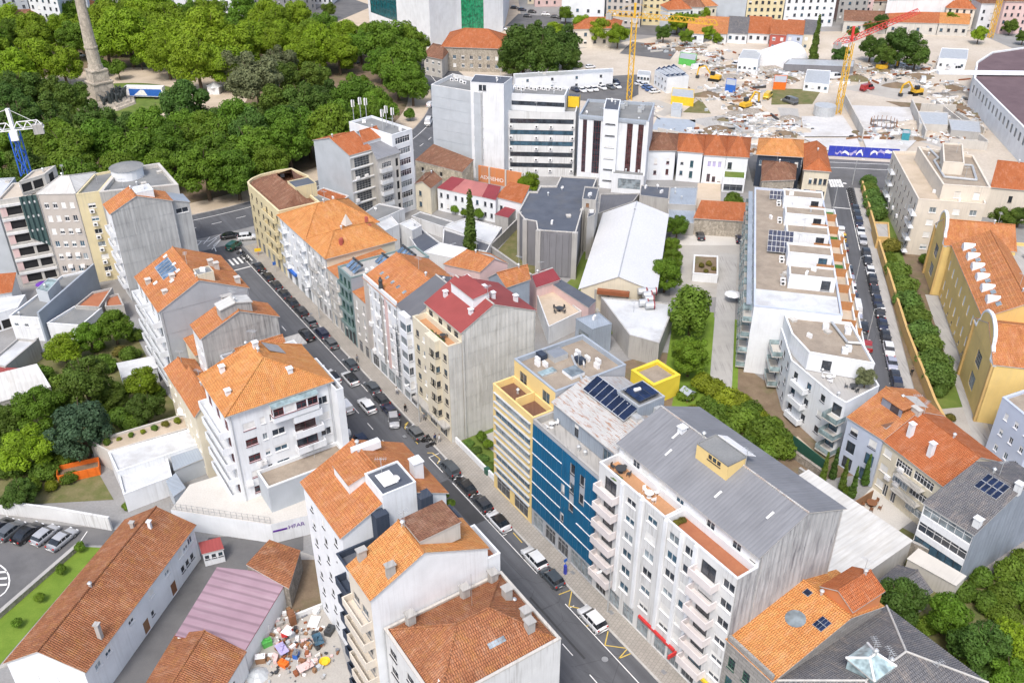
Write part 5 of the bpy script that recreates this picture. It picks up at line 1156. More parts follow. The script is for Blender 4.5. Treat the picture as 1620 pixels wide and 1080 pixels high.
for (s0, s1, t0, t1, h_, r_, lb) in ((118, 127.6, 21.4, 26.4, 12., 15.4, 'small rear house with orange roof below the streaked sheet gable'), (128, 137, 21.8, 26.6, 10., 12., 'rear annex with older orange tile roof among yards'), (136.5, 143., 27, 38.8, 11., 12.8, 'low orange-roofed annex hugging the plain grey end wall')):
    bld(HO, lb, 'house', srect(s0, s1, t0, t1), h_, 'cream', ('gable', 'tile_orange', 3, r_ - .8, .5, None, .25), win=[(3, 3, 3, .9, 1.3, 1.5, 2.9, 'w'), (0, 2, 2, .8, 1.3, 4.5, 2.9, 'w')])
L7 = bld(AB, 'block with orange roof and tall ribbed grey gable at the rotunda end', 'building', srect(183.6, 189.4, 26., 38.), 20., 'white', ('gable', 'tile_orange', 3, 22.5, .45, None, .3), win=[(3, [2.], 5, 2.2, 1.5, 3.5, 2.9, 'w')], walls={0: 'clad_grey'})
clad(L7, 0, gpoly(L7), 'clad_grey', 1.5, 2.9); extra(L7, srect(184.2, 188, 31.6, 35.), 22.9, 'white', ('flat', 'membrane_white', .1, .1), z0=20.6)
for k in range(5): balcony(L7, 3, .4, 5.2, 3.2 + 2.9 * k, 1., 'solid', 'white', .9)
L7b = extra(L7, srect(184.5, 189.4, 38.1, 41.6), 18.6, 'clad_grey', ('mono', 'sheet_blue', 1, 19.8, .2), [(0, [1.75], 1, 2.6, 1.1, 16.6, 3, 'w')])
# --- blocks behind, towards the park
B4 = bld(AB, 'large block with flat grey roof, thick parapet and round stair drum against the park trees', 'building', q(21, (157, 304), (282, 292), (252, 258), (186, 268)), 21, 'concrete_pale', ('flat', 'membrane', .8, .6), walls={0: 'concrete'})
c = P(203, 279, 20.2); mb = MB(); mb.smooth = False; mb.cone(c, 3.3, 3.3, 2.2, 0, 20); mb.cone(c + Vector((0, 0, 2.2)), 3.6, .3, .6, 1, 20); mb.build('stair_drum', ['white', 'membrane'], B4.root)
B3 = bld(AB, 'narrow pale yellow block with air conditioners under its windows', 'building', q(20.4, (120, 308), (157, 303), (187, 268), (150, 275)), 20.4, 'paleyellow', ('flat', 'membrane', .4, .3), win=[(0, [.55], 6, 1.5, 1.1, 2.3, 2.95, 'w')])
for k in range(6): ac_unit(B3, pt(B3, 0, efr(B3, 0)[3] * .5, 1.3 + 2.95 * k, .3), math.atan2(*(B3.pts[1] - B3.pts[0]).yx))
B2 = bld(AB, 'beige block with a grid of small windows and white pyramid roof', 'building', q(20.4, (58, 307), (119.5, 306), (150, 273), (92, 280)), 20.4, 'beigegrey', ('hip', 'sheet_white', 0, 22.2, 3., .1), win=[(0, 4, 6, .95, 1.35, 2.4, 2.95, 'w', (.5, .5))])
B1 = bld('unfinished_building', 'unfinished concrete frame building with pink brick infill and open dark storeys', 'building', q(20., (-6, 318), (57.5, 308), (88, 282), (20, 290)), 20., 'concrete_pale', ('flat', 'site', .4, .3), win=[(0, [.32], 6, 3.6, 1.9, .9, 3.1, 'void'), (0, [.78], 6, 2.4, 1.9, .9, 3.1, 'void')])
for k in range(6):
    mb = MB(); e = efr(B1, 0)[3]; mb.box(pt(B1, 0, e * .1, .8 + 3.1 * k, .04), (e * .15, .1, 2.1), 0, math.atan2(*(B1.pts[1] - B1.pts[0]).yx)); mb.build('brick_panel', 'pink', B1.root)
    mb = MB(); mb.box(pt(B1, 0, e / 2, 2.95 + 3.1 * k, .12), (e, .35, .5), 0, math.atan2(*(B1.pts[1] - B1.pts[0]).yx)); mb.build('floor_slab', 'white_dirty', B1.root)
c = P(46, 290, 20.); extra(B1, q(23.2, (30, 288), (70, 276), (88, 262), (52, 270)), 23.2, 'concrete_pale', ('flat', 'site', .3, .3), [(0, [.25, .7], 1, 2.2, 1.9, .7, 3, 'void'), (1, [.5], 1, 2.2, 1.9, .7, 3, 'void')], z0=20.)
net = MB(); A_, u_, n_, Ln = efr(B1, 0)
for i in range(10):
    f = lambda k: A_ + u_ * (Ln * (.56 + .43 * k / 10)) + n_ * (.35 + .18 * math.sin(k * 2.1)); a, b_ = f(i), f(i + 1); net.face([(*a, 11 - i * .25), (*b_, 11 - (i + 1) * .25), (*b_, 20.2), (*a, 20.2)])
net.build('debris_net', 'net', B1.root)
B0 = bld(AB, 'plain light grey party wall block at the left frame edge', 'building', q(17, (-70, 330), (-8, 322), (24, 281), (-40, 285)), 17, 'greysilver', ('flat', 'membrane_white', .4, .3))
# --- yards and low roofs between the blocks and the gardens
def low(lb, h, px, roofm, wallm='white_dirty', name='low_building', cat='building', roof=None, win=()): return bld(name, lb, cat, q(h, *px), h, wallm, roof or ('flat', roofm, .35, .25), win=win)
YL = low('flat-roofed low building with grey roof terrace and long blue-grey parapet wall', 5.2, [(14, 500), (62, 503), (150, 425), (98, 436)], 'membrane', 'white', win=[(0, 3, 1, .8, .7, 3., 3, 'w')])
mb = MB(); a, b_ = P(62, 503, 5.2), P(150, 425, 5.2); mb.bar(a, b_, .3); w2 = MB(); u = (b_ - a).normalized(); nn = Vector((u.y, -u.x, 0)) * .2; w2.prism([(a + nn).xy, (b_ + nn).xy, (b_ - nn).xy, (a - nn).xy], 0, 6.4); w2.build('side_wall', 'bluegrey', YL.root)
extra(YL, q(7.4, (57, 458), (75, 462), (93, 442), (77, 440)), 7.4, 'greysilver', ('flat', 'glass_clear', .1, .1), z0=4.8)
low('low flat grey roof above a white wall beside the gardens', 3.6, [(74, 511), (128, 515), (161, 487), (118, 484)], 'membrane', 'white')
low('low red painted roof terrace between grey roofs', 4., [(119, 484), (157, 486), (178, 455), (146, 462)], 'terrace_red', 'concrete')
low('small brown roofed shed below the yellow block', 3.4, [(166, 485), (196, 483), (187, 464), (167, 470)], 'terrace_red', 'concrete')
low('white ribbed sheet roof at the left edge below the gardens', 3.4, [(-14, 640), (80, 612), (60, 584), (-5, 600)], 'sheet_white', 'concrete', roof=('mono', 'sheet_white', 0, 4.4, .1))
low('red sheet roofed shed at the left edge', 3., [(-30, 602), (22, 600), (34, 588), (-25, 585)], 'sheet_red', 'concrete', roof=('mono', 'sheet_red', 0, 3.6, .1))
low('low white roofed outbuilding with long skylight at left', 4., [(-20, 575), (8, 580), (58, 538), (28, 535)], 'membrane_white', 'concrete')
low('tan tiled low roof at the foot of the unfinished building', 4.2, [(-30, 470), (18, 462), (27, 442), (-10, 445)], 'tile_red', 'white', roof=('mono', 'tile_red', 0, 5.6, .2))
low('small white outbuilding with open bays under the unfinished building', 4., [(-20, 500), (28, 486), (40, 466), (-10, 474)], 'membrane_white', 'white', win=[(0, 3, 1, 1.6, 2., .2, 3, 'void')])
GA = low('long flat garage roof with peeling white paint behind the white corner block', 4.2, [(185, 746), (338, 694), (327, 671), (171, 715)], 'membrane_white', 'white')
low('white flat-roofed garage block', 3.4, [(195, 782), (272, 753), (264, 720), (186, 747)], 'membrane_white', 'white')
GB = low('planted roof garden strip with low parapet above the garages', 3.9, [(172, 714), (329, 668), (292, 654), (142, 698)], 'sand', 'concrete_pale')
low('lean-to with pale green sheet roof beside the garages', 3., [(276, 744), (344, 716), (339, 706), (272, 727)], 'glass_clear', 'greysilver', roof=('mono', 'sheet_blue', 0, 3.5, .1))
low('narrow sheet-roofed shed next to the greenhouse strip', 3., [(275, 785), (293, 772), (278, 752), (264, 764)], 'sheet_blue', 'greysilver', roof=('mono', 'sheet_blue', 0, 3.3, .1))
low('tiny white shed with sloping roof between trees', 3., [(194, 598), (248, 582), (243, 567), (186, 578)], 'membrane_white', 'white', roof=('mono', 'membrane_white', 0, 3.4, .1))
wall('tall grey concrete garden wall left of the tree group', q(3, (2, 578), (60, 534)), 3., .3, 'concrete')
def crate(lb, px, z, L, Wd, Hh, rz, mat, name='skip_container', cat='container'):
    c = P(*px, z); o = thing(name, lb, cat, (c.x, c.y, z), None, rz); mb = MB(); x, y = L / 2, Wd / 2; t = .08
    for (cx, cy, dx, dy) in ((0, -y, L, t), (0, y, L, t), (-x, 0, t, Wd), (x, 0, t, Wd)): mb.box((cx, cy, 0), (dx, dy, Hh))
    fl = MB(); fl.box((0, 0, .05), (L - .1, Wd - .1, Hh * .45)); rb = MB()
    rb.box((0, 0, 0), (.1, .08, Hh)); rm_ = rb.mesh('rib', [mat])
    for k in range(10): c_ = bpy.data.objects.new('rib', rm_); COL.objects.link(c_); c_.parent = o; c_.location = (-x + L * (k % 5 + .5) / 5, (1 if k > 4 else -1) * (y + .07), 0)
    for m_, nm, mt in ((mb, 'shell', mat), (fl, 'load', 'soil')):
        k = bpy.data.objects.new(nm, m_.mesh(nm, [mt])); COL.objects.link(k); k.parent = o
    return o
crate('open orange skip container beside the garages', (127, 750), .0, 6., 2.6, 1.6, rad(22), 'orange_paint')
# ================================================================= BOTTOM LEFT
A1 = bld('long_house', 'long white two-storey house with brown tiled gable roof beside the car park', 'house', q(6.3, (10, 1047), (132, 1060), (305, 830), (200, 822)), 6.3, 'white_clean', ('gable', 'tile_brown', 3, 8.9, .5, None, .4), win=[(1, [2.2, 4.2, 9., 13.5, 17.3, 20.6, 22., 23.2], 1, 1.1, 1.2, 4.1, 3, 'w'), (1, [20.4, 21.6, 22.8], 1, .8, 1., 1.6, 3, 'd'), (1, [11.2, 17.8], 1, 1.2, 2.1, .1, 3, 'door'), (1, [12.8], 1, .6, .8, 1.4, 3, 'd'), (0, [4.2, 6.6], 1, 1.7, 1., 3.6, 3, 'w')])
sA = slope(A1, 1)
chimney(A1, sA(.18, .12), .5, .5, 2., 'concrete'); chimney(A1, sA(.86, .78), .4, .4, .9, 'white'); chimney(A1, slope(A1, 3)(.14, .7), .5, .4, .7, 'concrete')
KI = bld('kiosk', 'tiny white guard hut with red sheet roof', 'hut', q(2.7, (320, 873), (352, 865), (347, 852), (316, 860)), 2.4, 'white_clean', ('mono', 'sheet_red', 0, 2.75, .15), win=[(0, 3, 1, .55, .7, 1.2, 3, 'd')])
SHD = bld('shed', 'white shed with pinkish purple ribbed metal roof', 'shed', q(4., (282, 1012), (386, 1024), (457, 907), (346, 906)), 3.6, 'white_clean', ('mono', 'sheet_purple', 1, 4.8, .15), trim='sheet_wine')
bld(HO, 'low house with dark brown tile roof at the bottom left below the purple shed', 'house', q(3.8, (215, 1110), (330, 1125), (387, 1032), (279, 1004)), 3.8, 'white_clean', ('gable', 'tile_brown', 1, 5.7, .55, None, .2), win=[(1, [4., 5.2], 1, .6, .9, 1.5, 3, 'd')])
bld('outbuilding', 'outbuilding with dark brown tile roof behind the purple shed', 'building', q(4., (392, 900), (456, 927), (474, 868), (428, 862)), 3.6, 'rubble', ('mono', 'tile_brown', 1, 4.8, .1))
sheet('lane', q(0, (311, 889), (150, 1120), (215, 1120), (350, 915), (480, 870), (480, 840), (330, 850)), .006, 'asphalt_old')
sheet('car_park', q(0, (-80, 815), (190, 838), (172, 862), (122, 862), (-60, 1015)), .006, 'asphalt_old')
wall('long whitewashed wall behind the car park', q(0, (-60, 805), (88, 822), (178, 838)), 2.4, .3, 'white_dirty')
wall('low rubble stone wall between car park and lawn strip', q(0, (124, 868), (-30, 1002)), .8, .45, 'rubble', cmat='concrete')
gs = sheet('lawn_strip', q(0, (128, 864), (160, 866), (-10, 1062), (-40, 1010)), .01, 'lawn'); pave('path', q(0, (160, 866), (172, 864), (14, 1052), (-6, 1060)), .08, 'concrete')
for k in range(6): strip('bay_line', [P(4 + 27.5 * k, 845 + 3 * k).xy if False else P(-2 + 28 * k, 821 + 3.8 * k).xy, P(-27 + 28.6 * k, 855 + 3.4 * k).xy], .12, .012, 'paint', bpy.data.objects['car_park'])
ep = [P(-14 + 29 * math.cos(a), 918 + 28 * math.sin(a)).xy for a in [rad(-80 + 20 * i) for i in range(9)]]; strip('turning_mark', ep, .2, .012, 'paint', bpy.data.objects['car_park'])
for k in range(3): strip('turning_mark', [P(-5, 905 + k * 10).xy, P(11, 904 + k * 10).xy], .35, .012, 'paint', bpy.data.objects['car_park'])
# raised white yard and the lettered wall
YP = q(3.6, (270, 806), (428, 829), (498, 812), (498, 780), (398, 752), (345, 752), (300, 766))
mb = MB(); mb.prism(YP, 0, 3.6, 1, 0); yd = mb.build('raised_yard', ['yard_white', 'white_clean']); yd['kind'] = 'structure'
a, b_ = YP[1], YP[2]; u = (b_ - a).normalized(); n_ = Vector((u.y, -u.x)); p0 = a + u * .15 + n_ * .03
sgn = thing('wall_sign', 'white wall lettering with purple bar on the raised yard wall', 'sign', (p0.x, p0.y, 2.))
text_mesh('HFAR', .95, 'purple_paint', 'lettering', sgn, wall_frame(p0 + u * 2.15, u, n_, 2.0)); mb = MB(); q0 = p0; q1 = p0 + u * 2.0; mb.prism([q0 + n_ * .03, q0, q1, q1 + n_ * .03][::-1] if area([q0 + n_ * .03, q0, q1, q1 + n_ * .03]) < 0 else [q0 + n_ * .03, q0, q1, q1 + n_ * .03], 2.05, 2.35); mb.build('bar', 'purple_paint', sgn)
fe = thing('wire_fence', 'thin metal fence along the edge of the raised white yard', 'fence', (YP[0].x, YP[0].y, 3.6)); rl = MB()
for i in range(19):
    p = lerp(YP[0], YP[1], i / 18) + Vector((0, .15)); mb = MB(); mb.bar((*p, 3.6), (*p, 4.8), .03); mb.build('post', 'metal', fe)
for z_ in (3.7, 4.2, 4.75): rl.bar((*(YP[0] + Vector((0, .15))), z_), (*(YP[1] + Vector((0, .15))), z_), .02)
rl.build('rail', 'metal', fe)
# junk yard
sheet('yard', q(0, (385, 1090), (405, 1000), (460, 925), (470, 870), (500, 880), (560, 1090)), .02, 'yard')
mb = MB(); c = q(0, (452, 975), (512, 962), (500, 885), (476, 885)); mb.face([(*p, .03) for p in c]); o = mb.build('soil_patch', 'soil'); o['kind'] = 'structure'
wall('short white block wall crossing the cluttered yard', q(0, (452, 985), (510, 962)), .8, .25, 'white_dirty')
JN = [('blue plastic barrel by the shed wall', 430, 978, 'blue_paint', 'barrel'), ('white cabinet with open front by the shed wall', 423, 1000, 'white_paint', 'cabinet'), ('brown wooden dresser in the cluttered yard', 463, 984, 'brown_paint', 'cabinet'), ('green crate on the yard floor', 423, 1020, 'green_paint', 'crate'), ('blue box heaped with white cloth', 469, 1038, 'blue_paint', 'crate'), ('pink covered table in the yard', 484, 1060, 'pink', 'table'), ('round yellow basin on the yard floor', 514, 1048, 'yellow_paint', 'basin'), ('heap of purple cloth on a low stand', 447, 1032, 'lilac', 'table'), ('round table piled with dishes in the yard', 504, 1017, 'glass_blue', 'table'), ('orange toy box in the yard', 449, 1052, 'orange_paint', 'crate'), ('white sheet of board leaning by the block wall', 497, 984, 'white_paint', 'board'), ('small dark trunk near the white building', 522, 1000, 'metal_dark', 'crate'), ('wooden pallet by the shed wall', 413, 1046, 'wood', 'crate'), ('grey tarpaulin heap at the bottom of the yard', 408, 1068, 'tarp', 'tarpaulin'), ('white garden chair in the yard', 503, 1040, 'white_paint', 'chair'), ('small wooden stool in the yard', 488, 1022, 'wood_orange', 'stool'), ('red cushion on a crate', 455, 1004, 'red_paint', 'crate'), ('stack of white boxes by the white building', 501, 968, 'white_paint', 'crate')]
for lb, x, y, m_, k in JN:
    c = P(x, y); o = thing(k if k != 'crate' else 'crate', lb, k, (c.x, c.y, .02), None, R.uniform(0, 3)); mb = MB(); m2 = MB(); nm2 = 'lid'
    if k == 'barrel': mb.cone((0, 0, 0), .42, .42, 1.1, 0, 12); m2.cone((0, 0, 1.1), .44, .44, .08, 0, 12)
    elif k == 'basin': mb.cone((0, 0, 0), .45, .7, .35, 0, 14, False); m2.cone((0, 0, 0), .45, .45, .12, 0, 14); nm2 = 'bottom'
    elif k in ('table', 'stool', 'chair'):
        s_ = .95 if k == 'table' else .3; h_ = .75 if k == 'table' else .45; m2.box((0, 0, h_), (s_ * 2, s_ * 1.2, .08)); nm2 = 'top'
        if k == 'chair': m2.box((0, -s_ * .6, h_), (s_ * 2, .06, .5))
        for sx in (-1, 1):
            for sy in (-1, 1): mb.box((sx * s_ * .85, sy * s_ * .5, 0), (.07, .07, h_))
        if k == 'table':
            for _ in range(5): m2.box((R.uniform(-.6, .6), R.uniform(-.4, .4), h_ + .08), (R.uniform(.2, .5), R.uniform(.2, .4), R.uniform(.1, .35)), 0, R.uniform(0, 3))
    elif k == 'tarpaulin': mb.cone((0, 0, 0), 1.4, .9, .35, 0, 9); m2.cone((.1, 0, .35), .9, .3, .3, 0, 9); nm2 = 'fold'
    elif k == 'board': mb.box((0, 0, .1), (1.9, 1.3, .06)); m2.box((0, .3, 0), (1.6, .1, .1)); nm2 = 'batten'
    else: 
        w_ = R.uniform(.9, 1.5); h_ = R.uniform(.5, 1.0) if k == 'crate' else 1.6; mb.box((0, 0, 0), (w_, w_ * .65, h_)); m2.box((0, 0, h_), (w_ + .06, w_ * .65 + .06, .05))
        for _ in range(3): m2.box((R.uniform(-.3, .3), R.uniform(-.2, .2), h_ + .05), (R.uniform(.2, .4), R.uniform(.2, .3), R.uniform(.1, .3)), 0, R.uniform(0, 3))
    for m_x, nm, mt in ((mb, 'body' if k not in ('table', 'stool', 'chair') else 'legs', m_ if k not in ('table',) else 'wood'), (m2, nm2, m_ if k != 'crate' else R.choice(('white_paint', m_, 'cloth_grey')))):
        kk = bpy.data.objects.new(nm, m_x.mesh(nm, [mt])); COL.objects.link(kk); kk.parent = o
# ================================================================= RIGHT ZONE FRAME (side street)
_v = math.hypot(.225, .974); VX, VY = .225 / _v, .974 / _v; V_ANG = math.atan2(-VX, VY)
def V(a, w_, z=0.): return Vector((VX * a + VY * w_, VY * a - VX * w_, z))
def vrect(a0, a1, w0, w1): return [V(a0, w0).xy, V(a0, w1).xy, V(a1, w1).xy, V(a1, w0).xy]
def vpoly(*p): return [V(a, w_).xy for w_, a in p]
# ---- bottom right of the main street
R0 = bld('stone_house', 'three-storey granite house with bright orange tile roof next to the stained gable', 'house', srect(37.2, 43.7, 57.5, 75.5), 12.1, 'granite', ('gable', 'tile_bright', 3, 14.4, .65, 12.4, .2), win=[(3, 3, 3, 1.0, 1.7, 2.2, 3.1, 'blue')])
sg0 = slope(R0, 3); c = sg0(.45, .62, .06); ex, ey = sg0(.55, .62, .06) - c, sg0(.45, .72, .06) - c; ex.normalize(); ey.normalize(); mb = MB(); mb.face([c + ex * 1.15 * math.cos(6.283 * i / 16) + ey * 1.15 * math.sin(6.283 * i / 16) for i in range(16)]); mb.build('round_skylight', 'glass_pale', R0.root)
panel(R0, [sg0(.7, .68, .15), sg0(.88, .68, .15), sg0(.88, .82, .15), sg0(.7, .82, .15)], 'solar', 'solar_panel', 'galv', 3, 2); skylight(R0, sg0, .18, .88, .12, .07, 'solar')
extra(R0, srect(37.4, 41.6, 69.8, 75.), 15., 'orange_wall', ('gable', 'tile_red', 0, 16.2, .5, None, .2), z0=12.2)
boxpart(R0, 'parapet', S(40.4, 57.6, 12.), (6.4, .35, .9), 'granite', ST_ANG)
Rm = bld('house', 'grey slate-tiled hip roof house with pale green roof lantern at the bottom right', 'house', srect(25, 37.1, 58.5, 76.5), 11.5, 'granite', ('hip', 'tile_grey', 0, 14., 6., .3), win=[(3, 4, 3, 1., 1.6, 2., 3., 'blue')], cap='kerb')
la = extra(Rm, srect(30.4, 33.6, 64.5, 67.6), 14.6, 'glass_clear', ('hip', 'glass_clear', 0, 15.6, 1.2, .2), z0=12.8, cap='frame_white')
bld('house', 'brown-orange tile roof at the very bottom right corner', 'house', q(9.5, (1412, 1085), (1480, 1135), (1526, 1092), (1465, 1047)), 9.5, 'cream', ('hip', 'tile_red', 0, 11.4, 3., .3))
# ---- sheds behind the white block
bld('shed', 'long white corrugated lean-to roof behind the grey-roofed white block', 'shed', srect(46, 64, 78, 96), 3.2, 'concrete', ('mono', 'sheet_white', 3, 4.6, .1))
bld('shed', 'dark grey tiled low outbuilding roof behind the orange house', 'shed', q(3.4, (1386, 922), (1440, 950), (1474, 934), (1420, 893)), 3.2, 'concrete', ('gable', 'tile_grey', 1, 4.6, .5, None, .15))
bld('shed', 'small pale ribbed roof shed at the foot of the stained gable', 'shed', srect(40.6, 45.6, 77, 83.6), 3.2, 'concrete', ('mono', 'sheet_blue', 3, 3.9, .1))
wall('long dark stained garden wall behind the sheds', [S(66.5, 97.4).xy, S(50, 97.).xy, S(44.6, 98.6).xy], 2.8, .35, 'rubble', cmat='concrete')
sheet('garden', [S(93.5, 58).xy, S(104.4, 58).xy, S(104.4, 82).xy, S(93.5, 78).xy], .02, 'grass'); pave('garden_path', srect(98.5, 103.5, 62, 72), .05, 'concrete')
wall('white low garden wall along the pavement between cream and yellow blocks', [S(91.8, 58.2).xy, S(104.4, 58.2).xy], 1.1, .25, 'white')
wall('white wall behind the small street garden', [S(92, 73.9).xy, S(104.4, 70).xy], 3., .25, 'white')
sheet('gardens', [S(66, 76).xy, S(66, 98).xy, S(60, 112).xy, V(150, 9).xy, V(150, -6).xy, S(110, 80).xy, S(93, 80).xy], .012, 'soil'); sheet('rear_lawn', vpoly((-2, 130), (9.2, 128), (9.2, 166), (-1, 166)), .016, 'lawn')
bld('house', 'small bright yellow flat-roofed house in the gardens', 'house', srect(94.4, 100.4, 92., 98.2), 4.3, 'sunny', ('flat', 'gravel_roof', .6, .6))
PH = thing('playhouse', 'small blue-grey play house on green turf beside the yellow house', 'playhouse', S(92.5, 98.5), None, ST_ANG); mb = MB(); mb.box((0, 0, .6), (1.8, 1.6, 1.2)); m2 = MB(); m2.slab([(-1.1, -1, 1.8), (1.1, -1, 1.8), (1.1, 0, 2.4), (-1.1, 0, 2.4)], .06); m2.slab([(-1.1, 0, 2.4), (1.1, 0, 2.4), (1.1, 1, 1.8), (-1.1, 1, 1.8)], .06); m3 = MB()
for sx in (-1, 1):
    for sy in (-1, 1): m3.box((sx * .8, sy * .7, 0), (.1, .1, .6))
for m_, nm, mt in ((mb, 'cabin', 'greysilver'), (m2, 'roof', 'bluegrey'), (m3, 'stilts', 'wood')): k = bpy.data.objects.new(nm, m_.mesh(nm, [mt])); COL.objects.link(k); k.parent = PH
# ---- courtyard behind the middle blocks
def hq(lb, h, px, wallm, roof, win=(), name='house', cat='house', **k): return bld(name, lb, cat, q(h, *px), h, wallm, roof, win=win, **k)
DW = hq('long white warehouse with white gabled sheet roof in the block interior', 5.2, [(919, 456), (1036, 461), (1055, 339), (957, 337)], 'cream', ('gable', 'roof_white', 3, 8.2, .5, None, .5), name='warehouse', cat='warehouse', cap='galv')
for a in (.2, .38, .64, .84):
    mb = MB(); e = efr(DW, 0); mb.box(pt(DW, 0, e[3] * a, 0, .06), (.4, .2, 5.2), 0, math.atan2(e[1].y, e[1].x)); mb.build('pier', 'concrete', DW.root)
D8 = bld('concrete_hall', 'windowless dark grey concrete hall with stepped flat slate roof and pale corner piers', 'hall', q(11, (850, 364), (911, 368), (922, 330), (930, 318), (945, 281), (888, 278), (880, 294), (855, 294), (850, 303), (837, 303), (820, 335), (830, 347), (848, 350)), 11., 'concrete_dark', ('flat', 'slate', .35, .25), trim='concrete_pale')
for (px, w_) in (((852, 364), 1.1), ((910, 368), 1.1), ((831, 347), 1.), ((822, 336), .9), ((921, 331), .9), ((944, 282), .9)):
    c = P(*px, 11); mb = MB(); mb.box((c.x, c.y, 0), (w_, w_, 11.02), 0, V_ANG); mb.build('pier', 'concrete', D8.root)
for k in range(6):
    e = efr(D8, 0); mb = MB(); mb.box(pt(D8, 0, e[3] * (k + .5) / 6, .3, .05), (e[3] / 6 - .06, .1, 10.2), 0, V_ANG); mb.build('wall_panel', 'concrete_dark', D8.root)
extra(D8, q(13, (921, 315), (943, 317), (948, 297), (925, 295)), 13, 'concrete', ('flat', 'slate', .25, .2), [(0, [.4], 1, .7, .9, 11.2, 3, 'door')])
extra(D8, q(10.4, (929, 345), (941, 340), (946, 323), (932, 322)), 10.4, 'concrete', ('flat', 'slate', .25, .2))
DC = bld('workshop', 'white flat-roofed workshop with stained concrete end wall and roof ducts', 'workshop', q(5, (996, 530), (1043, 543), (1068, 480), (951, 470)), 5., 'concrete', ('flat', 'membrane_white', .2, .2))
for i, (x, y) in enumerate(((1016, 466), (1024, 471), (1031, 466), (1027, 478), (1018, 484), (1028, 488))):
    c = P(x, y, 5.); mb = MB(); mb.bar(c + Vector((-.9, 0, .7)), c + Vector((.9, .2, .7)), .75, 0, 10); o = mb.build('duct', 'galv', DC.root); mb = MB(); mb.bar(c + Vector((.7, .2, .7)), c + Vector((.95, .2, .7)), .8, 0, 10); mb.build('duct_band', 'sheet_wine', o)
boxpart(DC, 'red_tank', P(970, 466, 4.8), (6.5, 1., .9), 'rust', V_ANG)
hq('pink-walled house with fresh orange tile roof behind the teal block', 7., [(703, 418), (759, 430), (803, 417), (775, 401)], 'pink', ('gable', 'tile_orange', 0, 9., .5, None, .2))
hq('grey sheet-sided house with orange roof behind the red metal roof', 9., [(773, 439), (801, 454), (838, 441), (829, 427)], 'sheet_blue', ('gable', 'tile_orange', 1, 11., .5, None, .2))
hq('wine red sheet roof with two skylights behind the courtyard terrace', 6., [(836, 437), (849, 454), (885, 442), (861, 427)], 'pink', ('gable', 'sheet_wine', 1, 7.4, .5, None, .2))
hq('long narrow slate grey roof along the pink courtyard wall', 5.2, [(870, 447), (931, 491), (942, 480), (885, 442)], 'pink', ('mono', 'slate', 3, 5.8, .1), name='outbuilding', cat='building')
hq('paved courtyard terrace building with pale flat roof deck', 4., [(846, 457), (868, 517), (920, 492), (872, 451)], 'white_dirty', ('flat', 'sand', .4, .2), name='low_building', cat='building')
hq('pale blue glass-fronted box building behind the yellow block', 6., [(911, 504), (937, 521), (968, 512), (948, 495)], 'sheet_blue', ('flat', 'sheet_blue', .1, .1), [(3, [.5], 1, 3.5, 3.5, .8, 3, 'grid'), (0, [.5], 1, 3., 3.5, .8, 3, 'grid')], name='garden_pavilion', cat='building')
for i, (px, m_, h_, lb) in enumerate((([(701, 358), (777, 385), (794, 360), (738, 345)], 'membrane_white', 3., 'large white flat roof in front of the red-roofed row'), ([(651, 342), (701, 359), (718, 351), (665, 335)], 'membrane', 3., 'grey flat roof yard beside the glazed tower'), ([(640, 364), (668, 405), (700, 387), (664, 360)], 'slate', 4., 'dark slate flat roof behind the orange hip roofs'), ([(670, 399), (722, 409), (739, 393), (697, 384)], 'white_clean', 5., 'white low block with flat roof behind the solar heaters'), ([(593, 351), (610, 365), (631, 355), (617, 340)], 'membrane_white', 6.5, 'white canopy roof behind the orange hip roof'), ([(632, 354), (652, 365), (667, 357), (652, 346)], 'membrane_white', 6., 'small white canopy on posts in the courtyard'), ([(700, 386), (740, 393), (770, 398), (776, 386), (702, 362)], 'sheet_dark', 3.4, 'jumble of dark lean-to roofs around the conical tree'), ([(560, 346), (590, 352), (640, 330), (600, 322)], 'membrane', 7., 'grey flat roof at the foot of the glazed towers'), ([(493, 305), (535, 322), (552, 310), (512, 297)], 'tile_red', 8., 'low orange tile roof beside the yellow corner block'))):
    bld('low_building', lb, 'building', q(h_, *px), h_, 'white_dirty', ('flat', m_, .2, .2))
wall('dark curved garden wall round the concrete hall', q(0, (778, 402), (800, 380), (818, 362)), 2.6, .3, 'concrete'); wall('grey stone wall below the concrete hall', q(0, (778, 404), (845, 452), (880, 466)), 2.2, .4, 'concrete')
sheet('verge', q(0, (786, 398), (820, 360), (856, 440), (840, 448)), .02, 'wild'); sheet('verge', q(0, (905, 440), (925, 395), (955, 335), (960, 345), (918, 470), (880, 462)), .02, 'grass')
sheet('courtyard', q(0, (1060, 372), (1180, 372), (1180, 470), (1060, 470)), .01, 'yard'); sheet('forecourt', q(0, (1104, 290), (1140, 290), (1140, 332), (1100, 330)), .02, 'sand'); sheet('parking_court', q(0, (1062, 365), (1180, 368), (1182, 388), (1060, 388)), .014, 'yard_white')
pave('garden_path', vrect(140, 197, 4.2, 8.2), .06, 'concrete'); sheet('lawn', vrect(142, 168, -4, 4), .018, 'lawn')
PL = bld('planter', 'white raised planter box with shrubs in the courtyard', 'planter', q(2., (1096, 432), (1136, 435), (1136, 405), (1098, 403)), 2., 'white', ('flat', 'soil', .2, .3))
hq('stone garage with weathered orange roof facing the courtyard', 4.3, [(1099, 345), (1178, 350), (1180, 330), (1110, 326)], 'stone', ('mono', 'tile_red', 0, 5.6, .3), name='garage', cat='garage')
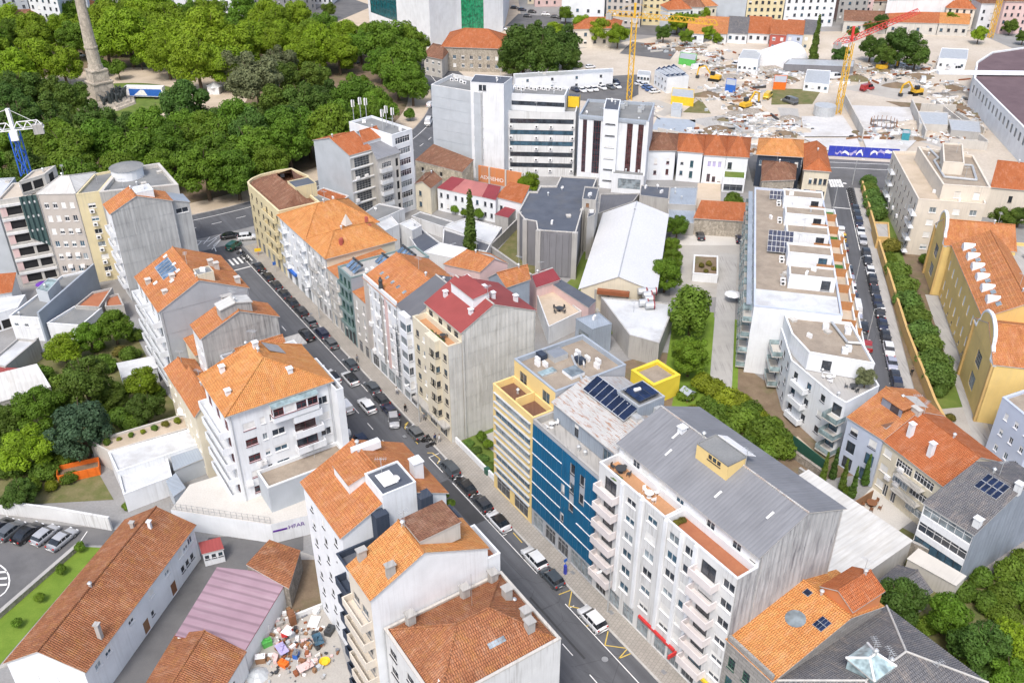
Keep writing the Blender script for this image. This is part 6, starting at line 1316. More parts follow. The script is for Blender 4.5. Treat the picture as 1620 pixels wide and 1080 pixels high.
# ---- grey and glazed tower group
D1 = bld('apartment_building', 'grey-sided tower with orange roof and glazed balconies against the park', 'building', q(18.2, (553, 246), (589, 236), (534, 212), (496, 222)), 18.2, 'greysilver', ('gable', 'tile_red', 0, 20.6, .5, None, .2), [(0, [.5], 5, 4.3, 2.3, 3., 2.95, 'grid')], walls={0: 'concrete_pale'})
for k in range(6): boxpart(D1, 'floor_slab', pt(D1, 0, efr(D1, 0)[3] / 2, 2.7 + 2.95 * k, .1), (efr(D1, 0)[3], .3, .25), 'white', math.atan2(*efr(D1, 0)[1].yx))
D2 = bld('apartment_building', 'narrow tower with grey sheet roof, open stair and glazed balconies', 'building', q(17.5, (597, 252), (632, 241), (612, 226), (586, 236)), 17.5, 'concrete_pale', ('mono', 'sheet_grey', 0, 18.6, .3), [(0, [.4], 5, 2.8, 1.3, 3.2, 2.9, 'bandw'), (0, [.86], 5, .9, 2.1, 2.6, 2.9, 'void')])
for k in range(5): balcony(D2, 0, .4, 3.6, 2.6 + 2.9 * k, .9, 'solid', 'white_dirty', .8)
D3 = bld('apartment_building', 'white tower with ribbon glazing and phone masts on its roof', 'building', q(21, (620, 214), (652, 204), (588, 183), (552, 193)), 21, 'white_clean', ('flat', 'membrane', .5, .3), [(0, [.5], 7, 4.6, 1.6, 1.2, 2.85, 'bandw')])
extra(D3, q(19.5, (575, 226), (604, 217), (588, 203), (565, 209)), 19.5, 'white', ('gable', 'tile_red', 0, 21., .5, None, .2), [(0, 2, 1, 1.2, .9, 17.6, 3, 'd')])
for (x, y) in ((560, 190), (571, 186), (580, 187), (606, 206), (612, 200), (622, 203)):
    c = P(x, y, 20.5); mb = MB(); mb.bar(c, c + Vector((0, 0, 5.)), .09, 0, 6); o = mb.build('mast', 'galv', D3.root); mb = MB()
    for a in range(3): mb.box(c + Vector((.35 * math.cos(a * 2.1), .35 * math.sin(a * 2.1), 3.4)), (.3, .16, 1.7), 0, a * 2.1 + 1.57)
    mb.build('antenna_panel', 'plastic_white', o)
bld('ruined_house', 'ruined stone house with holes in its wall and sagging brown roof', 'house', q(6.5, (657, 254), (731, 273), (749, 262), (686, 237)), 6.5, 'ruin', ('mono', 'tile_old', 0, 8., .1), [(0, [.15, .35, .55], 1, 1., 1.3, 3.8, 3, 'void'), (0, [.8], 1, 2.4, 3., .4, 3, 'void')])
hq('old cream house with brown tile roof next to the glazed tower', 7., [(657, 291), (681, 298), (699, 284), (673, 274)], 'cream', ('gable', 'tile_old', 1, 8.2, .5, None, .2), [(0, [.3], 2, .9, 1.4, 1.2, 2.9, 'd')])
fr = [(692, 298), (715, 303), (738, 308), (762, 312), (784, 317)]; bk = [(715, 286), (735, 290), (754, 294), (773, 298), (792, 302)]
for i, (m_, lb) in enumerate((('sheet_wine', 'leftmost white row house with wine red roof'), ('sheet_pink', 'second white row house from left with faded pink roof'), ('sheet_pink', 'third white row house with rusty pink roof'), ('sheet_wine', 'fourth white row house with dark red roof and blue window'))):
    hq(lb, 6., [fr[i], fr[i + 1], bk[i + 1], bk[i]], 'white_clean', ('mono', m_, 0, 7., .1), [(0, [.25, .7], 2, .7, 1.2, 1., 2.8, 'd')], name='row_house')
hq('white house with orange tile roof at the end of the red-roofed row', 6., [(785, 312), (825, 322), (837, 302), (807, 296)], 'white_clean', ('mono', 'tile_red', 0, 7.2, .2), [(0, [.2, .5], 1, .8, 1.5, 2.6, 3, 'd')])
hq('low annex with pinkish red roof beside the concrete hall', 3.6, [(783, 340), (804, 345), (824, 326), (810, 323)], 'concrete', ('mono', 'sheet_wine', 0, 4.2, .1), name='shed', cat='shed')
GW = thing('graffiti_wall', 'orange-red wall with white graffiti letters below the hotel', 'wall', (*P(705, 290).xy, 0)); a, b_ = P(757, 287).xy, P(826, 300).xy; u = (b_ - a).normalized(); n_ = Vector((u.y, -u.x)); mb = MB(); mb.prism([a, b_, b_ - n_ * .4, a - n_ * .4], 0, 4.6); mb.build('wall_body', 'orange_wall', GW); text_mesh('AEXREHIO', 1.5, 'white_paint', 'lettering', GW, wall_frame(a + u * .6 + n_ * .03, u, n_, 1.0), .004)
for k in range(3): mb = MB(); c = a + u * (3.5 + 5 * k); mb.box((c.x, c.y, 0), (.4, .7, 4.7), 0, math.atan2(u.y, u.x)); mb.build('pier', 'concrete_pale', GW)
# ---- hotel and glazed offices
E1 = bld('hotel', 'tall grey-clad blank-sided hotel tower behind the ruined house', 'hotel', q(24, (682, 134), (760, 147), (812, 135), (716, 117)), 24, 'white_dirty', ('flat', 'membrane', .9, .3), [(1, [.12], 7, 1.6, 1.8, 2.6, 2.95, 'void'), (1, [.5], 7, .9, 2.1, 2.4, 2.95, 'band'), (1, [.8], 6, .8, 1.2, 3.4, 2.95, 'd')], walls={0: 'greysilver'})
extra(E1, q(26.5, (744, 130), (797, 133), (811, 122), (752, 118)), 26.5, 'white', ('flat', 'slate', .1, .1), [(0, [.3, .42], 1, .9, 1.5, 24.4, 3, 'd')])
for (x, y) in ((715, 128), (722, 128), (730, 131), (735, 133)): ac_unit(E1, P(x, y, 23.1), V_ANG)
clad(E1, 0, [(0, 3), (efr(E1, 0)[3], 3), (efr(E1, 0)[3], 23.8), (0, 23.8)], 'greysilver', 3., 3.)
E2 = bld('hotel', 'white hotel wing with dark horizontal window bands', 'hotel', q(18.3, (804, 176), (911, 178), (918, 152), (813, 149)), 18.3, 'white_dirty', ('flat', 'membrane', .5, .3), [(0, [.5], 5, 17.2, 1.3, 2.6, 3.1, 'band')])
extra(E2, q(22.3, (808, 148), (894, 152), (900, 138), (814, 134)), 22.3, 'white', ('flat', 'membrane', .6, .3), [(0, [.5], 1, 14.5, 1.2, 19.2, 3, 'band')])
for k in range(12): ac_unit(E2, P(814 + k * 6.6, 141 + (k % 3), 21.7), V_ANG)
for k in range(5):
    for f in (.03, .42, .64, .97): ac_unit(E2, pt(E2, 0, 17.8 * f + .2, 1.5 + 3.1 * k, .25), math.atan2(*efr(E2, 0)[1].yx))
boxpart(E2, 'lift_house', P(908, 168, 18.), (3., 2.4, 3.), 'yellow_paint', V_ANG, 'slate')
E3 = bld('office_building', 'glazed office tower with dark red glass columns and white stair shaft', 'office', q(19, (916, 182), (1027, 192), (1036, 163), (930, 157)), 19, 'white', ('flat', 'membrane', .7, .4), [(0, [1.7], 1, 1.1, 14.5, 3.4, 3, 'curt'), (0, [5.0], 1, 2.0, 14.5, 3.4, 3, 'curt'), (0, [13.7], 1, 1.5, 14.5, 3.4, 3, 'curt'), (0, [16.6], 1, 1.4, 14.5, 3.4, 3, 'curt'), (0, [.2], 1, .3, 1., 1., 3, 'd')], trim='bluegrey')
for a, w_ in ((3.2, 1.5), (11.6, 2.2), (15.2, 1.1)): boxpart(E3, 'white_panel', pt(E3, 0, a, 3.4, .05), (w_, .1, 11.), 'white_clean', math.atan2(*efr(E3, 0)[1].yx))
boxpart(E3, 'blue_fascia', pt(E3, 0, 9., 18.2, .12), (17.6, .3, .7), 'blue_paint' if False else 'bluegrey', math.atan2(*efr(E3, 0)[1].yx))
st_ = extra(E3, q(21.5, (955, 173), (979, 175), (982, 158), (959, 156)), 21.5, 'white_clean', ('flat', 'slate', .15, .2), [(0, [.5], 6, 2.6, .35, 2., 3.1, 'd')])
extra(E3, q(5.2, (968, 275), (1019, 279), (1021, 262), (970, 258)), 5.2, 'white', ('flat', 'membrane', .3, .3), [(0, [.55], 1, 6., 2.8, 1.3, 3, 'grid')])
for (x, y) in ((1012, 178), (1016, 174), (990, 168), (985, 172)): boxpart(E3, 'plant_box', P(x, y, 18.4), (1.1, .9, 1.4), 'galv', V_ANG)
for lb, px, m_, h_ in (('dark ribbed sheet roof in front of the glazed office tower', [(946, 338), (1002, 319), (1012, 306), (950, 307)], 'sheet_dark', 4.), ('slate roof between warehouse and white stuccoed villa', [(1012, 309), (1058, 315), (1060, 296), (1014, 293)], 'slate', 5.), ('blue-grey flat roof behind the warehouse trees', [(1057, 323), (1101, 325), (1104, 296), (1060, 296)], 'sheet_blue', 4.5), ('pale blue lower roof by the courtyard trees', [(1057, 350), (1098, 354), (1101, 327), (1057, 325)], 'sheet_blue', 3.2)):
    bld('low_building', lb, 'building', q(h_, *px), h_, 'concrete', ('flat', m_, .15, .2))
# ---- villas in front of the building site
hq('white villa with brown hipped roof beside the glazed office tower', 8.5, [(1026, 238), (1069, 238), (1073, 213), (1034, 210)], 'white_clean', ('hip', 'tile_old', 0, 11., 3., .3), [(0, [.3, .75], 2, .8, 1.6, 1.6, 3., 'r')])
hq('white villa with rounded blue balconies and hipped roof', 8.5, [(1073, 239), (1112, 242), (1114, 214), (1075, 212)], 'white_clean', ('hip', 'tile_red', 0, 11., 2.8, .3), [(0, [.6], 2, .9, 1.9, 1.2, 3., 'blue'), (0, [.2], 2, .8, 1.2, 1.8, 3., 'd')])
F3 = hq('white double villa with twin orange hip roofs and lilac shutters', 8., [(1114, 245), (1149, 247), (1151, 216), (1116, 214)], 'white_clean', ('hip', 'tile_red', 0, 10.8, 2.8, .3), [(0, [.28, .5, .75], 1, .9, 1.7, 4.6, 3, 'lil'), (0, [.3, .55, .8], 1, .9, 2.3, .4, 3, 'r')])
f3b = extra(F3, q(8., (1149.5, 247), (1184, 249), (1187, 219), (1151.5, 216)), 8., 'white_clean', ('hip', 'tile_red', 0, 10.8, 2.8, .3), [(0, [.2], 1, 1.1, 1.9, 4.4, 3, 'd')])
hq('garden pavilion with planted flat roof in front of the double villa', 4., [(1144, 281), (1179, 283), (1180, 268), (1145, 266)], 'white_clean', ('flat', 'grass', .3, .3), [(0, [.5], 1, 5., 1.8, .4, 3, 'shop')])
hq('dark-walled house with bright orange hip roof by the avenue', 9., [(1199, 244), (1269, 248), (1269, 223), (1203, 220)], 'navywall', ('hip', 'tile_bright', 0, 11.4, 3.4, .5), [(0, 5, 1, .9, 1.4, 6., 3, 'w')])
hq('old stone house with dark brown hip roof in front of the bright orange one', 7., [(1206, 286), (1257, 284), (1259, 262), (1207, 255)], 'stone', ('hip', 'tile_old', 0, 9.6, 3.2, .3), [(0, [.85], 1, 1., 1.4, 3.4, 3, 'd')])
hq('cream corner house with long orange roof at the street junction', 9., [(1273, 268), (1313, 271), (1305, 235), (1274, 229)], 'cream', ('hip', 'tile_red', 1, 11.4, 3., .4), [(0, [.3, .5, .7, .88], 2, .8, 1.6, 1.8, 3.4, 'd')])
# ================================================================= SIDE STREET AND ITS BLOCKS
side = sheet('side_road', vrect(128, 250, 31.4, 38.2), .004, 'asphalt_side'); pave('pavement', vrect(128, 246, 38.2, 40.), .12, 'concrete'); avenue = sheet('avenue', q(0, (1190, 288), (1470, 305), (1500, 262), (1180, 244)), .006, 'asphalt_old')
for (a, b_) in (((1240, 254), (1450, 262)), ((1245, 262), (1450, 271)), ((1250, 287), (1340, 291))): strip('lane_line', [P(*a).xy, P(*b_).xy], .25, .014, 'paint', avenue)
for k in range(5): strip('zebra_bar', [P(1312 + k * 4, 284).xy, P(1316 + k * 4.3, 296).xy], .6, .014, 'paint', avenue)
strip('stop_line', [V(231, 31.6).xy, V(231, 36.8).xy], .4, .014, 'paint', side); strip('lane_line', [V(206, 36.1).xy, V(244, 36.1).xy], .15, .014, 'paint', side)
for k in range(20): strip('bay_tick', [V(133 + k * 5.2, 36.).xy, V(133 + k * 5.2, 38.1).xy], .1, .014, 'paint', side)
wall('ochre plastered wall along the side street pavement', [V(132, 43.6).xy, V(141.3, 42.3).xy, V(165, 40.9).xy, V(205, 40.2).xy, V(246, 40.).xy], 2.2, .35, 'ochre', name='boundary_wall')
sheet('garden_strip', vrect(142, 246, 40.2, 50.), .02, 'soil'); sheet('lawn', vrect(196, 240, 42, 45.5), .03, 'grass'); sheet('lawn', vrect(140, 160, 43.5, 48), .03, 'grass'); pave('garden_path', vrect(130, 186, 47.6, 50.), .06, 'concrete'); sheet('forecourt', vpoly((36, 122), (50, 120), (51, 145), (43.5, 142)), .045, 'yard')
G1 = bld('terraced_block', 'long white terraced apartment block with gravel roofs and timber screens along the side street', 'building', vrect(146.5, 204, 10.2, 25.2), 14., 'white_clean', ('flat', 'gravel_roof', .4, .3), [(3, 12, 4, 2.2, 2., .9, 3.2, 'g')], trim='bluewall')
for k in range(11):
    for j in range(4): balcony(G1, 3, .6 + k * 5.2, 4.8 + k * 5.2, .7 + j * 3.2, 1.6, 'glass', 'concrete_pale')
boxpart(G1, 'gutter_walk', V(176, 9.4, 13.), (.9, 55, .2), 'sheet_blue', V_ANG)
boxpart(G1, 'white_roof_slab', V(150.2, 17.5, 13.66), (14.6, 6.8, .12), 'membrane_white', V_ANG)
for k in range(5):
    a0 = 155.5 + k * 9.6; pb_ = extra(G1, vrect(a0, a0 + 4.4, 16.2, 24.4), 16.4, 'white_clean', ('flat', 'gravel_roof', .25, .25), [(0, [.8], 1, 1.6, 1.9, .3, 3, 'd')], z0=13.6, trim='white')
    extra(G1, vrect(a0 + 4.45, a0 + 6.6, 16.2, 20.), 15.6, 'white_clean', ('flat', 'glass_clear', .15, .2), z0=13.6)
    for i in range(2): ac_unit(G1, V(a0 + 1. + i * 1.4, 15.4, 13.65), V_ANG)
    boxpart(G1, 'timber_screen', V(a0 + 8.3, 23.2, 13.65), (3.2, .15, 1.5), 'wood_orange', V_ANG)
    if k > 2: boxpart(G1, 'turf_patch', V(a0 + 6.4, 23.3, 13.62), (2.6, 3., .06), 'turf', V_ANG)
g2_ = extra(G1, vrect(146.5, 203, 25.25, 28.4), 10.6, 'white_clean', ('flat', 'sand', .7, .2), [(1, 11, 3, 2., 1.6, 1., 3.2, 'w')])
extra(G1, vrect(146.5, 202, 28.45, 31.), 5.6, 'white_clean', ('flat', 'sand', .7, .2), [(1, 11, 1, 2., 1.6, 1., 3.2, 'w')])
for k in range(8):
    boxpart(G1, 'timber_screen', V(149.5 + k * 6.9, 26.9, 9.9), (2.7, .15, 1.7), 'wood_orange', V_ANG)
    boxpart(G1, 'timber_screen', V(149.5 + k * 6.9, 29.7, 4.9), (2.3, .15, 1.5), 'wood_orange', V_ANG)
    if k in (3, 5, 7): boxpart(G1, 'turf_patch', V(153. + k * 6.9, 26.9, 9.92), (2.4, 3.4, .06), 'turf', V_ANG)
panel(G1, [V(169.5, 12.6, 14.2), V(169.5, 17.4, 14.2), V(173.2, 17.4, 17.2), V(173.2, 12.6, 17.2)], 'solar', 'solar_panel', 'galv', 6, 4)
panel(G1, [V(198, 13.4, 13.9), V(198, 16.6, 13.9), V(199.6, 16.6, 15.3), V(199.6, 13.4, 15.3)], 'solar', 'solar_panel', 'galv', 4, 2)
for k in range(3): panel(G1, [V(201, 18.2 + k * 2.6, 14.2), V(201, 19.6 + k * 2.6, 14.2), V(202.2, 19.6 + k * 2.6, 15.2), V(202.2, 18.2 + k * 2.6, 15.2)], 'solar', 'solar_panel', 'galv', 2, 2)
G2 = bld('apartment_building', 'white angular apartment block with curved balconies, roof terrace and gravel roof above the shrubs', 'building', vpoly((24.8, 124.8), (30.4, 131), (27.2, 146.3), (15.4, 146.3), (16.8, 135.7), (22.8, 126.8)), 10.2, 'white_clean', ('flat', 'concrete', .8, .25), [(4, 3, 3, 1.1, 1.3, 1.4, 3.1, 'd'), (5, 1, 3, 1.8, 2., .9, 3.1, 'd'), (3, 3, 3, 1.2, 1.4, 1.2, 3.1, 'd')])
extra(G2, vpoly((19.2, 134.4), (29.4, 133.2), (26.8, 146.2), (15.6, 146.2), (16.6, 140)), 12.9, 'white_clean', ('flat', 'gravel_roof', .35, .3), [(0, [.3], 1, 1.5, 1.9, .5, 3, 'd')], z0=9.5)
for j in range(3):
    balcony(G2, 5, .5, 3.4, .8 + 3.1 * j, 2.2, 'glass', 'concrete_pale'); balcony(G2, 4, 2., 5.5, .8 + 3.1 * j, 1.2, 'solid', 'white_clean', .9); balcony(G2, 3, .4, 4.6, .8 + 3.1 * j, 1.8, 'glass', 'concrete_pale')
mb = MB(); mb.bar(V(145.5, 23.5, 13.), V(139, 25.6, 13.), .22, 0, 8); mb.bar(V(139, 25.6, 13.), V(139.2, 28., 13.), .22, 0, 8); mb.build('duct', 'galv', G2.root)
for (a, w_) in ((143.6, 22.4), (136.2, 25.), (142.8, 26.), (137., 25.6)): boxpart(G2, 'roof_vent', V(a, w_, 12.55), (1., 1., .9), 'white', V_ANG)
# ---- blue, beige and glazed row at right
H1 = hq('pale blue house with orange roof and cut-in roof terrace', 9.2, [(1342, 660), (1397, 695), (1491, 657), (1448, 617)], 'bluewall', ('gable', 'tile_orange', 0, 12.2, .5, None, .2), [(0, [.24, .78], 1, 1.4, 1.5, 6.6, 3, 'd'), (0, [.24, .78], 1, 1.6, 2.1, 3.3, 3, 'd'), (0, [.24, .75], 1, 1.8, 2.2, .2, 3, 'd')])
tf_ = slope(H1, 0); panel(H1, [tf_(.28, .22, .03), tf_(.86, .22, .03), tf_(.86, .62, .03), tf_(.28, .62, .03)], 'deck', 'roof_terrace', 'frame_grey')
o_ = MB(); p4 = [tf_(.28, .62, .02), tf_(.86, .62, .02), tf_(.86, .62, 1.5), tf_(.28, .62, 1.5)]; o_.face(p4); o_.face(p4[::-1]); o_.build('terrace_wall', 'bluewall', H1.root); o_ = MB(); o_.slab([tf_(.26, .6, 1.58), tf_(.88, .6, 1.58), tf_(.88, 1.02, .4), tf_(.26, 1.02, .4)], .1); o_.build('dormer_roof', 'tile_orange', H1.root)
o_ = MB(); g4 = [lerp(p4[0], p4[1], .45), lerp(p4[0], p4[1], .85), lerp(p4[3], p4[2], .85), lerp(p4[3], p4[2], .45)]; nn = (p4[1] - p4[0]).cross(p4[3] - p4[0]).normalized() * .04; o_.face([v + nn for v in g4]); o_.build('terrace_door', 'glass', H1.root)
H2 = hq('beige house with broad red tile roof and two white chimneys', 9., [(1397.6, 695.4), (1493, 768), (1587, 731), (1491.6, 657.4)], 'cream', ('gable', 'tile_red', 0, 12., .5, None, .25), [(0, [.12], 3, 1.5, 1.3, 1., 2.9, 'w'), (0, [.4], 2, 3., 1.6, 3.6, 2.7, 'bandw'), (0, [.72], 3, 3.6, 1.5, 1., 2.8, 'bandw'), (0, [.22, .36], 1, .9, 2.2, .1, 3, 'w')])
s2_ = slope(H2, 0)
for (u, v) in ((.2, .42), (.58, .34)): chimney(H2, s2_(u, v), .7, .7, 2., 'white_clean')
chimney(H2, s2_(.02, .92), 1.5, .7, .7, 'concrete_pale'); balcony(H2, 0, 4.2, 9., 3.3, 1.2, 'rail', 'concrete_pale'); balcony(H2, 0, 4.2, 9., 6.1, 1.2, 'rail', 'concrete_pale')
H3 = hq('white house with three storeys of glazed verandas, grey tile roof and solar panels', 9.6, [(1463, 795), (1541, 844), (1660, 768), (1604, 731)], 'white_clean', ('gable', 'tile_grey', 0, 13., .5, None, .25), [(0, [.5], 1, 8.6, 1.6, 7.6, 3, 'bandw'), (0, [.5], 1, 8.6, 1.6, 4.8, 3, 'bandw'), (0, [.5], 1, 8.6, 1.9, 1.9, 3, 'band')], walls={1: 'clad_blue'})
clad(H3, 1, gpoly(H3, 1), 'clad_blue', 1.9, 2.4); s3_ = slope(H3, 0)
for k in range(4): panel(H3, [s3_(.36 + k * .12, .62, .2), s3_(.465 + k * .12, .62, .2), s3_(.465 + k * .12, .92, .2), s3_(.36 + k * .12, .92, .2)], 'solar', 'solar_panel', 'galv', 1, 2)
chimney(H3, s3_(.93, .12), .9, .8, 1., 'white'); chimney(H3, s3_(.95, .96), .8, .8, .9, 'white')
hq('low patio roof in front of the glazed veranda house', 2.8, [(1436, 884), (1512, 926), (1526, 915), (1452, 872)], 'concrete_pale', ('mono', 'concrete_pale', 0, 3.2, .1), name='patio_roof', cat='roof')
sheet('patio', q(0, (1350, 800), (1420, 840), (1455, 815), (1380, 770)), .03, 'yard_white')
wall('grey timber fence beside the patio of the beige house', q(0, (1342, 812), (1378, 790)), 1.8, .1, 'wood', name='timber_fence', cat='fence'); wall('dark green sheet fence beside the white angular block', q(0, (1252, 708), (1302, 748)), 2.4, .12, 'frame_green', name='fence', cat='fence')
wall('rubble stone wall below the green fence', q(0, (1244, 716), (1300, 756)), 1.4, .4, 'rubble'); sheet('patio', q(0, (1238, 700), (1262, 690), (1312, 735), (1300, 748)), .025, 'sand')
sheet('gardens', q(0, (1330, 860), (1420, 830), (1640, 950), (1640, 1120), (1380, 1120)), .018, 'wild')
H4 = hq('pale blue apartment house with grey roof and stacked balconies at the right edge', 10.5, [(1586, 628), (1640, 672), (1760, 640), (1700, 590)], 'bluewall', ('flat', 'gravel_roof', .4, .4), [(0, [.25, .55, .85], 3, .8, 1.2, 1.4, 3., 'w'), (3, [.7], 3, 1.4, 2., .8, 3., 'd')])
for j in range(3): balcony(H4, 3, 1., 5., .7 + 3 * j, 1.8, 'solid', 'concrete_pale', .9)
# ---- yellow school with shaped gables
SCH = bld('school_building', 'long yellow building with orange tile roof, dormers and white-trimmed curved gables', 'building', vrect(155.2, 186.2, 50.3, 60.5), 12., 'school', ('gable', 'tile_orange', 3, 15.6, .62, 12.6, .3), [(3, 8, 2, 1.1, 2.2, 2.4, 4.6, 'blank'), (3, 8, 1, .9, .8, .6, 3, 'g')])
ss = slope(SCH, 3)
for k in range(6):
    u = .12 + .145 * k; c = ss(u, .16, 0); mb = MB(); d = (ss(u, .4, 0) - c); l_ = ss(u + .03, .16, 0) - c; t = Vector((0, 0, 1.5)); a, b_ = c - l_, c + l_; mb.face([a, b_, b_ + t * .6, c + t, a + t * .6]); back = Vector((d.x, d.y, 0)).normalized() * 2.2
    mb.face([a, a + t * .6, a + t * .6 + back]); mb.face([b_ + back + t * .6, b_ + t * .6, b_]); mb.face([a + t * .6, c + t, c + t + back, a + t * .6 + back]); mb.face([c + t, b_ + t * .6, b_ + t * .6 + back, c + t + back]); mb.build('dormer', 'white_clean', SCH.root)
    skylight(SCH, ss, u + .045, .34, .045, .12)
for a0, a1, zf in ((186.3, 197.4, 1.), (139.5, 155.1, 1.)):
    w0 = 48.9; px_ = extra(SCH, vrect(a0, a1, w0, 62.5), 11.6, 'school', ('gable', 'tile_orange', 0, 15., .5, None, .15), [(3, [.5], 2, 3.2, 2.8, 2., 4.4, 'grid')])
    L_ = a1 - a0; m_ = (a0 + a1) / 2; prof = [(0, 11.2), (L_ * .14, 11.4), (L_ * .15, 12.6), (L_ * .2, 13.2)] + [(L_ / 2 - L_ * .3 * math.cos(rad(t)), 13.2 + 3.4 * math.sin(rad(t))) for t in range(0, 181, 15)] + [(L_ * .8, 13.2), (L_ * .85, 12.6), (L_ * .86, 11.4), (L_, 11.2)]
    g = MB(); tr_ = MB()
    for (x0, z0_), (x1, z1_) in zip(prof[:-1], prof[1:]):
        f0, f1 = V(a1 - x0, w0 - .12), V(a1 - x1, w0 - .12); b0, b1 = V(a1 - x0, w0 + .35), V(a1 - x1, w0 + .35); Z = lambda p, z: (p.x, p.y, z)
        g.face([Z(f0, 10.8), Z(f1, 10.8), Z(f1, z1_), Z(f0, z0_)]); g.face([Z(b1, 10.8), Z(b0, 10.8), Z(b0, z0_), Z(b1, z1_)]); tr_.bar(Z((f0 + b0) / 2, z0_), Z((f1 + b1) / 2, z1_), .34, 0, 6)
    g.build('curved_gable', 'school', SCH.root); tr_.build('gable_trim', 'white_clean', SCH.root)
    for w_, a_ in ((w0 - .1, a0 + .4), (w0 - .1, a1 - .4)): mb = MB(); mb.box(V(a_, w_, 0), (.5, .8, 11.4), 0, V_ANG); mb.build('corner_pier', 'ochre', SCH.root)
extra(SCH, vrect(150, 192, 60.6, 82), 11.2, 'school', ('flat', 'concrete', .5, .4)); mb = MB()
for pp in ([(186, 64), (180, 66), (180, 68), (160, 72)], [(184, 66), (176, 70), (164, 75)]):
    for a, b_ in zip(pp[:-1], pp[1:]): mb.bar(V(*a, 11.3), V(*b_, 11.3), .3, 0, 6)
mb.build('duct', 'galv', SCH.root)
# ---- cream apartment block and neighbours
CA = bld('apartment_building', 'cream stone-faced apartment block with wide roof terraces at the side street corner', 'building', q(13.6, (1453, 315), (1560, 323), (1531, 241), (1412, 239)), 13.6, 'beige', ('flat', 'sand', .6, .3), [(0, [.25, .6, .85], 4, 1.5, 1.3, 1.6, 3., 'w'), (3, 9, 4, .9, 1.4, 1.6, 3., 'd')])
extra(CA, q(16.6, (1492, 292), (1568, 297), (1540, 246), (1452, 232)), 16.6, 'beige', ('flat', 'gravel_roof', .5, .4), [(0, [.35, .75], 1, 1.3, 1.6, .6, 3, 'blank')], z0=13.)
extra(CA, q(19., (1493, 256), (1526, 258), (1523, 228), (1491, 226)), 19., 'beige', ('flat', 'gravel_roof', .3, .3), z0=16.)
for j in range(4): balcony(CA, 3, 30., 34., 1.3 + 3 * j, 1.2, 'rail', 'white'); balcony(CA, 3, 4., 8., 1.3 + 3 * j, 1.2, 'rail', 'white')
mb = MB(); pp = [P(x, y, 16.4) for x, y in ((1467, 232), (1485, 250), (1478, 254), (1494, 280), (1545, 285), (1538, 262), (1486, 258))]
for a, b_ in zip(pp[:-1], pp[1:]): mb.bar(a, b_, .28, 0, 6)
mb.build('duct', 'galv', CA.root)
hq('peach house with steep brown tile roof at the right edge', 8., [(1568, 296), (1612, 300), (1625, 262), (1578, 256)], 'beige', ('gable', 'tile_red', 0, 11.5, .5, None, .3), [(0, [.8], 1, .9, 1.7, 4.4, 3, 'd')])
hq('second peach house with gabled dormer at the right edge', 8., [(1612, 300), (1680, 305), (1690, 262), (1626, 258)], 'beige', ('gable', 'tile_red', 0, 12., .5, None, .3), [(0, [.3], 1, 1., 1.7, 4.4, 3, 'd')])
hq('flat grey garage roof beside the side street hedge', 3., [(1388, 375), (1408, 376), (1406, 352), (1382, 351)], 'ochre', ('flat', 'concrete', .3, .3), name='garage', cat='garage')
# ================================================================= PARK AND MONUMENT
sheet('lawn', arc(26, -180, 180, 40)[:-1], .13, 'grass'); ring('park_path', 26, 42, -180, 180, .14, 'sand')
sheet('lawn', [p + Vector((70, 20)) for p in (Vector((-22, -30)), Vector((18, -26)), Vector((30, 14)), Vector((0, 34)), Vector((-26, 16)))], .135, 'grass')
ring('lawn_ring', 48, 104, -180, 180, .132, 'soil')
MO = thing('monument_column', 'tall stone column monument with bronze figures in the park', 'monument', (*RC, .12))
def stack(parts, name, mat, n=4):
    mb = MB()
    for r0, r1, z0, h in parts: mb.cone((RC.x, RC.y, z0), r0, r1, h, 0, n)
    return mb.build(name, mat, MO)
stack([(11, 10.6, .1, .7), (9.6, 9.2, .8, .7), (8.2, 7.8, 1.5, .7)], 'steps', 'monument_stone', 8)
stack([(5.2, 4.6, 2.2, 5.4), (5.0, 5.0, 7.6, .5), (4., 3.6, 8.1, 3.4), (4., 4., 11.5, .5)], 'pedestal', 'monument_stone', 4)
stack([(2.5, 2.3, 12, 1.5), (2.1, 2.0, 13.5, 5.5), (2.2, 2.2, 19, .5), (1.95, 1.45, 19.5, 17.5)], 'shaft', 'monument_stone', 16)
stack([(1.5, 2.5, 37, 1.6), (2.6, 2.6, 38.6, .7), (1.6, 1.3, 39.3, 1.6)], 'capital', 'monument_stone', 12)
mb = MB(); mb.smooth = True; c = Vector((RC.x, RC.y, 40.9))
mb.bar(c + Vector((-1.6, 0, .9)), c + Vector((1.5, .2, 1.2)), .8, 0, 8); mb.bar(c + Vector((1.3, .2, 1.4)), c + Vector((2.2, .3, 2.6)), .42, 0, 7)
for dx in (-1.2, 1.1): mb.bar(c + Vector((dx, .3, 0)), c + Vector((dx, .2, 1.)), .22, 0, 6); mb.bar(c + Vector((dx, -.4, 0)), c + Vector((dx, -.3, 1.)), .22, 0, 6)
mb.bar(c + Vector((-.2, 0, 1.8)), c + Vector((.1, 0, 3.6)), .55, 0, 7); mb.bar(c + Vector((.1, 0, 3.6)), c + Vector((.1, 0, 4.3)), .3, 0, 7); mb.build('top_figures', 'bronze', MO)
rr = random.Random(4); mb = MB(); mb.smooth = True
for k in range(26):
    a = rr.uniform(-1.3, .5); d = rr.uniform(4.6, 7.5); p = Vector((RC.x + d * math.cos(a), RC.y + d * math.sin(a), 2.)); t = p + Vector((rr.uniform(-.5, .5), rr.uniform(-.5, .5), rr.uniform(1.6, 3.8)))
    mb.bar(p, t, .5, 0, 6); mb.bar(t, t + Vector((rr.uniform(-1.2, 1.2), rr.uniform(-.6, .6), .6)), .22, 0, 5); mb.cone(t + Vector((0, 0, -.1)), .35, .1, .6, 0, 6)
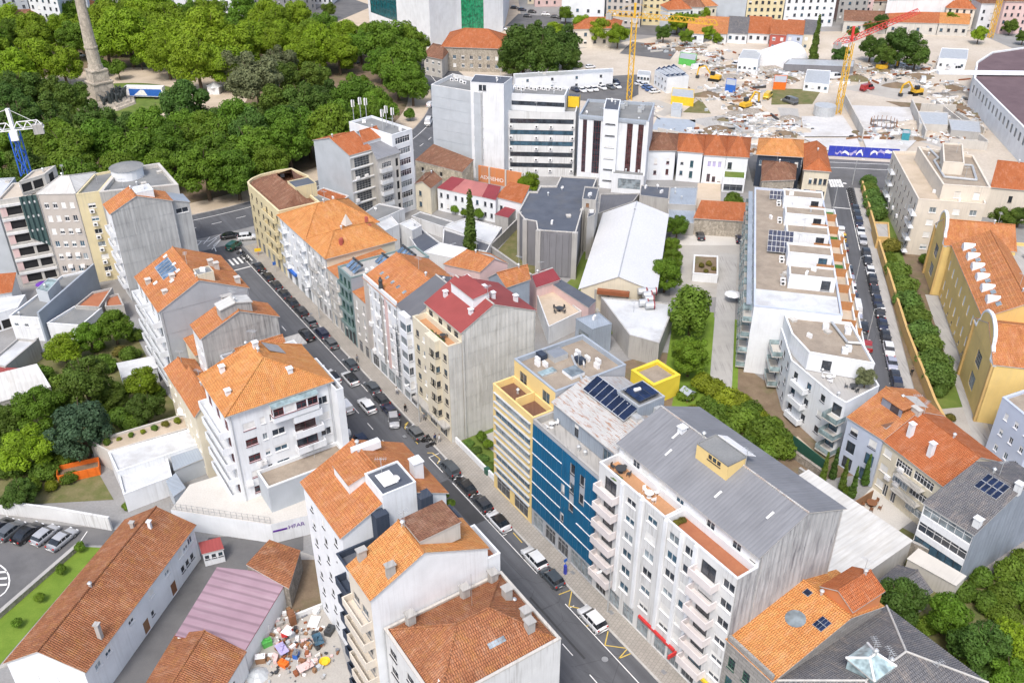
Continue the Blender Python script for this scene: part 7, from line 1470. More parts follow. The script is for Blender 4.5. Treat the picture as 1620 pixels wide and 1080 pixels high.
o = mb.build('bronze_figures', 'bronze', MO); o['kind'] = 'stuff'
TRL = thing('exhibition_trailer', 'white trailer with blue printed side beside the monument', 'trailer', (*P(232, 156).xy, .14), None, rad(-4)); mb = MB(); mb.box((0, 0, .9), (13.5, 2.6, 3.3)); m2 = MB(); m2.box((.6, -1.32, 1.1), (11.5, .04, 2.4), 0); m3 = MB(); m3.face([(-3.6, -1.37, 1.3), (1.2, -1.37, 1.3), (.2, -1.37, 3.2), (-1., -1.37, 3.3)]); m4 = MB()
for x in (-4.6, -3.6, 3.6, 4.6): m4.bar((x, -1.2, .45), (x, 1.2, .45), .45, 0, 10)
for m_, nm, mt in ((mb, 'body', 'white_paint'), (m2, 'printed_side', 'blue_paint'), (m3, 'print', 'white_paint'), (m4, 'wheels', 'tyre')): k = bpy.data.objects.new(nm, m_.mesh(nm, [mt])); COL.objects.link(k); k.parent = TRL
TNT = thing('market_tent', 'small white pointed tent near the exhibition trailer', 'tent', (*P(341, 148).xy, .14)); mb = MB(); c = P(341, 148).xy; mb.box((*c, .14), (4, 4, 2.4)); mb.build('canvas_walls', 'tarp_white', TNT); mb = MB(); mb.cone((*c, 2.54), 3.1, .05, 1.5, 0, 4); mb.build('canvas_roof', 'tarp_white', TNT)
# trees: (pixel of the crown centre, radius in pixels)
def grove(lst, kind, label, group, **kw):
    for x, y, r_ in lst: tree_px(x, y, r_ * 1.08, kind, label, group=group, **kw)
grove([(110, 236, 36), (160, 222, 34), (215, 236, 37), (268, 228, 34), (322, 262, 38), (372, 268, 34), (300, 222, 30), (345, 218, 34), (398, 232, 36), (442, 202, 36), (486, 200, 34), (250, 262, 30), (188, 262, 28), (430, 258, 30), (530, 182, 28), (60, 236, 30), (25, 220, 30)], 'plane', 'broad green plane tree in the belt along the near edge of the park', 'plane trees along the near park edge')
grove([(75, 178, 30), (30, 190, 34), (112, 152, 24), (28, 140, 28), (70, 140, 24), (150, 190, 28), (195, 205, 26), (6, 160, 26), (355, 185, 26), (398, 190, 28), (440, 160, 30), (478, 160, 30), (515, 150, 26), (500, 118, 24), (450, 120, 24)], 'dark', 'dark green tree left and right of the monument lawn', 'darker trees inside the park')
grove([(290, 160, 36)], 'dark', 'rounded dark tree standing alone right of the exhibition trailer', None)
grove([(405, 120, 38), (440, 98, 26), (372, 105, 26)], 'pale', 'pale blossoming tree right of the exhibition trailer', 'pale flowering trees in the park')
grove([(60, 92, 26), (98, 98, 24), (18, 104, 26), (165, 62, 30), (200, 50, 34), (236, 66, 28), (262, 84, 26), (288, 56, 36), (330, 52, 38), (375, 66, 34), (310, 92, 34), (352, 96, 30), (245, 18, 28), (208, 14, 24), (165, 28, 26), (8, 30, 24), (405, 60, 24), (270, 30, 28)], 'bright', 'bright green tree behind the monument', 'bright trees at the far side of the park')
grove([(508, 66, 30), (535, 78, 26), (482, 66, 24), (470, 84, 20)], 'bright', 'bright green tree by the ring road near the white concert hall', 'trees by the concert hall')
grove([(612, 62, 34), (640, 92, 36), (628, 118, 28), (652, 132, 24), (602, 96, 24), (648, 62, 28)], 'plane', 'tall green tree between park edge and concert hall', 'tall trees in front of the concert hall')
grove([(160, 104, 12), (186, 108, 13), (222, 92, 13), (548, 102, 11), (575, 128, 9), (556, 124, 9), (648, 180, 9)], 'small', 'small young tree on the sandy park paths', 'young park trees')
grove([(595, 178, 16), (570, 168, 18), (612, 160, 12), (540, 150, 12)], 'shrub', 'rounded shrub on the park lawn near the phone-mast tower', 'park shrubs')
grove([(828, 72, 36), (862, 84, 30), (892, 66, 28), (850, 58, 26), (900, 92, 18), (812, 96, 20)], 'dark', 'dense dark tree behind the hotel roof', 'trees behind the hotel')
grove([(920, 38, 18), (948, 46, 17), (978, 52, 16), (748, 64, 15), (776, 68, 15), (1072, 34, 13), (1092, 32, 13), (1112, 26, 14), (880, 46, 14), (1548, 8, 14)], 'bright', 'leafy street tree in front of the far apartment blocks', 'far street trees')
grove([(1380, 72, 16), (1428, 68, 24), (1452, 82, 18), (1402, 84, 16), (1330, 84, 12)], 'dark', 'dark tree clump at the back of the building site', 'trees at the building site')
tree_px(1291, 66, 7, 'cypress', 'tall dark conifer at the back of the building site')
tree_px(837, 286, 17, 'bright', 'bright green tree beside the graffiti wall'); tree_px(744, 366, 13, 'cypress', 'broad conical green tree rising from the white courtyard roofs')
grove([(720, 331, 7), (735, 337, 7), (757, 338, 9)], 'small', 'small round tree in front of the red-roofed row', 'row house trees')
grove([(1072, 355, 17), (1062, 388, 16), (1054, 428, 26), (1064, 408, 17), (1040, 445, 14)], 'plane', 'green tree along the side of the white warehouse', 'warehouse trees')
tree_px(1095, 486, 42, 'willow', 'drooping birch-like tree on the lawn beside the path'); tree_px(1092, 556, 34, 'plane', 'dense dark tree behind the small yellow house'); tree_px(1160, 316, 20, 'shrub', 'clipped green shrub mass in front of the garden pavilion'); tree_px(968, 524, 9, 'lime', 'yellow-green climber beside the pale blue pavilion')
grove([(1112, 600, 24), (1150, 628, 28), (1098, 640, 14), (1132, 612, 24), (1172, 632, 24), (1200, 652, 20)], 'lime', 'yellow-green bush behind the rusty roof', 'lime bushes in the gardens', zc=2.)
grove([(1170, 660, 34), (1205, 680, 36), (1232, 702, 30), (1135, 650, 28), (1190, 645, 28), (1222, 668, 26), (1090, 612, 18), (1180, 700, 28), (1212, 712, 26), (1150, 668, 26), (1240, 682, 22), (1120, 632, 22)], 'shrub', 'big green shrub behind the grey-roofed white block', 'garden shrubs', zc=2.5)
grove([(1110, 415, 6), (1122, 412, 6), (1130, 420, 5), (1118, 424, 5)], 'ochre', 'small shrub in the white raised planter', 'planter shrubs', z=1.9, zc=3.)
hp_ = [(1374, 286, 15), (1377, 298, 16), (1381, 310, 18), (1386, 322, 19), (1390, 336, 19)] + [(1421 + 9.4 * i, 428 + 23.5 * i, 23 + .9 * i) for i in range(8)]
for i, (x, y, r_) in enumerate(hp_): tree_px(x, y, r_, 'hedge', ('round clipped tree in the garden strip, %s from the avenue' % ('first second third fourth fifth sixth seventh eighth ninth tenth eleventh twelfth thirteenth'.split()[i])), group='clipped trees along the ochre wall', cat='tree', name='clipped_tree')
tree_px(1411, 388, 18, 'ochre', 'yellowish bush beside the flat garage roof'); tree_px(1407, 408, 15, 'shrub', 'dull grey-green bush below the flat garage roof'); tree_px(1484, 392, 16, 'shrub', 'dark shrub in front of the far curved gable'); tree_px(1464, 410, 14, 'shrub', 'green shrub left of the far curved gable', var=2)
tree_px(1487, 618, 15, 'hedge', 'square green hedge at the school gate'); tree_px(1503, 660, 10, 'ochre', 'reddish-green hedge beside the glass fence'); tree_px(1590, 342, 17, 'dark', 'dark round tree in the peach house garden'); tree_px(1616, 338, 15, 'dark', 'dark tree at the right edge by the peach houses', var=3); tree_px(1606, 352, 6, 'lime', 'small yellow bush at the peach house wall')
tree_px(1476, 200 + 35, 6, 'hedge', 'round bush on the cream block roof terrace', zc=14.5, z=13.)
tree_px(1425, 950, 38, 'dark', 'big round dark tree beside the slate roof at bottom right'); tree_px(1500, 968, 32, 'plane', 'tall green tree in the bottom right gardens'); tree_px(1555, 1015, 40, 'dark', 'brown-green conifer-like tree near the bottom right corner'); tree_px(1612, 1015, 36, 'bright', 'bright lime-green tree at the bottom right edge'); tree_px(1600, 1072, 34, 'plane', 'mid-green tree in the bottom right corner'); tree_px(1548, 1078, 26, 'dark', 'dark tree at the bottom edge near the right corner'); tree_px(1480, 1040, 26, 'shrub', 'dark shrub mass behind the grey slate roof')
grove([(1556, 908, 20), (1600, 900, 26), (1585, 940, 26), (1530, 930, 20), (1620, 880, 20), (1525, 1060, 26), (1560, 950, 24), (1615, 935, 22), (1470, 985, 22), (1590, 970, 24), (1520, 1000, 24), (1500, 1045, 24), (1460, 1060, 20), (1450, 905, 14), (1640, 960, 24)], 'shrub', 'bushy shrub in the bottom right gardens', 'bottom right garden shrubs', zc=1.5); tree_px(1398, 838, 15, 'hedge', 'dense hedge bush beside the veranda house patio', zc=1.); tree_px(1416, 852, 12, 'hedge', 'second hedge bush below the patio', zc=1.); tree_px(1545, 912, 10, 'lime', 'yellow bush below the blue sheet-clad wall', zc=1.)
for i, (x, y) in enumerate(((1305, 742), (1321, 735), (1336, 752), (1352, 765), (1372, 745))): tree_px(x, y, 6, 'cypress', 'slim cypress in front of the pale blue house, number %s from left' % ('one', 'two', 'three', 'four', 'five')[i], group='slim cypresses')
tree_px(1345, 775, 13, 'shrub', 'low green bush under the slim cypresses', zc=1.)
grove([(762, 690, 9), (772, 702, 9)], 'small', 'small round-headed tree in the street garden', 'street garden trees')
for k in range(5):
    c = S(93.6 + k * 2.3, 59.6); tree(c.x, c.y, 1.25, 'hedge', 'clipped hedge bush behind the white garden wall on the street', zs=.6, group='street garden hedge')
tree_px(132, 598, 42, 'dark', 'large dark tree in the middle of the left garden group'); tree_px(125, 668, 46, 'blue', 'large blue-green tree left of the roof garden strip'); tree_px(62, 640, 36, 'plane', 'yellow-green tree at the left of the garden group'); tree_px(225, 602, 25, 'bright', 'yellowish tree beside the white shed'); tree_px(230, 642, 26, 'dark', 'dark tree next to the roof garden strip', var=1); tree_px(38, 706, 36, 'bright', 'bright tree at the left frame edge above the car park'); tree_px(10, 660, 26, 'dark', 'shaded tree at the left frame edge', var=0); tree_px(68, 742, 28, 'shrub', 'leafy bush left of the orange skip'); tree_px(28, 776, 24, 'dark', 'dark low tree behind the whitewashed wall'); tree_px(80, 768, 13, 'lime', 'yellow bush in front of the orange skip'); tree_px(140, 528, 24, 'plane', 'green tree behind the grey roofs of the left yards'); tree_px(178, 512, 26, 'plane', 'green tree under the white balconies at left', var=2); tree_px(98, 548, 24, 'bright', 'light green tree beside the concrete garden wall'); tree_px(190, 556, 14, 'ochre', 'brownish bush among the left gardens'); tree_px(155, 548, 13, 'shrub', 'round dark shrub among the left gardens'); tree_px(180, 622, 22, 'dark', 'dark tree between large trees in the left gardens', var=2); tree_px(90, 700, 26, 'shrub', 'shadowy bush under the blue-green tree'); grove([(95, 610, 26), (60, 590, 20), (165, 575, 22), (205, 560, 18), (20, 610, 22), (100, 640, 24), (60, 690, 26), (160, 640, 24), (190, 660, 24), (15, 735, 26), (100, 725, 22), (50, 768, 18), (210, 670, 20), (120, 505, 16), (215, 530, 16), (245, 620, 16), (0, 700, 22), (110, 755, 14), (150, 695, 16)], 'shrub', 'leafy undergrowth bush in the left gardens', 'left garden undergrowth')
sheet('gardens', q(0, (-60, 640), (60, 560), (200, 500), (260, 620), (300, 660), (140, 720), (180, 790), (0, 800)), .012, 'wild')
for i, (x, y) in enumerate(((126, 864), (96, 900), (62, 944), (27, 984))): tree_px(x, y, 8, 'small', '%s young tree on the lawn strip beside the car park' % ('topmost', 'second', 'third', 'lowest')[i], group='young trees on the lawn strip')
tree_px(200, 795, 10, 'shrub', 'small bush on the bank below the garages', zc=1.)
for i in range(7):
    p = lerp(P(160, 703, 3.7), P(290, 664, 3.7), (i + .5) / 7); tree(p.x, p.y, R.uniform(.5, .9), R.choice(('ochre', 'shrub', 'lime')), 'low plant in the roof garden strip', z=3.55, group='roof garden plants')
def fill_park():
    r = random.Random(21); old = [o.location.xy.copy() for o in bpy.data.objects if o.get('category') == 'tree' and (o.location.xy - RC).length < 118]; n = 0
    for _ in range(9000):
        a = r.uniform(-3.14, 3.14); d = math.sqrt(r.uniform(46 ** 2, 107 ** 2)); p = RC + Vector((math.cos(a), math.sin(a))) * d
        near = p.y < RC.y + 8
        if not near and d < 62: continue
        if p.x > -38 and p.y > 262: continue
        if p.x < -250 or min((p - k).length for k in old) < (8. if near else 9.4): continue
        if near and p.y > 262 and -175 < p.x < -60: continue
        pc = (p - P(352, 178).xy).length
        if pc < 17 or (p - P(250, 160).xy).length < 24 or (p - P(590, 150).xy).length < 26: continue
        old.append(p); n += 1; k = ('plane', 'plane', 'dark', 'plane', 'bright')[n % 5] if near else ('bright', 'plane', 'bright')[n % 3]
        zn = ('near the left frame edge' if p.x < -165 else 'below the monument' if p.x < -118 else 'behind the drum-roofed block' if p.x < -88 else 'behind the yellow corner block' if p.x < -60 else 'beside the phone-mast tower') if near else ('at far left behind the monument' if p.x < -165 else 'straight behind the monument' if p.x < -110 else 'behind the exhibition trailer' if p.x < -70 else 'towards the concert hall')
        lb = {'plane': 'mid-green', 'dark': 'dark green', 'bright': 'yellow-green'}[k] + ' tree of the round park ' + zn
        tree(p.x, p.y, r.uniform(5.6, 7.6), k, lb, z=.12, group=lb + ' group', zs=r.uniform(.95, 1.2))
        if n > 145: break
fill_park()
# ================================================================= BUILDING SITE
DEFS['roof_violet'] = d_ground((.13, .09, .10), (.17, .12, .13), .2, 3., .8); 
sheet('building_site', q(0, (690, 120), (1030, 215), (1195, 246), (1480, 262), (1640, 330), (1700, 120), (1540, 50), (1330, 50), (1080, 52), (900, 80)), .003, 'site')
for px in ([(1335, 166), (1365, 218), (1452, 218), (1440, 170)], [(1268, 184), (1272, 216), (1356, 216), (1333, 183)], [(1272, 219), (1305, 238), (1363, 238), (1356, 218)], [(1365, 220), (1372, 238), (1430, 242), (1450, 222)]): sheet('concrete_slab', q(.3, *px), .3, 'site_white')
sheet('parking_ground', q(0, (820, 150), (980, 165), (1010, 150), (1010, 118), (830, 128)), .006, 'asphalt_old'); sheet('scrub', q(0, (1222, 140), (1220, 166), (1285, 165), (1300, 142)), .01, 'wild'); sheet('scrub', q(0, (1080, 178), (1125, 180), (1108, 156)), .01, 'wild'); sheet('earth', q(0, (1400, 160), (1520, 168), (1560, 210), (1480, 205), (1440, 175)), .008, 'soil')
def tower_crane(lb, base, H, az, jib, cj, mat, jmat, tilt=0., zb=0., s=.8):
    p = base; o = thing('tower_crane', lb, 'crane', (p.x, p.y, zb)); mb = MB(); n = int((H - zb) / 2.2)
    for sx, sy in ((-s, -s), (s, -s), (s, s), (-s, s)): mb.bar((p.x + sx, p.y + sy, zb), (p.x + sx, p.y + sy, H), .16)
    for k in range(n):
        z0, z1 = zb + k * 2.2, zb + k * 2.2 + 2.2; C4 = [(-s, -s), (s, -s), (s, s), (-s, s)]
        for i in range(4): a, b_ = C4[i], C4[(i + 1) % 4]; f = (k + i) % 2; mb.bar((p.x + a[0], p.y + a[1], z1 if f else z0), (p.x + b_[0], p.y + b_[1], z0 if f else z1), .09)
    m_ = mb.build('mast', mat, o); m_['kind'] = 'stuff'; d = Vector((math.cos(az), math.sin(az), math.tan(tilt))); sd_ = Vector((-d.y, d.x, 0)).normalized(); t = Vector((p.x, p.y, H + .6))
    for nm, L_, sg_ in (('jib', jib, 1), ('counter_jib', cj, -1)):
        mb = MB(); n = max(2, int(L_ / 2.)); dd = Vector((d.x, d.y, d.z if sg_ > 0 else 0)) * sg_
        for k in range(n):
            a0, a1 = t + dd * (L_ * k / n), t + dd * (L_ * (k + 1) / n); am = (a0 + a1) / 2 + Vector((0, 0, 1.5))
            for w_ in (-.7, .7): mb.bar(a0 + sd_ * w_, a1 + sd_ * w_, .12); mb.bar(a0 + sd_ * w_, am, .08); mb.bar(a1 + sd_ * w_, am, .08)
            if k: mb.bar(am - (a1 - a0), am, .12)
        k = mb.build(nm, jmat, o); k['kind'] = 'stuff'
    mb = MB(); mb.box(t + Vector((sd_.x, sd_.y, -1.6)) * 1.2, (1.5, 1.5, 2.), 0, az); mb.build('cab', 'white_paint', o); mb = MB(); mb.box(t - Vector((d.x, d.y, 0)) * (cj - 1.2) + Vector((0, 0, -1.4)), (2., 1.6, 2.), 0, az); mb.build('counterweight', 'concrete', o); mb = MB(); mb.bar(t, t + Vector((0, 0, 4.5)), .5); mb.bar(t + Vector((0, 0, 4.4)), t + d * jib * .6 + Vector((0, 0, 1.5)), .06); mb.bar(t + Vector((0, 0, 4.4)), t - Vector((d.x, d.y, 0)) * cj, .06); mb.build('apex', jmat, o)
tower_crane('yellow tower crane standing behind the glazed office tower', P(995, 158), 27., rad(-25), 28, 10, 'crane_yellow', 'crane_yellow')
tower_crane('yellow tower crane with red and white jib in the excavation', P(1325, 180), 23., rad(35), 34, 8, 'crane_yellow', 'crane_red', rad(8))
tower_crane('yellow tower crane at the far top right', P(1566, 60), 34., rad(60), 24, 9, 'crane_yellow', 'crane_yellow')
tower_crane('blue tower crane with white jib at the left edge', P(40, 270, 21.), 29.6, rad(202), 18, 6, 'crane_blue', 'white_paint', zb=20.)
def site_box(lb, px, h, mat, name='site_container', cat='container', win=True, roof='galv'): 
    b = bld(name, lb, cat, q(h, *px), h, mat, ('flat', roof, .1, .12), [(0, 4, max(1, int(h / 2.6)), .9, .9, 1.1, 2.6, 'd')] if win else ()); return b
site_box('long two-storey row of white site offices behind the hotel', [(815, 124), (970, 115), (970, 108), (812, 117)], 5.2, 'white_clean')
SO = site_box('white site office block with solar panels on its roof', [(1036, 111), (1056, 123), (1090, 120), (1066, 104)], 5.6, 'white_clean')
for k in range(4):
    a, b_, c, d = [P(*z, 5.7) for z in ((1037 + k * 7.5, 111 - k * 1.6), (1055 + k * 8.4, 121.5 - k * .6), (1060 + k * 8.4, 121 - k * .6), (1043 + k * 7.5, 109.5 - k * 1.6))]; panel(SO, [a, b_, c + Vector((0, 0, .8)), d + Vector((0, 0, .8))], 'solar', 'solar_panel', 'galv', 6, 1)
for lb, px, h, m_ in (('yellow site container pair beside the white office block', [(1062, 152), (1098, 156), (1098, 142), (1064, 139)], 2.8, 'yellow_paint'), ('white container by the yellow pair', [(1008, 118), (1028, 120), (1030, 113), (1010, 111)], 2.8, 'white_clean'), ('bright green skip container at the site', [(1074, 92), (1100, 96), (1103, 86), (1077, 83)], 2.4, 'green_paint'), ('blue container near the pipes on the site', [(1148, 134), (1164, 136), (1165, 126), (1150, 124)], 2.6, 'blue_paint'), ('grey container below the yellow pair', [(1062, 172), (1078, 174), (1080, 164), (1064, 162)], 2.6, 'greysilver'), ('white cabin near the conifer', [(1272, 130), (1312, 134), (1314, 112), (1277, 110)], 3., 'white_clean'), ('orange drum-like hut at the site', [(1224, 130), (1244, 131), (1246, 120), (1226, 119)], 2.6, 'orange_paint'), ('white cabins left of the drum hut', [(1168, 92), (1200, 94), (1206, 80), (1176, 78)], 5., 'white_clean'), ('dark canopy shed at the back of the site', [(1240, 102), (1350, 106), (1352, 96), (1250, 93)], 3., 'concrete_dark'), ('white plant building right of the tree clump', [(1485, 92), (1530, 94), (1532, 78), (1490, 76)], 4., 'white_clean'), ('concrete core with openings in the excavation', [(1455, 196), (1500, 198), (1500, 178), (1452, 176)], 3., 'concrete_pale'), ('raw concrete walls at the edge of the excavation', [(1505, 206), (1552, 210), (1550, 192), (1500, 188)], 2.4, 'concrete'), ('small green site hut on the white slab', [(1428, 211), (1440, 212), (1440, 206), (1429, 205)], 2.4, 'teal_paint')):
    site_box(lb, px, h, m_, win=m_ in ('white_clean',))
DM = thing('barrel_tent', 'white half-barrel storage tent on the building site', 'tent', (*P(1232, 100).xy, 0)); mb = MB(); mb.smooth = False; a, b_ = P(1212, 106), P(1250, 92); u = (b_ - a).normalized(); n_ = Vector((u.y, -u.x, 0))
for i in range(12):
    f = lambda k, p: p + n_ * 7.5 * math.cos(math.pi * k / 12) + Vector((0, 0, 6.5 * math.sin(math.pi * k / 12))); mb.face([f(i, a), f(i, b_), f(i + 1, b_), f(i + 1, a)])
mb.face([f(k, a) for k in range(13)]); mb.face([f(k, b_) for k in range(12, -1, -1)]); mb.build('canvas_shell', 'tarp_white', DM); 
for (lb, x, y, r_, h) in (('corrugated grey metal drum silo on the slab', 1303, 183, 3.4, 3.2), ('round opening with upright rods on the white slab', 1397, 200, 4., .8)):
    c = P(x, y); o = thing('silo' if h > 1 else 'shaft_opening', lb, 'silo' if h > 1 else 'opening', (c.x, c.y, .3)); mb = MB(); mb.cone((c.x, c.y, .3), r_, r_, h, 0, 20, h > 1); mb.build('shell', 'galv' if h > 1 else 'concrete_dark', o); mb = MB()
    for k in range(18): aa = 6.283 * k / 18; mb.bar((c.x + r_ * math.cos(aa), c.y + r_ * math.sin(aa), .3), (c.x + r_ * math.cos(aa), c.y + r_ * math.sin(aa), h + (.4 if h > 1 else 1.6)), .1)
    k_ = mb.build('rods', 'galv' if h > 1 else 'wood', o); k_['kind'] = 'stuff'
HB = thing('hoarding', 'blue and purple printed hoarding along the avenue in front of the site', 'hoarding', (*P(1310, 246).xy, 0)); a, b_ = P(1309, 247).xy, P(1420, 253).xy; u = (b_ - a).normalized(); n_ = Vector((u.y, -u.x)); Lh = (b_ - a).length
for k in range(10):
    mb = MB(); c = a + u * (Lh * (k + .5) / 10); mb.box((c.x, c.y, .2), (Lh / 10 - .05, .15, 3.), 0, math.atan2(u.y, u.x)); o = mb.build('printed_panel', 'banner', HB); mb = MB(); e = Lh / 20 * .8
    if k % 5 != 0:
        pts_ = [c + n_ * .1 + u * e * v for v in (-1.2, -.4, .4, 1.2)]; zz = [(lambda z_: (z_, z_ + R.uniform(.4, 1.1)))(R.uniform(.4, 2.)) for _ in range(4)]
        for i in range(3): mb.face([(*pts_[i], zz[i][0]), (*pts_[i + 1], zz[i + 1][0]), (*pts_[i + 1], zz[i + 1][1]), (*pts_[i], zz[i][1])])
        mb.build('print', 'lilac' if k % 2 else 'white_paint', o)
EX = thing('excavator', 'yellow crawler excavator digging on the pale ground of the site', 'excavator', (*P(1448, 150).xy, 0), None, rad(200))
for nm, mt, boxes, bars in (('tracks', 'tyre', [((0, -1.2, 0), (4, .7, .9)), ((0, 1.2, 0), (4, .7, .9))], ()), ('house', 'crane_yellow', [((-.4, 0, 1.), (3.6, 2.6, 1.2))], ()), ('cab', 'car_glass', [((.6, .8, 2.2), (1.6, 1.1, 1.3))], ()), ('boom', 'crane_yellow', (), (((1.2, 0, 1.8), (4., 0, 5.)), ((4., 0, 5.), (6.4, 0, 4.)), ((6.4, 0, 4.), (6.8, 0, 1.2)))), ('bucket', 'metal_dark', [((6.6, 0, .2), (1.1, 1.2, 1.))], ())):
    mb = MB()
    for c, d in boxes: mb.box(c, d)
    for a, b_ in bars: mb.bar(a, b_, .32)
    k = bpy.data.objects.new(nm, mb.mesh(nm, [mt])); COL.objects.link(k); k.parent = EX
rr = random.Random(9); zones = [(1110, 215, 60, 14), (1160, 235, 40, 10), (1200, 225, 40, 14), (1010, 180, 30, 16), (1230, 120, 60, 16), (1360, 120, 70, 14), (1440, 110, 60, 14), (1500, 150, 40, 22), (1150, 110, 60, 16), (1400, 215, 50, 8), (1530, 190, 30, 18), (1120, 90, 30, 14), (1500, 215, 40, 12), (1180, 190, 40, 20), (1240, 205, 40, 12), (1080, 75, 60, 10), (1300, 110, 60, 10), (1450, 200, 50, 12), (1160, 150, 60, 20)]
mb = MB(); hm = MB(); hm.smooth = True
for x, y, w_, h_ in zones:
    for _ in range(150):
        c = P(rr.gauss(x, w_ / 2), rr.gauss(y, h_ / 2)); a = rr.choice((.3, .3, 1.87, rr.uniform(0, 3.14))); L_ = rr.uniform(.3, 2.) if rr.random() < .8 else rr.uniform(2, 6); mb.box((c.x, c.y, 0), (L_, rr.uniform(.2, .8), rr.uniform(.1, .9)), rr.choice((0, 0, 1, 2, 2, 3, 4, 4, 5, 6, 6, 7, 7, 8)), a)
    for _ in range(5):
        c = P(rr.gauss(x, w_ / 2), rr.gauss(y, h_ / 2)); R0_ = rr.uniform(2., 6.); hh = R0_ * rr.uniform(.18, .35); m_ = rr.randrange(3); k = 14; rings = []
        for q_ in range(4):
            f = q_ / 3; rings.append([Vector((c.x + R0_ * (1 - f) * math.cos(6.283 * i / k) * rr.uniform(.8, 1.25), c.y + R0_ * (1 - f) * .7 * math.sin(6.283 * i / k) * rr.uniform(.8, 1.25), hh * f ** .8 * rr.uniform(.85, 1.1))) for i in range(k)])
        for q_ in range(3):
            for i in range(k): hm.face([rings[q_][i], rings[q_][(i + 1) % k], rings[q_ + 1][(i + 1) % k], rings[q_ + 1][i]], m_)
o = mb.build('building_materials', ['white_paint', 'wood', 'concrete', 'rust', 'galv', 'tarp', 'tarp_white', 'concrete_pale', 'metal_dark']); tag(o, 'scattered planks, rebar, pallets and sheeting across the building site', 'debris', kind='stuff')
o = hm.build('rubble_heaps', ['soil', 'site', 'rubble']); tag(o, 'heaps of earth and rubble across the building site', 'rubble', kind='stuff')
for px, m_ in (([(1090, 190), (1150, 215), (1210, 205), (1160, 180)], 'concrete'), ([(1140, 160), (1180, 190), (1215, 175), (1185, 150)], 'sand'), ([(1230, 170), (1240, 200), (1268, 200), (1262, 172)], 'concrete'), ([(1330, 140), (1420, 158), (1470, 140), (1400, 124)], 'yard'), ([(1480, 165), (1530, 200), (1560, 190), (1520, 160)], 'soil'), ([(1000, 165), (1050, 185), (1080, 172), (1040, 158)], 'yard'), ([(1090, 100), (1200, 120), (1230, 108), (1130, 90)], 'yard'), ([(1030, 205), (1100, 212), (1100, 190), (1040, 186)], 'bluegrey'), ([(1440, 220), (1500, 236), (1550, 225), (1500, 205)], 'concrete'), ([(980, 85), (1060, 95), (1075, 75), (1000, 66)], 'asphalt_old')): sheet('ground_patch', q(0, *px), .012 + .002 * len(m_) / 4, m_)
for i, (a, b_) in enumerate((((1480, 168), (1560, 232)), ((1455, 176), (1510, 178)), ((1440, 172), (1462, 222)), ((1510, 186), (1556, 212)), ((1500, 232), (1560, 238)), ((1335, 164), (1364, 220)), ((1040, 212), (1180, 240)))): wall('raw concrete retaining wall at the excavation, %s' % ('long one beside the hall', 'short one behind the core', 'one right of the white slab', 'one by the concrete walls', 'lowest one near the cream block', 'one left of the white slab', 'one behind the villas')[i], q(0, a, b_), 2. + (i % 3) * .6, .4, 'concrete_pale', name='retaining_wall', coping=False)
RH = bld('hall', 'huge hall with dark violet-brown curved roof at the right edge', 'hall', q(9, (1541, 124), (1680, 262), (1830, 200), (1640, 72), (1570, 82), (1545, 98)), 9, 'white', ('flat', 'roof_violet', .5, .6), [(0, 22, 1, 1.7, 2.6, 4.6, 3, 'bandg')]); boxpart(RH, 'roof_band', P(1600, 118, 9.), (50, 2.2, 1.), 'white_clean', rad(-2))
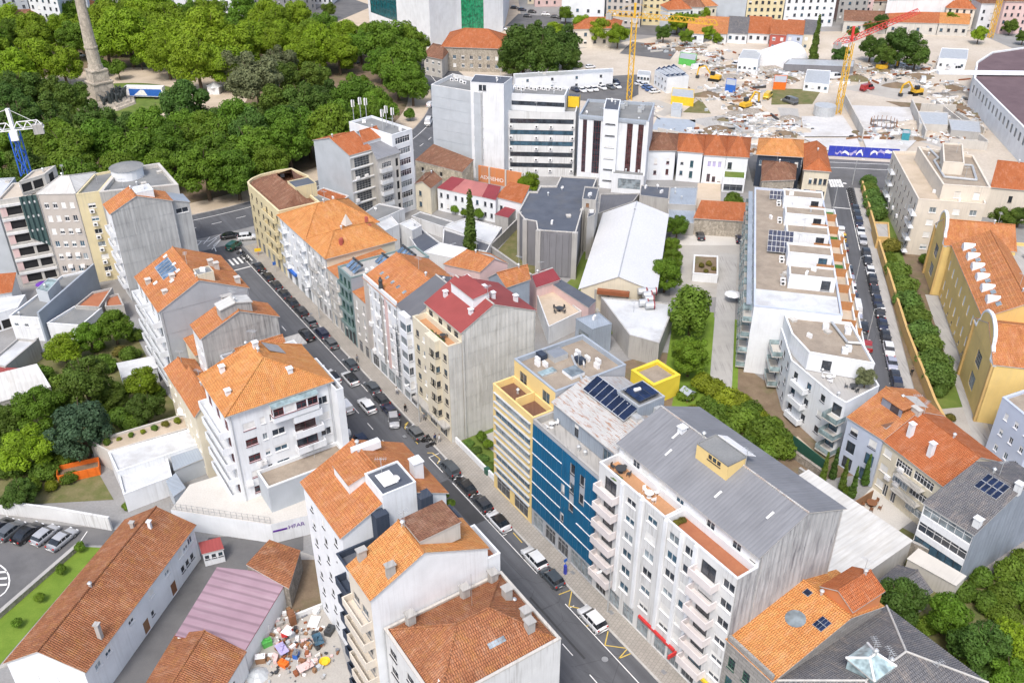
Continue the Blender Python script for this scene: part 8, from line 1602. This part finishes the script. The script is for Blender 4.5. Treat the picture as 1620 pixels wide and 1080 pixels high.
# ================================================================= FAR BACKGROUND
CM = bld('concert_hall', 'huge white faceted concrete concert hall with teal and green glass walls', 'concert hall', q(0, (585, 40), (682, 78), (724, 66), (796, 50), (806, 10), (640, 8)), 34, 'white', ('flat', 'concrete_pale', .3, .3), [(0, [14.5], 1, 25., 14., 6., 3, 'teal'), (2, [9.], 1, 13., 16., 3., 3, 'grn')])
def far(lb, h, px, wallm, roof, cols=6, rows=5, st='d', name='apartment_building', cat='building', ww=1.2): 
    return bld(name, lb, cat, q(0, *px), h, wallm, roof, [(0, cols, rows, ww, 1.4, 1.6, 3., st), (3, 3, rows, ww, 1.4, 1.6, 3., st)])
FL = ('flat', 'membrane', .4, .4)
for a in ((('white apartment block with balconies at the top left behind the park', 30, [(62, 66), (108, 72), (122, 40), (70, 36)], 'white', FL, 5, 8)), ('white slab block at the very top left', 28, [(0, 60), (56, 52), (58, 30), (0, 34)], 'greysilver', FL, 4, 7), ('far white block left of the monument top', 24, [(108, 60), (150, 56), (150, 36), (112, 36)], 'white', FL, 5, 6), ('old stone terrace front along the avenue at top', 13, [(400, 48), (440, 36), (430, 18), (392, 28)], 'beigegrey', ('hip', 'tile_red', 0, 16, 4.), 6, 4), ('dark stone terrace front further up the avenue', 13, [(441, 36), (500, 16), (488, 2), (431, 18)], 'concrete', ('hip', 'tile_red', 0, 16, 4.), 7, 4), ('low white block with orange roof at the top behind the trees', 10, [(280, 26), (380, 22), (378, 8), (284, 10)], 'white', ('hip', 'tile_red', 0, 13, 4.), 8, 3), ('modern white pavilion with glass front at top centre', 12, [(888, 34), (955, 38), (958, 18), (890, 16)], 'white_clean', FL, 4, 2), ('beige apartment slab behind the street trees', 30, [(958, 42), (1012, 44), (1014, 20), (960, 20)], 'beigegrey', FL, 6, 8), ('cream apartment slab with balconies behind the street trees', 30, [(1014, 40), (1062, 40), (1066, 18), (1018, 18)], 'paleyellow', FL, 5, 8), ('grey windowless slab block at the top', 30, [(1116, 44), (1176, 46), (1178, 22), (1118, 22)], 'greysilver', FL, 1, 1), ('cream apartment tower next to the grey slab', 28, [(1177, 46), (1235, 46), (1236, 24), (1180, 22)], 'paleyellow', FL, 6, 8), ('white tower with green glass strips at the top right', 28, [(1237, 44), (1316, 42), (1318, 20), (1240, 22)], 'white_clean', FL, 7, 8), ('dark rounded balcony tower at the top right', 26, [(1322, 36), (1368, 34), (1372, 14), (1326, 16)], 'concrete', FL, 4, 7), ('white industrial block at the top right', 12, [(1395, 46), (1500, 44), (1505, 26), (1400, 26)], 'white', FL, 3, 2), ('white far block by the road at the upper right corner', 9, [(1520, 20), (1600, 24), (1604, 8), (1524, 4)], 'white', ('hip', 'tile_red', 0, 11, 4.), 6, 2)):
    far(*a)
far('stone mansion with broad red tile roof behind the hotel', 9, [(700, 112), (806, 116), (800, 92), (714, 88)], 'stone', ('hip', 'tile_red', 0, 13.5, 8.), 8, 2, 'w', 'mansion', 'house'); far('low stone house with old roof at the ring road', 7, [(672, 118), (700, 124), (716, 104), (688, 98)], 'concrete_pale', ('hip', 'tile_old', 0, 9, 2.), 3, 2, 'w', 'house', 'house')
far('villa with brown roof behind the hotel trees', 7.5, [(903, 76), (978, 74), (982, 62), (912, 60)], 'beige', ('hip', 'tile_red', 0, 10.5, 6.), 5, 2, 'd', 'house', 'house'); far('house with brown gabled roof at the left behind the park', 8, [(28, 76), (78, 72), (76, 58), (36, 58)], 'cream', ('gable', 'tile_old', 0, 13, .5), 4, 2, 'd', 'house', 'house')
for i, (x0, x1, m_) in enumerate(((1086, 1112, 'tile_bright'), (1113, 1148, 'tile_orange'), (1149, 1180, 'tile_grey'), (1181, 1215, 'tile_red'))): far('%s low roof in the row at the back of the site' % ('leftmost orange', 'second orange', 'grey tiled', 'red tiled')[i], 4., [(x0, 68), (x1, 70), (x1 + 2, 54), (x0 + 2, 52)], 'white', ('mono', m_, 0, 7., .3), 3, 1, 'd', 'outbuilding', 'building')
for i, (x0, x1, w_, m_) in enumerate(((1215, 1240, 'redwall', 'tile_red'), (1240, 1266, 'bluewall', 'tile_red'), (1266, 1290, 'cream', 'tile_grey'))): far('%s row house behind the barrel tent' % ('red-walled', 'lilac-walled', 'cream')[i], 7., [(x0, 82), (x1, 84), (x1 + 2, 66), (x0 + 2, 64)], w_, ('mono', m_, 0, 8.6, .2), 2, 2, 'w', 'row_house', 'house')
for i, (x0, x1) in enumerate(((1332, 1400), (1401, 1480), (1481, 1528))): far('%s part of the long orange-roofed shed behind the site' % ('left', 'middle', 'right')[i], 5., [(x0, 52 + i * 2), (x1, 54 + i * 2), (x1, 44 + i * 2), (x0, 42 + i * 2)], 'concrete_pale', ('mono', ('tile_old', 'tile_red', 'tile_bright')[i], 0, 7., .3), 4, 1, 'd', 'shed', 'shed')
sheet('avenue', q(0, (396, 78), (470, 62), (590, 10), (540, -8), (470, 30)), .009, 'asphalt_old'); sheet('plaza', q(0, (470, 70), (580, 80), (700, 110), (830, 60), (820, 0), (560, 0)), .0085, 'sand'); sheet('far_street', q(0, (800, 42), (1120, 62), (1130, 50), (820, 22)), .009, 'asphalt_old'); sheet('far_street', q(0, (1490, 22), (1640, 40), (1640, 24), (1500, 10)), .009, 'asphalt_old')
CN = thing('tram_canopy', 'long white station canopy on posts beside the avenue', 'canopy', (*P(445, 40).xy, 0)); a, b_ = P(419, 50).xy, P(474, 26).xy; u = (b_ - a).normalized(); n_ = Vector((u.y, -u.x)) * 3; mb = MB(); mb.slab([(*(a + n_), 4.2), (*(b_ + n_), 4.2), (*(b_ - n_), 4.2), (*(a - n_), 4.2)], .3); mb.build('canopy_roof', 'white_paint', CN)
for k in range(8): p = lerp(a, b_, (k + .5) / 8); mb = MB(); mb.bar((*p, 0), (*p, 4.), .15); mb.build('post', 'metal', CN)
# ================================================================= VEHICLES
def carp(x, y, ang, kind, col, lb, group=None, z=0., **k):
    c = P(x, y, .75 + z); return car(c.x, c.y, ang, kind, col, lb, z=z, group=group, **k)
U = ST_ANG; D_ = ST_ANG + math.pi
def street_car(x, y, t, *a, **k):
    """parked at the kerb: the pixel fixes the place along the street, t the distance across"""
    c = P(x, y, .75); s_ = c.x * UX + c.y * UY; p = S(s_, t); return car(p.x, p.y, a[0], *a[1:], **k)
TK = 53.55
for x, y, t, a, kd, col, lb, *rc in [
 (845, 882, TK, U, 'suv', 'white', 'white car with dark sunroof parked below the blue panel facade'), (874, 911, TK, U, 'hatch', 'slate', 'grey hatchback parked behind a white car near the parking meter'),
 (938, 977, TK + .1, U, 'suv', 'white', 'white car parked alone between yellow zigzag lines'), (789, 823, TK, U, 'sedan', 'white', 'white car with black roof in front of the yellow block', 'black'),
 (762, 795, TK, U, 'hatch', 'dark', 'dark blue-black car next to the white car with black roof'), (738, 767, TK, U, 'sedan', 'black', 'black estate car behind the grey van'),
 (711, 740, TK, U, 'van', 'slate', 'grey van parked beside the white garden wall'), (657, 683, TK, U, 'hatch', 'grey', 'grey estate car parked beside the scooters'),
 (628, 661, 52.2, U + 2.75, 'hatch', 'silver', 'silver hatchback standing askew across the lane edge'), (622, 646, 52.9, U, 'sedan', 'navy', 'navy car behind the askew silver hatchback'),
 (607, 629, 53.2, U, 'hatch', 'dark', 'dark hatchback between navy and grey cars'), (594, 636, 50.2, U, 'suv', 'white', 'white crossover in the traffic lane beside a white van'),
 (567, 634, 46.9, U, 'van', 'white', 'small white panel van in the middle of the street'), (590, 611, TK, U, 'hatch', 'slate', 'grey-green hatchback at the kerb by the glazed bays'),
 (571, 592, 51.4, U, 'suv', 'white', 'white car with dark glass roof in the right lane', 'black'), (554, 575, TK, U, 'hatch', 'slate', 'blue-grey hatchback at the right kerb'),
 (544, 588, 49., U, 'sedan', 'white', 'pearl white sedan with black glass roof in the lane', 'black'), (529, 593, 45.8, D_, 'hatch', 'navy', 'dark blue car half hidden by the white corner block'),
 (549, 615, 45.6, D_, 'suv', 'navy', 'navy crossover at the left side of the street'), (552, 641, 43.4, D_, 'hatch', 'lightblue', 'light blue car behind the corner block parapet'),
 (556, 668, 43.6, D_, 'bigvan', 'white', 'white delivery van at the left kerb by the corner block'), (576, 697, 45.2, D_, 'hatch', 'navy', 'dark car peeking over the orange roof at the left kerb'),
 (525, 541, TK, U, 'hatch', 'grey', 'grey car at the end of the black car row'), (512, 526, TK, U, 'van', 'navy', 'dark blue pickup-like van at the right kerb'),
 (491, 527, 50.8, U, 'suv', 'black', 'black crossover double parked beside the dark van'), (471, 534, 45., D_, 'hatch', 'pale', 'lilac-blue car partly hidden behind the roof terrace'), (438, 491, 43.6, D_, 'sedan', 'slate', 'dark blue-grey car at the left kerb below the streaked gable'),
 (397, 447, 46.8, D_, 'hatch', 'silver', 'silver car driving towards the camera'), (363, 417, 47., D_, 'sedan', 'slate', 'dark grey car waiting at the zebra crossing')]:
    street_car(x, y, t, a, kd, col, lb, group='vehicles on the main street', roofc=rc[0] if rc else None)
ORD = 'first second third fourth fifth sixth seventh eighth ninth tenth eleventh twelfth thirteenth fourteenth fifteenth sixteenth seventeenth eighteenth nineteenth twentieth'.split()
for i, (x, y, col, kd) in enumerate(((408, 421, 'black', 'sedan'), (420, 438, 'black', 'sedan'), (434, 451, 'dark', 'hatch'), (447, 465, 'dark', 'sedan'), (460, 478, 'black', 'sedan'), (474, 493, 'black', 'suv'), (487, 508, 'grey', 'hatch'))):
    street_car(x, y, TK, U, kd, col, '%s %s car in the dark row at the right kerb, counted from the zebra crossing' % (ORD[i], 'grey' if col == 'grey' else 'black'), group='dark cars in a row at the right kerb')
carp(364, 372, rad(20), 'sedan', 'black', 'black car turning at the rotunda junction'); carp(370, 388, rad(70), 'van', 'green', 'dark green van with yellow bumpers at the junction', name='van'); carp(391, 374, rad(14), 'suv', 'white', 'white car beside the yellow corner block')
for i, (x, y, col) in enumerate(((-4, 833, 'black'), (17, 837, 'grey'), (43, 841, 'black'), (71, 844, 'silver'), (98, 851, 'silver'))): carp(x, y, rad(66), ('sedan', 'hatch')[i % 2], col, '%s parked in the bottom left car park, %s from left' % (('black car', 'dark grey hatchback', 'black car with silver trim', 'silver hatchback', 'silver estate car')[i], ORD[i]), group='cars in the car park')
def side_car(x, y, w_, *a, **k): c = P(x, y, .7); p = V(c.x * VX + c.y * VY, w_); return car(p.x, p.y, *a, **k)
VA = math.atan2(VY, VX)
cols = 'dark black navy white silver black dark white black dark navy dark navy black white pale dark navy'.split(); ys = [(1349, 329), (1352, 339), (1355, 351), (1359, 365), (1363, 379), (1371, 402), (1374, 411), (1379, 429), (1384, 444), (1388, 459), (1393, 476), (1398, 493), (1405, 513), (1410, 533), (1417, 554), (1423, 575), (1432, 598), (1440, 612)]
for i, ((x, y), c) in enumerate(zip(ys, cols)): side_car(x, y, 37.1, VA + math.pi, ('sedan', 'hatch', 'suv')[i % 3], c, '%s car along the ochre wall, %s from the avenue' % ({'white': 'white', 'silver': 'silver', 'pale': 'pale lilac'}.get(c, 'dark'), ORD[i]), group='cars parked along the ochre wall')
cols = 'white yellow navy slate pale white navy white pale dark red'.split(); ys = [(1330, 363), (1333, 374), (1337, 391), (1345, 426), (1350, 441), (1352, 454), (1356, 470), (1361, 488), (1364, 503), (1383, 517), (1396, 548)]
for i, ((x, y), c) in enumerate(zip(ys, cols)): side_car(x, y, 32.4 if i < 9 else 33.2, VA, ('bigvan' if i == 7 else ('hatch', 'sedan')[i % 2]), c, '%s beside the terraced block, %s from the avenue' % ({'navy': 'dark blue car', 'slate': 'slate grey car', 'pale': 'grey-blue car', 'dark': 'dark car', 'red': 'red car'}.get(c, c + ' car') if i != 7 else 'white delivery van', ORD[i]), group='cars beside the terraced block')
for i in range(8): c = V(232 + i * 1.7, 36.9); motorbike(c.x, c.y, VA + 1.2, '%s motorcycle in the row near the avenue junction' % ORD[i], 'motorcycles at the junction')
for i in range(4): c = P(376 + 5 * i, 396 + 6 * i); motorbike(c.x, c.y, ST_ANG + 1.2, '%s scooter at the kerb by the yellow corner block' % ORD[i], 'scooters by the corner block')
for i, (x, y) in enumerate(((676, 699), (682, 706), (673, 696))): c = P(x, y); motorbike(c.x, c.y, ST_ANG + 1.1 + i * .3, '%s dark scooter parked behind the grey estate car' % ORD[i], 'scooters behind the grey estate car')
for i, (x, y, c) in enumerate(((910, 141, 'navy'), (921, 142, 'white'), (931, 141, 'white'), (940, 140, 'white'), (953, 138, 'white'), (966, 137, 'grey'), (976, 136, 'white'), (974, 129, 'navy'), (1013, 131, 'white'), (1020, 133, 'white'), (1024, 137, 'blue'), (1030, 141, 'blue'), (1036, 144, 'white'), (934, 105, 'white'))): carp(x, y, rad(-62 if i < 8 else 20), 'hatch', c, '%s car on the site car park, %s from left' % ({'navy': 'dark blue'}.get(c, c), ORD[i]), group='cars on the site car park', detail=False)
for i, (x, y, c) in enumerate(((1165, 100, 'white'), (1176, 101, 'white'), (1186, 98, 'navy'), (1192, 103, 'white'))): carp(x, y, rad(40), 'sedan', c, '%s car beside the white site cabins, %s from left' % ({'navy': 'dark'}.get(c, c), ORD[i]), group='cars by the site cabins', detail=False)
for i, (x, y, c) in enumerate(((814, 12, 'dark'), (826, 15, 'navy'), (842, 18, 'dark'), (835, 25, 'dark'), (863, 22, 'white'), (878, 26, 'dark'), (889, 28, 'black'), (520, 30, 'black'), (478, 8, 'dark'), (795, 45, 'white'), (1510, 15, 'silver'), (1545, 20, 'navy'), (152, 78, 'black'), (126, 87, 'white'), (560, 98, 'navy'), (200, 74, 'silver'))): carp(x, y, rad(-15), 'hatch', c, '%s car on the far streets at the top, %s of the far cars' % ({'navy': 'dark blue', 'dark': 'dark'}.get(c, c), ORD[i]), group='far cars at the top', detail=False)
carp(681, 165, rad(75), 'van', 'white', 'white car on the ring road beside the hotel'); carp(678, 193, rad(86), 'bigvan', 'white', 'white box van on the ring road beside the hotel')
carp(1108, 372, rad(90), 'hatch', 'dark', 'dark car parked in front of the stone garage'); carp(1170, 377, rad(82), 'hatch', 'navy', 'navy car at the right of the parking court')
# ================================================================= PEOPLE
for x, y, a, lb, tp, lg in ((565, 567, U, 'person in grey walking on the right pavement near the grey hatchback', 'cloth_grey', 'cloth_black'), (628, 618, U, 'person in pale blue on the pavement by the glazed bays', 'cloth_white', 'cloth_blue'), (641, 645, D_, 'person in black on the pavement beside the navy car', 'cloth_black', 'cloth_black'), (671, 659, D_, 'person in dark clothes under the cream block canopy', 'cloth_grey', 'cloth_black'), (688, 692, U, 'person in blue jacket by the scooters', 'cloth_blue', 'cloth_black'), (695, 693, U + 1, 'person in white shirt by the scooters', 'cloth_white', 'cloth_grey'), (1443, 588, VA, 'person in black walking along the ochre wall', 'cloth_black', 'cloth_black'), (381, 398, 2., 'person in bright jacket at the junction', 'cloth_white', 'cloth_blue')):
    c = P(x, y, .9); person(c.x, c.y, a, lb, tp, lg)
# ================================================================= STREET FURNITURE
for lb, x, y, h, a in (('street lamp in front of the long white block', 961, 968, 8., ST_ANG + math.pi / 2), ('street lamp beside the cream block canopy', 664, 668, 8., ST_ANG + math.pi / 2), ('street lamp near the orange hip roof pair', 506, 505, 7., ST_ANG + math.pi / 2)): lamp_post(P(x, y), h, a, lb)
for i, (x, y) in enumerate(((1352, 452), (1372, 538), (1318, 332), (1348, 292))): lamp_post(P(x, y), 7., V_ANG, '%s street lamp on the side street, counted from the near end' % ('second', 'first', 'third', 'fourth')[i], 1.2)
pm = thing('parking_meter', 'dark blue parking meter post on the pavement', 'parking meter', (*P(894, 908).xy, .13)); c = P(894, 908); mb = MB(); mb.box((c.x, c.y, .13), (.4, .3, 1.6), 0, ST_ANG); mb.build('cabinet', 'banner', pm); mb = MB(); mb.bar((c.x, c.y, 1.7), (c.x, c.y, 2.9), .04); mb.box((c.x, c.y, 2.4), (.08, .5, .5), 0, ST_ANG); mb.build('sign', 'blue_paint', pm)
bs = thing('bus_stop_sign', 'orange and red roadwork board by the yellow corner block', 'sign', (*P(409, 404).xy, .1)); c = P(409, 404); mb = MB(); mb.bar((c.x, c.y, 0), (c.x, c.y, 2.4), .05); mb.build('post', 'red_paint', bs); mb = MB(); mb.box((c.x, c.y, 1.), (1.5, .1, .8), 0, .3); mb.build('board', 'yellow_paint', bs)
ts = thing('traffic_sign', 'blue square traffic sign on the pavement by the black cars', 'sign', (*P(436, 432).xy, .1)); c = P(436, 432); mb = MB(); mb.bar((c.x, c.y, 0), (c.x, c.y, 2.8), .04); mb.build('post', 'galv', ts); mb = MB(); mb.box((c.x, c.y, 2.), (.7, .06, .8), 0, .6); mb.build('plate', 'blue_paint', ts)
gb_ = thing('waste_bin', 'dark green waste bin behind the white garden wall end', 'bin', (*P(771, 750).xy, .13)); c = P(771, 750); mb = MB(); mb.box((c.x, c.y, .13), (.8, .7, 1.), 0, ST_ANG); mb.build('body', 'frame_green', gb_); mb = MB(); mb.box((c.x, c.y, 1.13), (.86, .76, .1), 0, ST_ANG); mb.build('lid', 'frame_green', gb_)
# ================================================================= TERRACE FURNITURE
def table_set(lb, p, rz, mat='white_paint', r_=.55, chairs=4, tm=None):
    o = thing('garden_table', '%s' % lb, 'table', p, None, rz); mb = MB(); mb.cone((0, 0, .7), r_, r_, .05, 0, 14); m2 = MB(); m2.bar((0, 0, 0), (0, 0, .7), .05); m2.cone((0, 0, 0), .3, .3, .04, 0, 10)
    for m_, nm in ((mb, 'top'), (m2, 'pedestal')): k = bpy.data.objects.new(nm, m_.mesh(nm, [tm or mat])); COL.objects.link(k); k.parent = o
    for i in range(chairs):
        a = 6.283 * i / chairs + .4; d = r_ + .45; c = thing('garden_chair', 'chair around the %s' % lb, 'chair', Vector(p) + Vector((math.cos(a + rz) * d, math.sin(a + rz) * d, 0)), 'chairs of the ' + lb, a + rz)
        if 'ch' + mat not in _CM:
            s_ = MB(); s_.box((0, 0, .42), (.46, .46, .05)); b_ = MB(); b_.box((.22, 0, .47), (.05, .46, .45)); l_ = MB(); l_.box((0, 0, 0), (.04, .04, .42)); _CM['ch' + mat] = (s_.mesh('seat', [mat]), b_.mesh('backrest', [mat]), l_.mesh('leg', [mat]))
        se, ba, le = _CM['ch' + mat]
        for me, nm, loc in ((se, 'seat', (0, 0, 0)), (ba, 'backrest', (0, 0, 0)), *((le, 'leg', (sx * .2, sy * .2, 0)) for sx in (-1, 1) for sy in (-1, 1))): k = bpy.data.objects.new(nm, me); COL.objects.link(k); k.parent = c; k.location = loc
table_set('white round table on the tan terrace', S(59.6, 59.1, 20.3), 0.); table_set('black table at the far end of the tan terrace', S(65., 59.2, 20.3), .5, 'metal_dark', .7, 4); table_set('dark table on the cream block terrace', S(108.6, 58.9, 17.7), .3, 'metal_dark', .5, 3); table_set('white table on the blue block balcony', S(79.6, 59.3, 18.1), .2, 'white_paint', .4, 2)
table_set('dark table on the white angular block terrace', V(130.4, 26.4, 9.4), .4, 'metal_dark', .6, 3); table_set('white table on the white angular block terrace', V(132.2, 22.8, 9.4), .1, 'white_paint', .5, 3); table_set('brown table with parasol pole on the patio', P(1378, 800, .05), .2, 'brown_paint', .8, 5); table_set('dark table on the flat roof at left', P(78, 470, 4.9), .4, 'metal_dark', .6, 4); table_set('table on the pale courtyard terrace', P(885, 492, 3.6), .4, 'metal_dark', .8, 4)
def parasol(lb, p, r_, mat, h=2.4):
    o = thing('parasol', lb, 'parasol', p); mb = MB(); mb.bar(Vector(p), Vector(p) + Vector((0, 0, h)), .04, 0, 6); mb.build('pole', 'metal', o); mb = MB(); mb.cone(Vector(p) + Vector((0, 0, h - .5)), r_, .05, .6, 0, 8); mb.build('canopy', mat, o)
parasol('violet parasol on the flat roof terrace at left', P(72, 462, 4.9), 1.5, 'purple_paint'); parasol('white square parasol at the end of the roof garden', P(302, 662, 3.6), 1.9, 'tarp_white'); parasol('white parasol in the garden beside the terraced block', P(1158, 478, 0), 1.8, 'tarp_white'); parasol('folded white parasol canopy in the cluttered yard', P(460, 1018, 0), .5, 'tarp_white', 2.6)
for i in range(9):
    p = S(64.8 - i * .28, 57.95, 20.3) if i < 5 else S(54.3, 58. + (i - 5) * .55, 20.3); tree(p.x, p.y, R.uniform(.45, .7), ('shrub', 'ochre')[i > 4], ('potted green plant along the tan terrace parapet' if i < 5 else 'reddish potted plant at the end of the red terrace'), z=20.3, zs=.9, group='terrace plants %s' % ('tan' if i < 5 else 'red'), cat='plant', name='potted_plant')
for i in range(6): p = S(113.5 - i * 1.2, 57.95, 17.7); tree(p.x, p.y, R.uniform(.5, .9), 'shrub', 'potted plant along the cream block terrace parapet', z=17.7, group='cream terrace plants', cat='plant', name='potted_plant')
for i in range(4): p = S(77.5 - i * 2.4, 57.95, 18.1); tree(p.x, p.y, .4, 'shrub', 'small potted plant on the blue block balcony', z=18.1, group='blue balcony plants', cat='plant', name='potted_plant')
p = V(131.2, 28.2, 9.4); tree(p.x, p.y, 1.7, 'pale', 'grey-leaved tree in a pot on the white angular block terrace', z=9.4); p = S(70.4, 37.6, 18.6); tree(p.x, p.y, .7, 'lime', 'yellow-green potted palm on the navy balconied block', z=18.6, cat='plant', name='potted_plant'); p = S(74.5, 38.6, 20.4)
for i in range(5): p = S(72.8 + i * 1.6, 39.5, 18.9); tree(p.x, p.y, .8, 'shrub', 'balcony shrub along the street edge of the tall white block', z=18.9, group='balcony shrubs', cat='plant', name='potted_plant')
# ================================================================= CLUTTER THAT MAKES ROOFS AND YARDS LOOK USED
rc = random.Random(33)
def in_poly(p, poly):
    s_ = False; n = len(poly)
    for i in range(n):
        a, b_ = poly[i], poly[(i + 1) % n]
        if (a.y > p.y) != (b_.y > p.y) and p.x < (b_.x - a.x) * (p.y - a.y) / (b_.y - a.y) + a.x: s_ = not s_
    return s_
_cl = {}
def clutter_mesh(k):
    if k not in _cl:
        mb = MB()
        if k == 'roof_vent': mb.cone((0, 0, 0), .18, .18, .7, 0, 8); mb.cone((0, 0, .7), .3, .12, .2, 0, 8); m_ = 'galv'
        elif k == 'roof_hatch': mb.box((0, 0, 0), (1., 1., .35)); mb.box((0, 0, .35), (1.1, 1.1, .06)); m_ = 'concrete_pale'
        elif k == 'satellite_dish':
            mb.bar((0, 0, 0), (0, 0, .8), .04, 0, 5)
            for i in range(10): a0, a1 = .628 * i, .628 * (i + 1); mb.face([(0, .12, .85), (.42 * math.cos(a0), -.08, .85 + .42 * math.sin(a0)), (.42 * math.cos(a1), -.08, .85 + .42 * math.sin(a1))])
            m_ = 'white_paint'
        elif k == 'tv_antenna':
            mb.bar((0, 0, 0), (0, 0, 2.6), .035, 0, 4); mb.bar((-.7, 0, 2.4), (.7, 0, 2.4), .025, 0, 4)
            for i in range(6): mb.bar((-.6 + .24 * i, -.35, 2.4), (-.6 + .24 * i, .35, 2.4), .02, 0, 4)
            m_ = 'galv'
        else: mb.box((0, 0, 0), (.95, .4, .75)); mb.box((0, -.21, .1), (.55, .02, .5)); m_ = 'plastic_white'
        _cl[k] = mb.mesh(k, [m_])
    return _cl[k]
for b in ALLB:
    if b.h < 4.5 or (b.pts[0] - Vector((0, 0))).length > 330: continue
    if b.kind == 'flat':
        A = abs(area(b.pts)); ins = offset(b.pts, 1.0); xs = [p.x for p in ins]; ys = [p.y for p in ins]
        for _ in range(min(9, int(A / 22) + 1)):
            p = Vector((rc.uniform(min(xs), max(xs)), rc.uniform(min(ys), max(ys))))
            if not in_poly(p, ins): continue
            k = rc.choice(('roof_vent', 'roof_vent', 'roof_hatch', 'satellite_dish', 'air_conditioner', 'air_conditioner', 'tv_antenna'))
            inst(clutter_mesh(k), k, b.root, Matrix.Translation((p.x, p.y, b.zr)) @ Matrix.Rotation(rc.uniform(0, 6.28), 4, 'Z'))
    elif b.kind in ('gable', 'hip') and hasattr(b, 'r0'):
        for k in (('tv_antenna', 'roof_vent') if rc.random() < .7 else ('roof_vent',)):
            f = rc.uniform(.1, .9); p = lerp(b.r0, b.r1, f); inst(clutter_mesh(k), k, b.root, Matrix.Translation((p.x, p.y, p.z - .1)) @ Matrix.Rotation(rc.uniform(0, 6.28), 4, 'Z'))
# small dull clutter in the bottom left yard
mb = MB()
for _ in range(260):
    x = rc.gauss(462, 30); y = rc.gauss(1020, 34)
    if not (392 < x < 545 and 965 < y < 1080): continue
    c = P(x, y); d = rc.uniform(.12, .5); mb.box((c.x, c.y, .02), (d * rc.uniform(.7, 2.2), d, d * rc.uniform(.4, 1.4)), rc.randrange(9), rc.uniform(0, 3.1))
o = mb.build('yard_clutter', ['wood', 'brown_paint', 'white_paint', 'cloth_grey', 'tarp', 'rust', 'metal_dark', 'pink', 'concrete']); tag(o, 'small boxes, pots and odds and ends strewn over the bottom left yard', 'clutter', kind='stuff')
# far houses behind the building site and along the top edge
spots = [(1345, 30), (1362, 18), (1388, 20), (1410, 12), (1436, 18), (1462, 10), (1490, 14), (1532, 36), (1560, 44), (1590, 50), (1612, 44), (1578, 28), (1606, 26), (1085, 46), (1104, 44), (1066, 48), (870, 8), (850, 4), (905, 6), (930, 8), (1082, 14), (1100, 10), (1605, 8), (1570, 10), (1540, 6), (1510, 44), (1630, 34), (180, 30), (140, 40), (150, 22), (515, 4), (395, 6), (360, 10), (330, 6)]
for i, (x, y) in enumerate(spots):
    c = P(x, y); w_, d_, h_ = rc.uniform(9, 16), rc.uniform(8, 11), rc.uniform(6, 14); a = rc.uniform(-.3, .3); u = Vector((math.cos(a), math.sin(a))); v = Vector((-u.y, u.x)); pp = [c.xy + u * sx * w_ / 2 + v * sy * d_ / 2 for sx, sy in ((-1, -1), (1, -1), (1, 1), (-1, 1))]
    bld('far_house', 'small far house among the roofs along the top edge of the view', 'house', pp, h_, rc.choice(('white', 'cream', 'beige', 'white_dirty', 'pink')), ('hip', rc.choice(('tile_red', 'tile_orange', 'tile_old')), 0, h_ + 3, 3.5, .4), [(0, 4, int(h_ / 3), 1., 1.4, 1.3, 3., 'd')], group='far houses along the top edge')
for i, (x, y) in enumerate(((1350, 50), (1395, 34), (1450, 30), (1505, 30), (1550, 52), (1600, 40), (1085, 56), (1120, 50), (895, 20), (520, 14), (1480, 24), (1620, 56), (1375, 40), (1050, 50), (1135, 60))): tree_px(x, y, rc.uniform(8, 13), rc.choice(('bright', 'plane', 'dark')), 'small far tree among the roofs along the top edge', group='far trees along the top edge')
# window air conditioners and downpipes on the street fronts
for b, e, n in ((R1, 0, 0), (R4, 0, 0), (L4, 0, 5), (L1, 3, 4), (L6, 0, 2), (D1, 0, 3), (B2, 0, 5), (H2, 0, 3), (CA, 3, 6), (R8, 3, 4), (R5, 3, 3), (E1, 1, 5)):
    A, u, n_, L_ = efr(b, e); ang = math.atan2(u.y, u.x)
    for _ in range(n):
        p = pt(b, e, rc.uniform(.8, L_ - .8), rc.choice((3.4, 6.2, 9., 11.8)), .26); inst(clutter_mesh('air_conditioner'), 'air_conditioner', b.root, Matrix.Translation(p) @ Matrix.Rotation(ang, 4, 'Z'))
    for f in (.02, .98):
        mb = MB(); mb.bar(pt(b, e, L_ * f, .1, .12), pt(b, e, L_ * f, b.h - .2, .12), .06, 0, 5); mb.build('downpipe', 'galv', b.root)
# more plant on the building site
for x, y, a, lb in ((1180, 172, 40, 'second yellow excavator on the sandy ramp of the site'), (1130, 128, 150, 'third yellow excavator beside the blue container'), (1395, 112, 20, 'fourth yellow excavator in front of the dark tree clump')):
    o = copy_tree(EX); o.location = P(x, y); o.rotation_euler = (0, 0, rad(a)); o['label'] = lb; o['group'] = 'excavators on the site'
for i, (x, y, c, a) in enumerate(((1105, 108, 'white', 20), (1215, 152, 'yellow', 60), (1320, 122, 'white', 10), (1372, 140, 'red', 30), (1460, 128, 'white', 70), (1250, 160, 'grey', 120), (1510, 110, 'white', 15))): carp(x, y, rad(a), 'bigvan', c, '%s works van on the building site near %s' % (c, ('the green skip', 'the scrub patch', 'the white cabin by the conifer', 'the red jib crane', 'the excavator on pale ground', 'the drum silo', 'the white plant building')[i]), group='works vans on the site', detail=False, name='works_van')
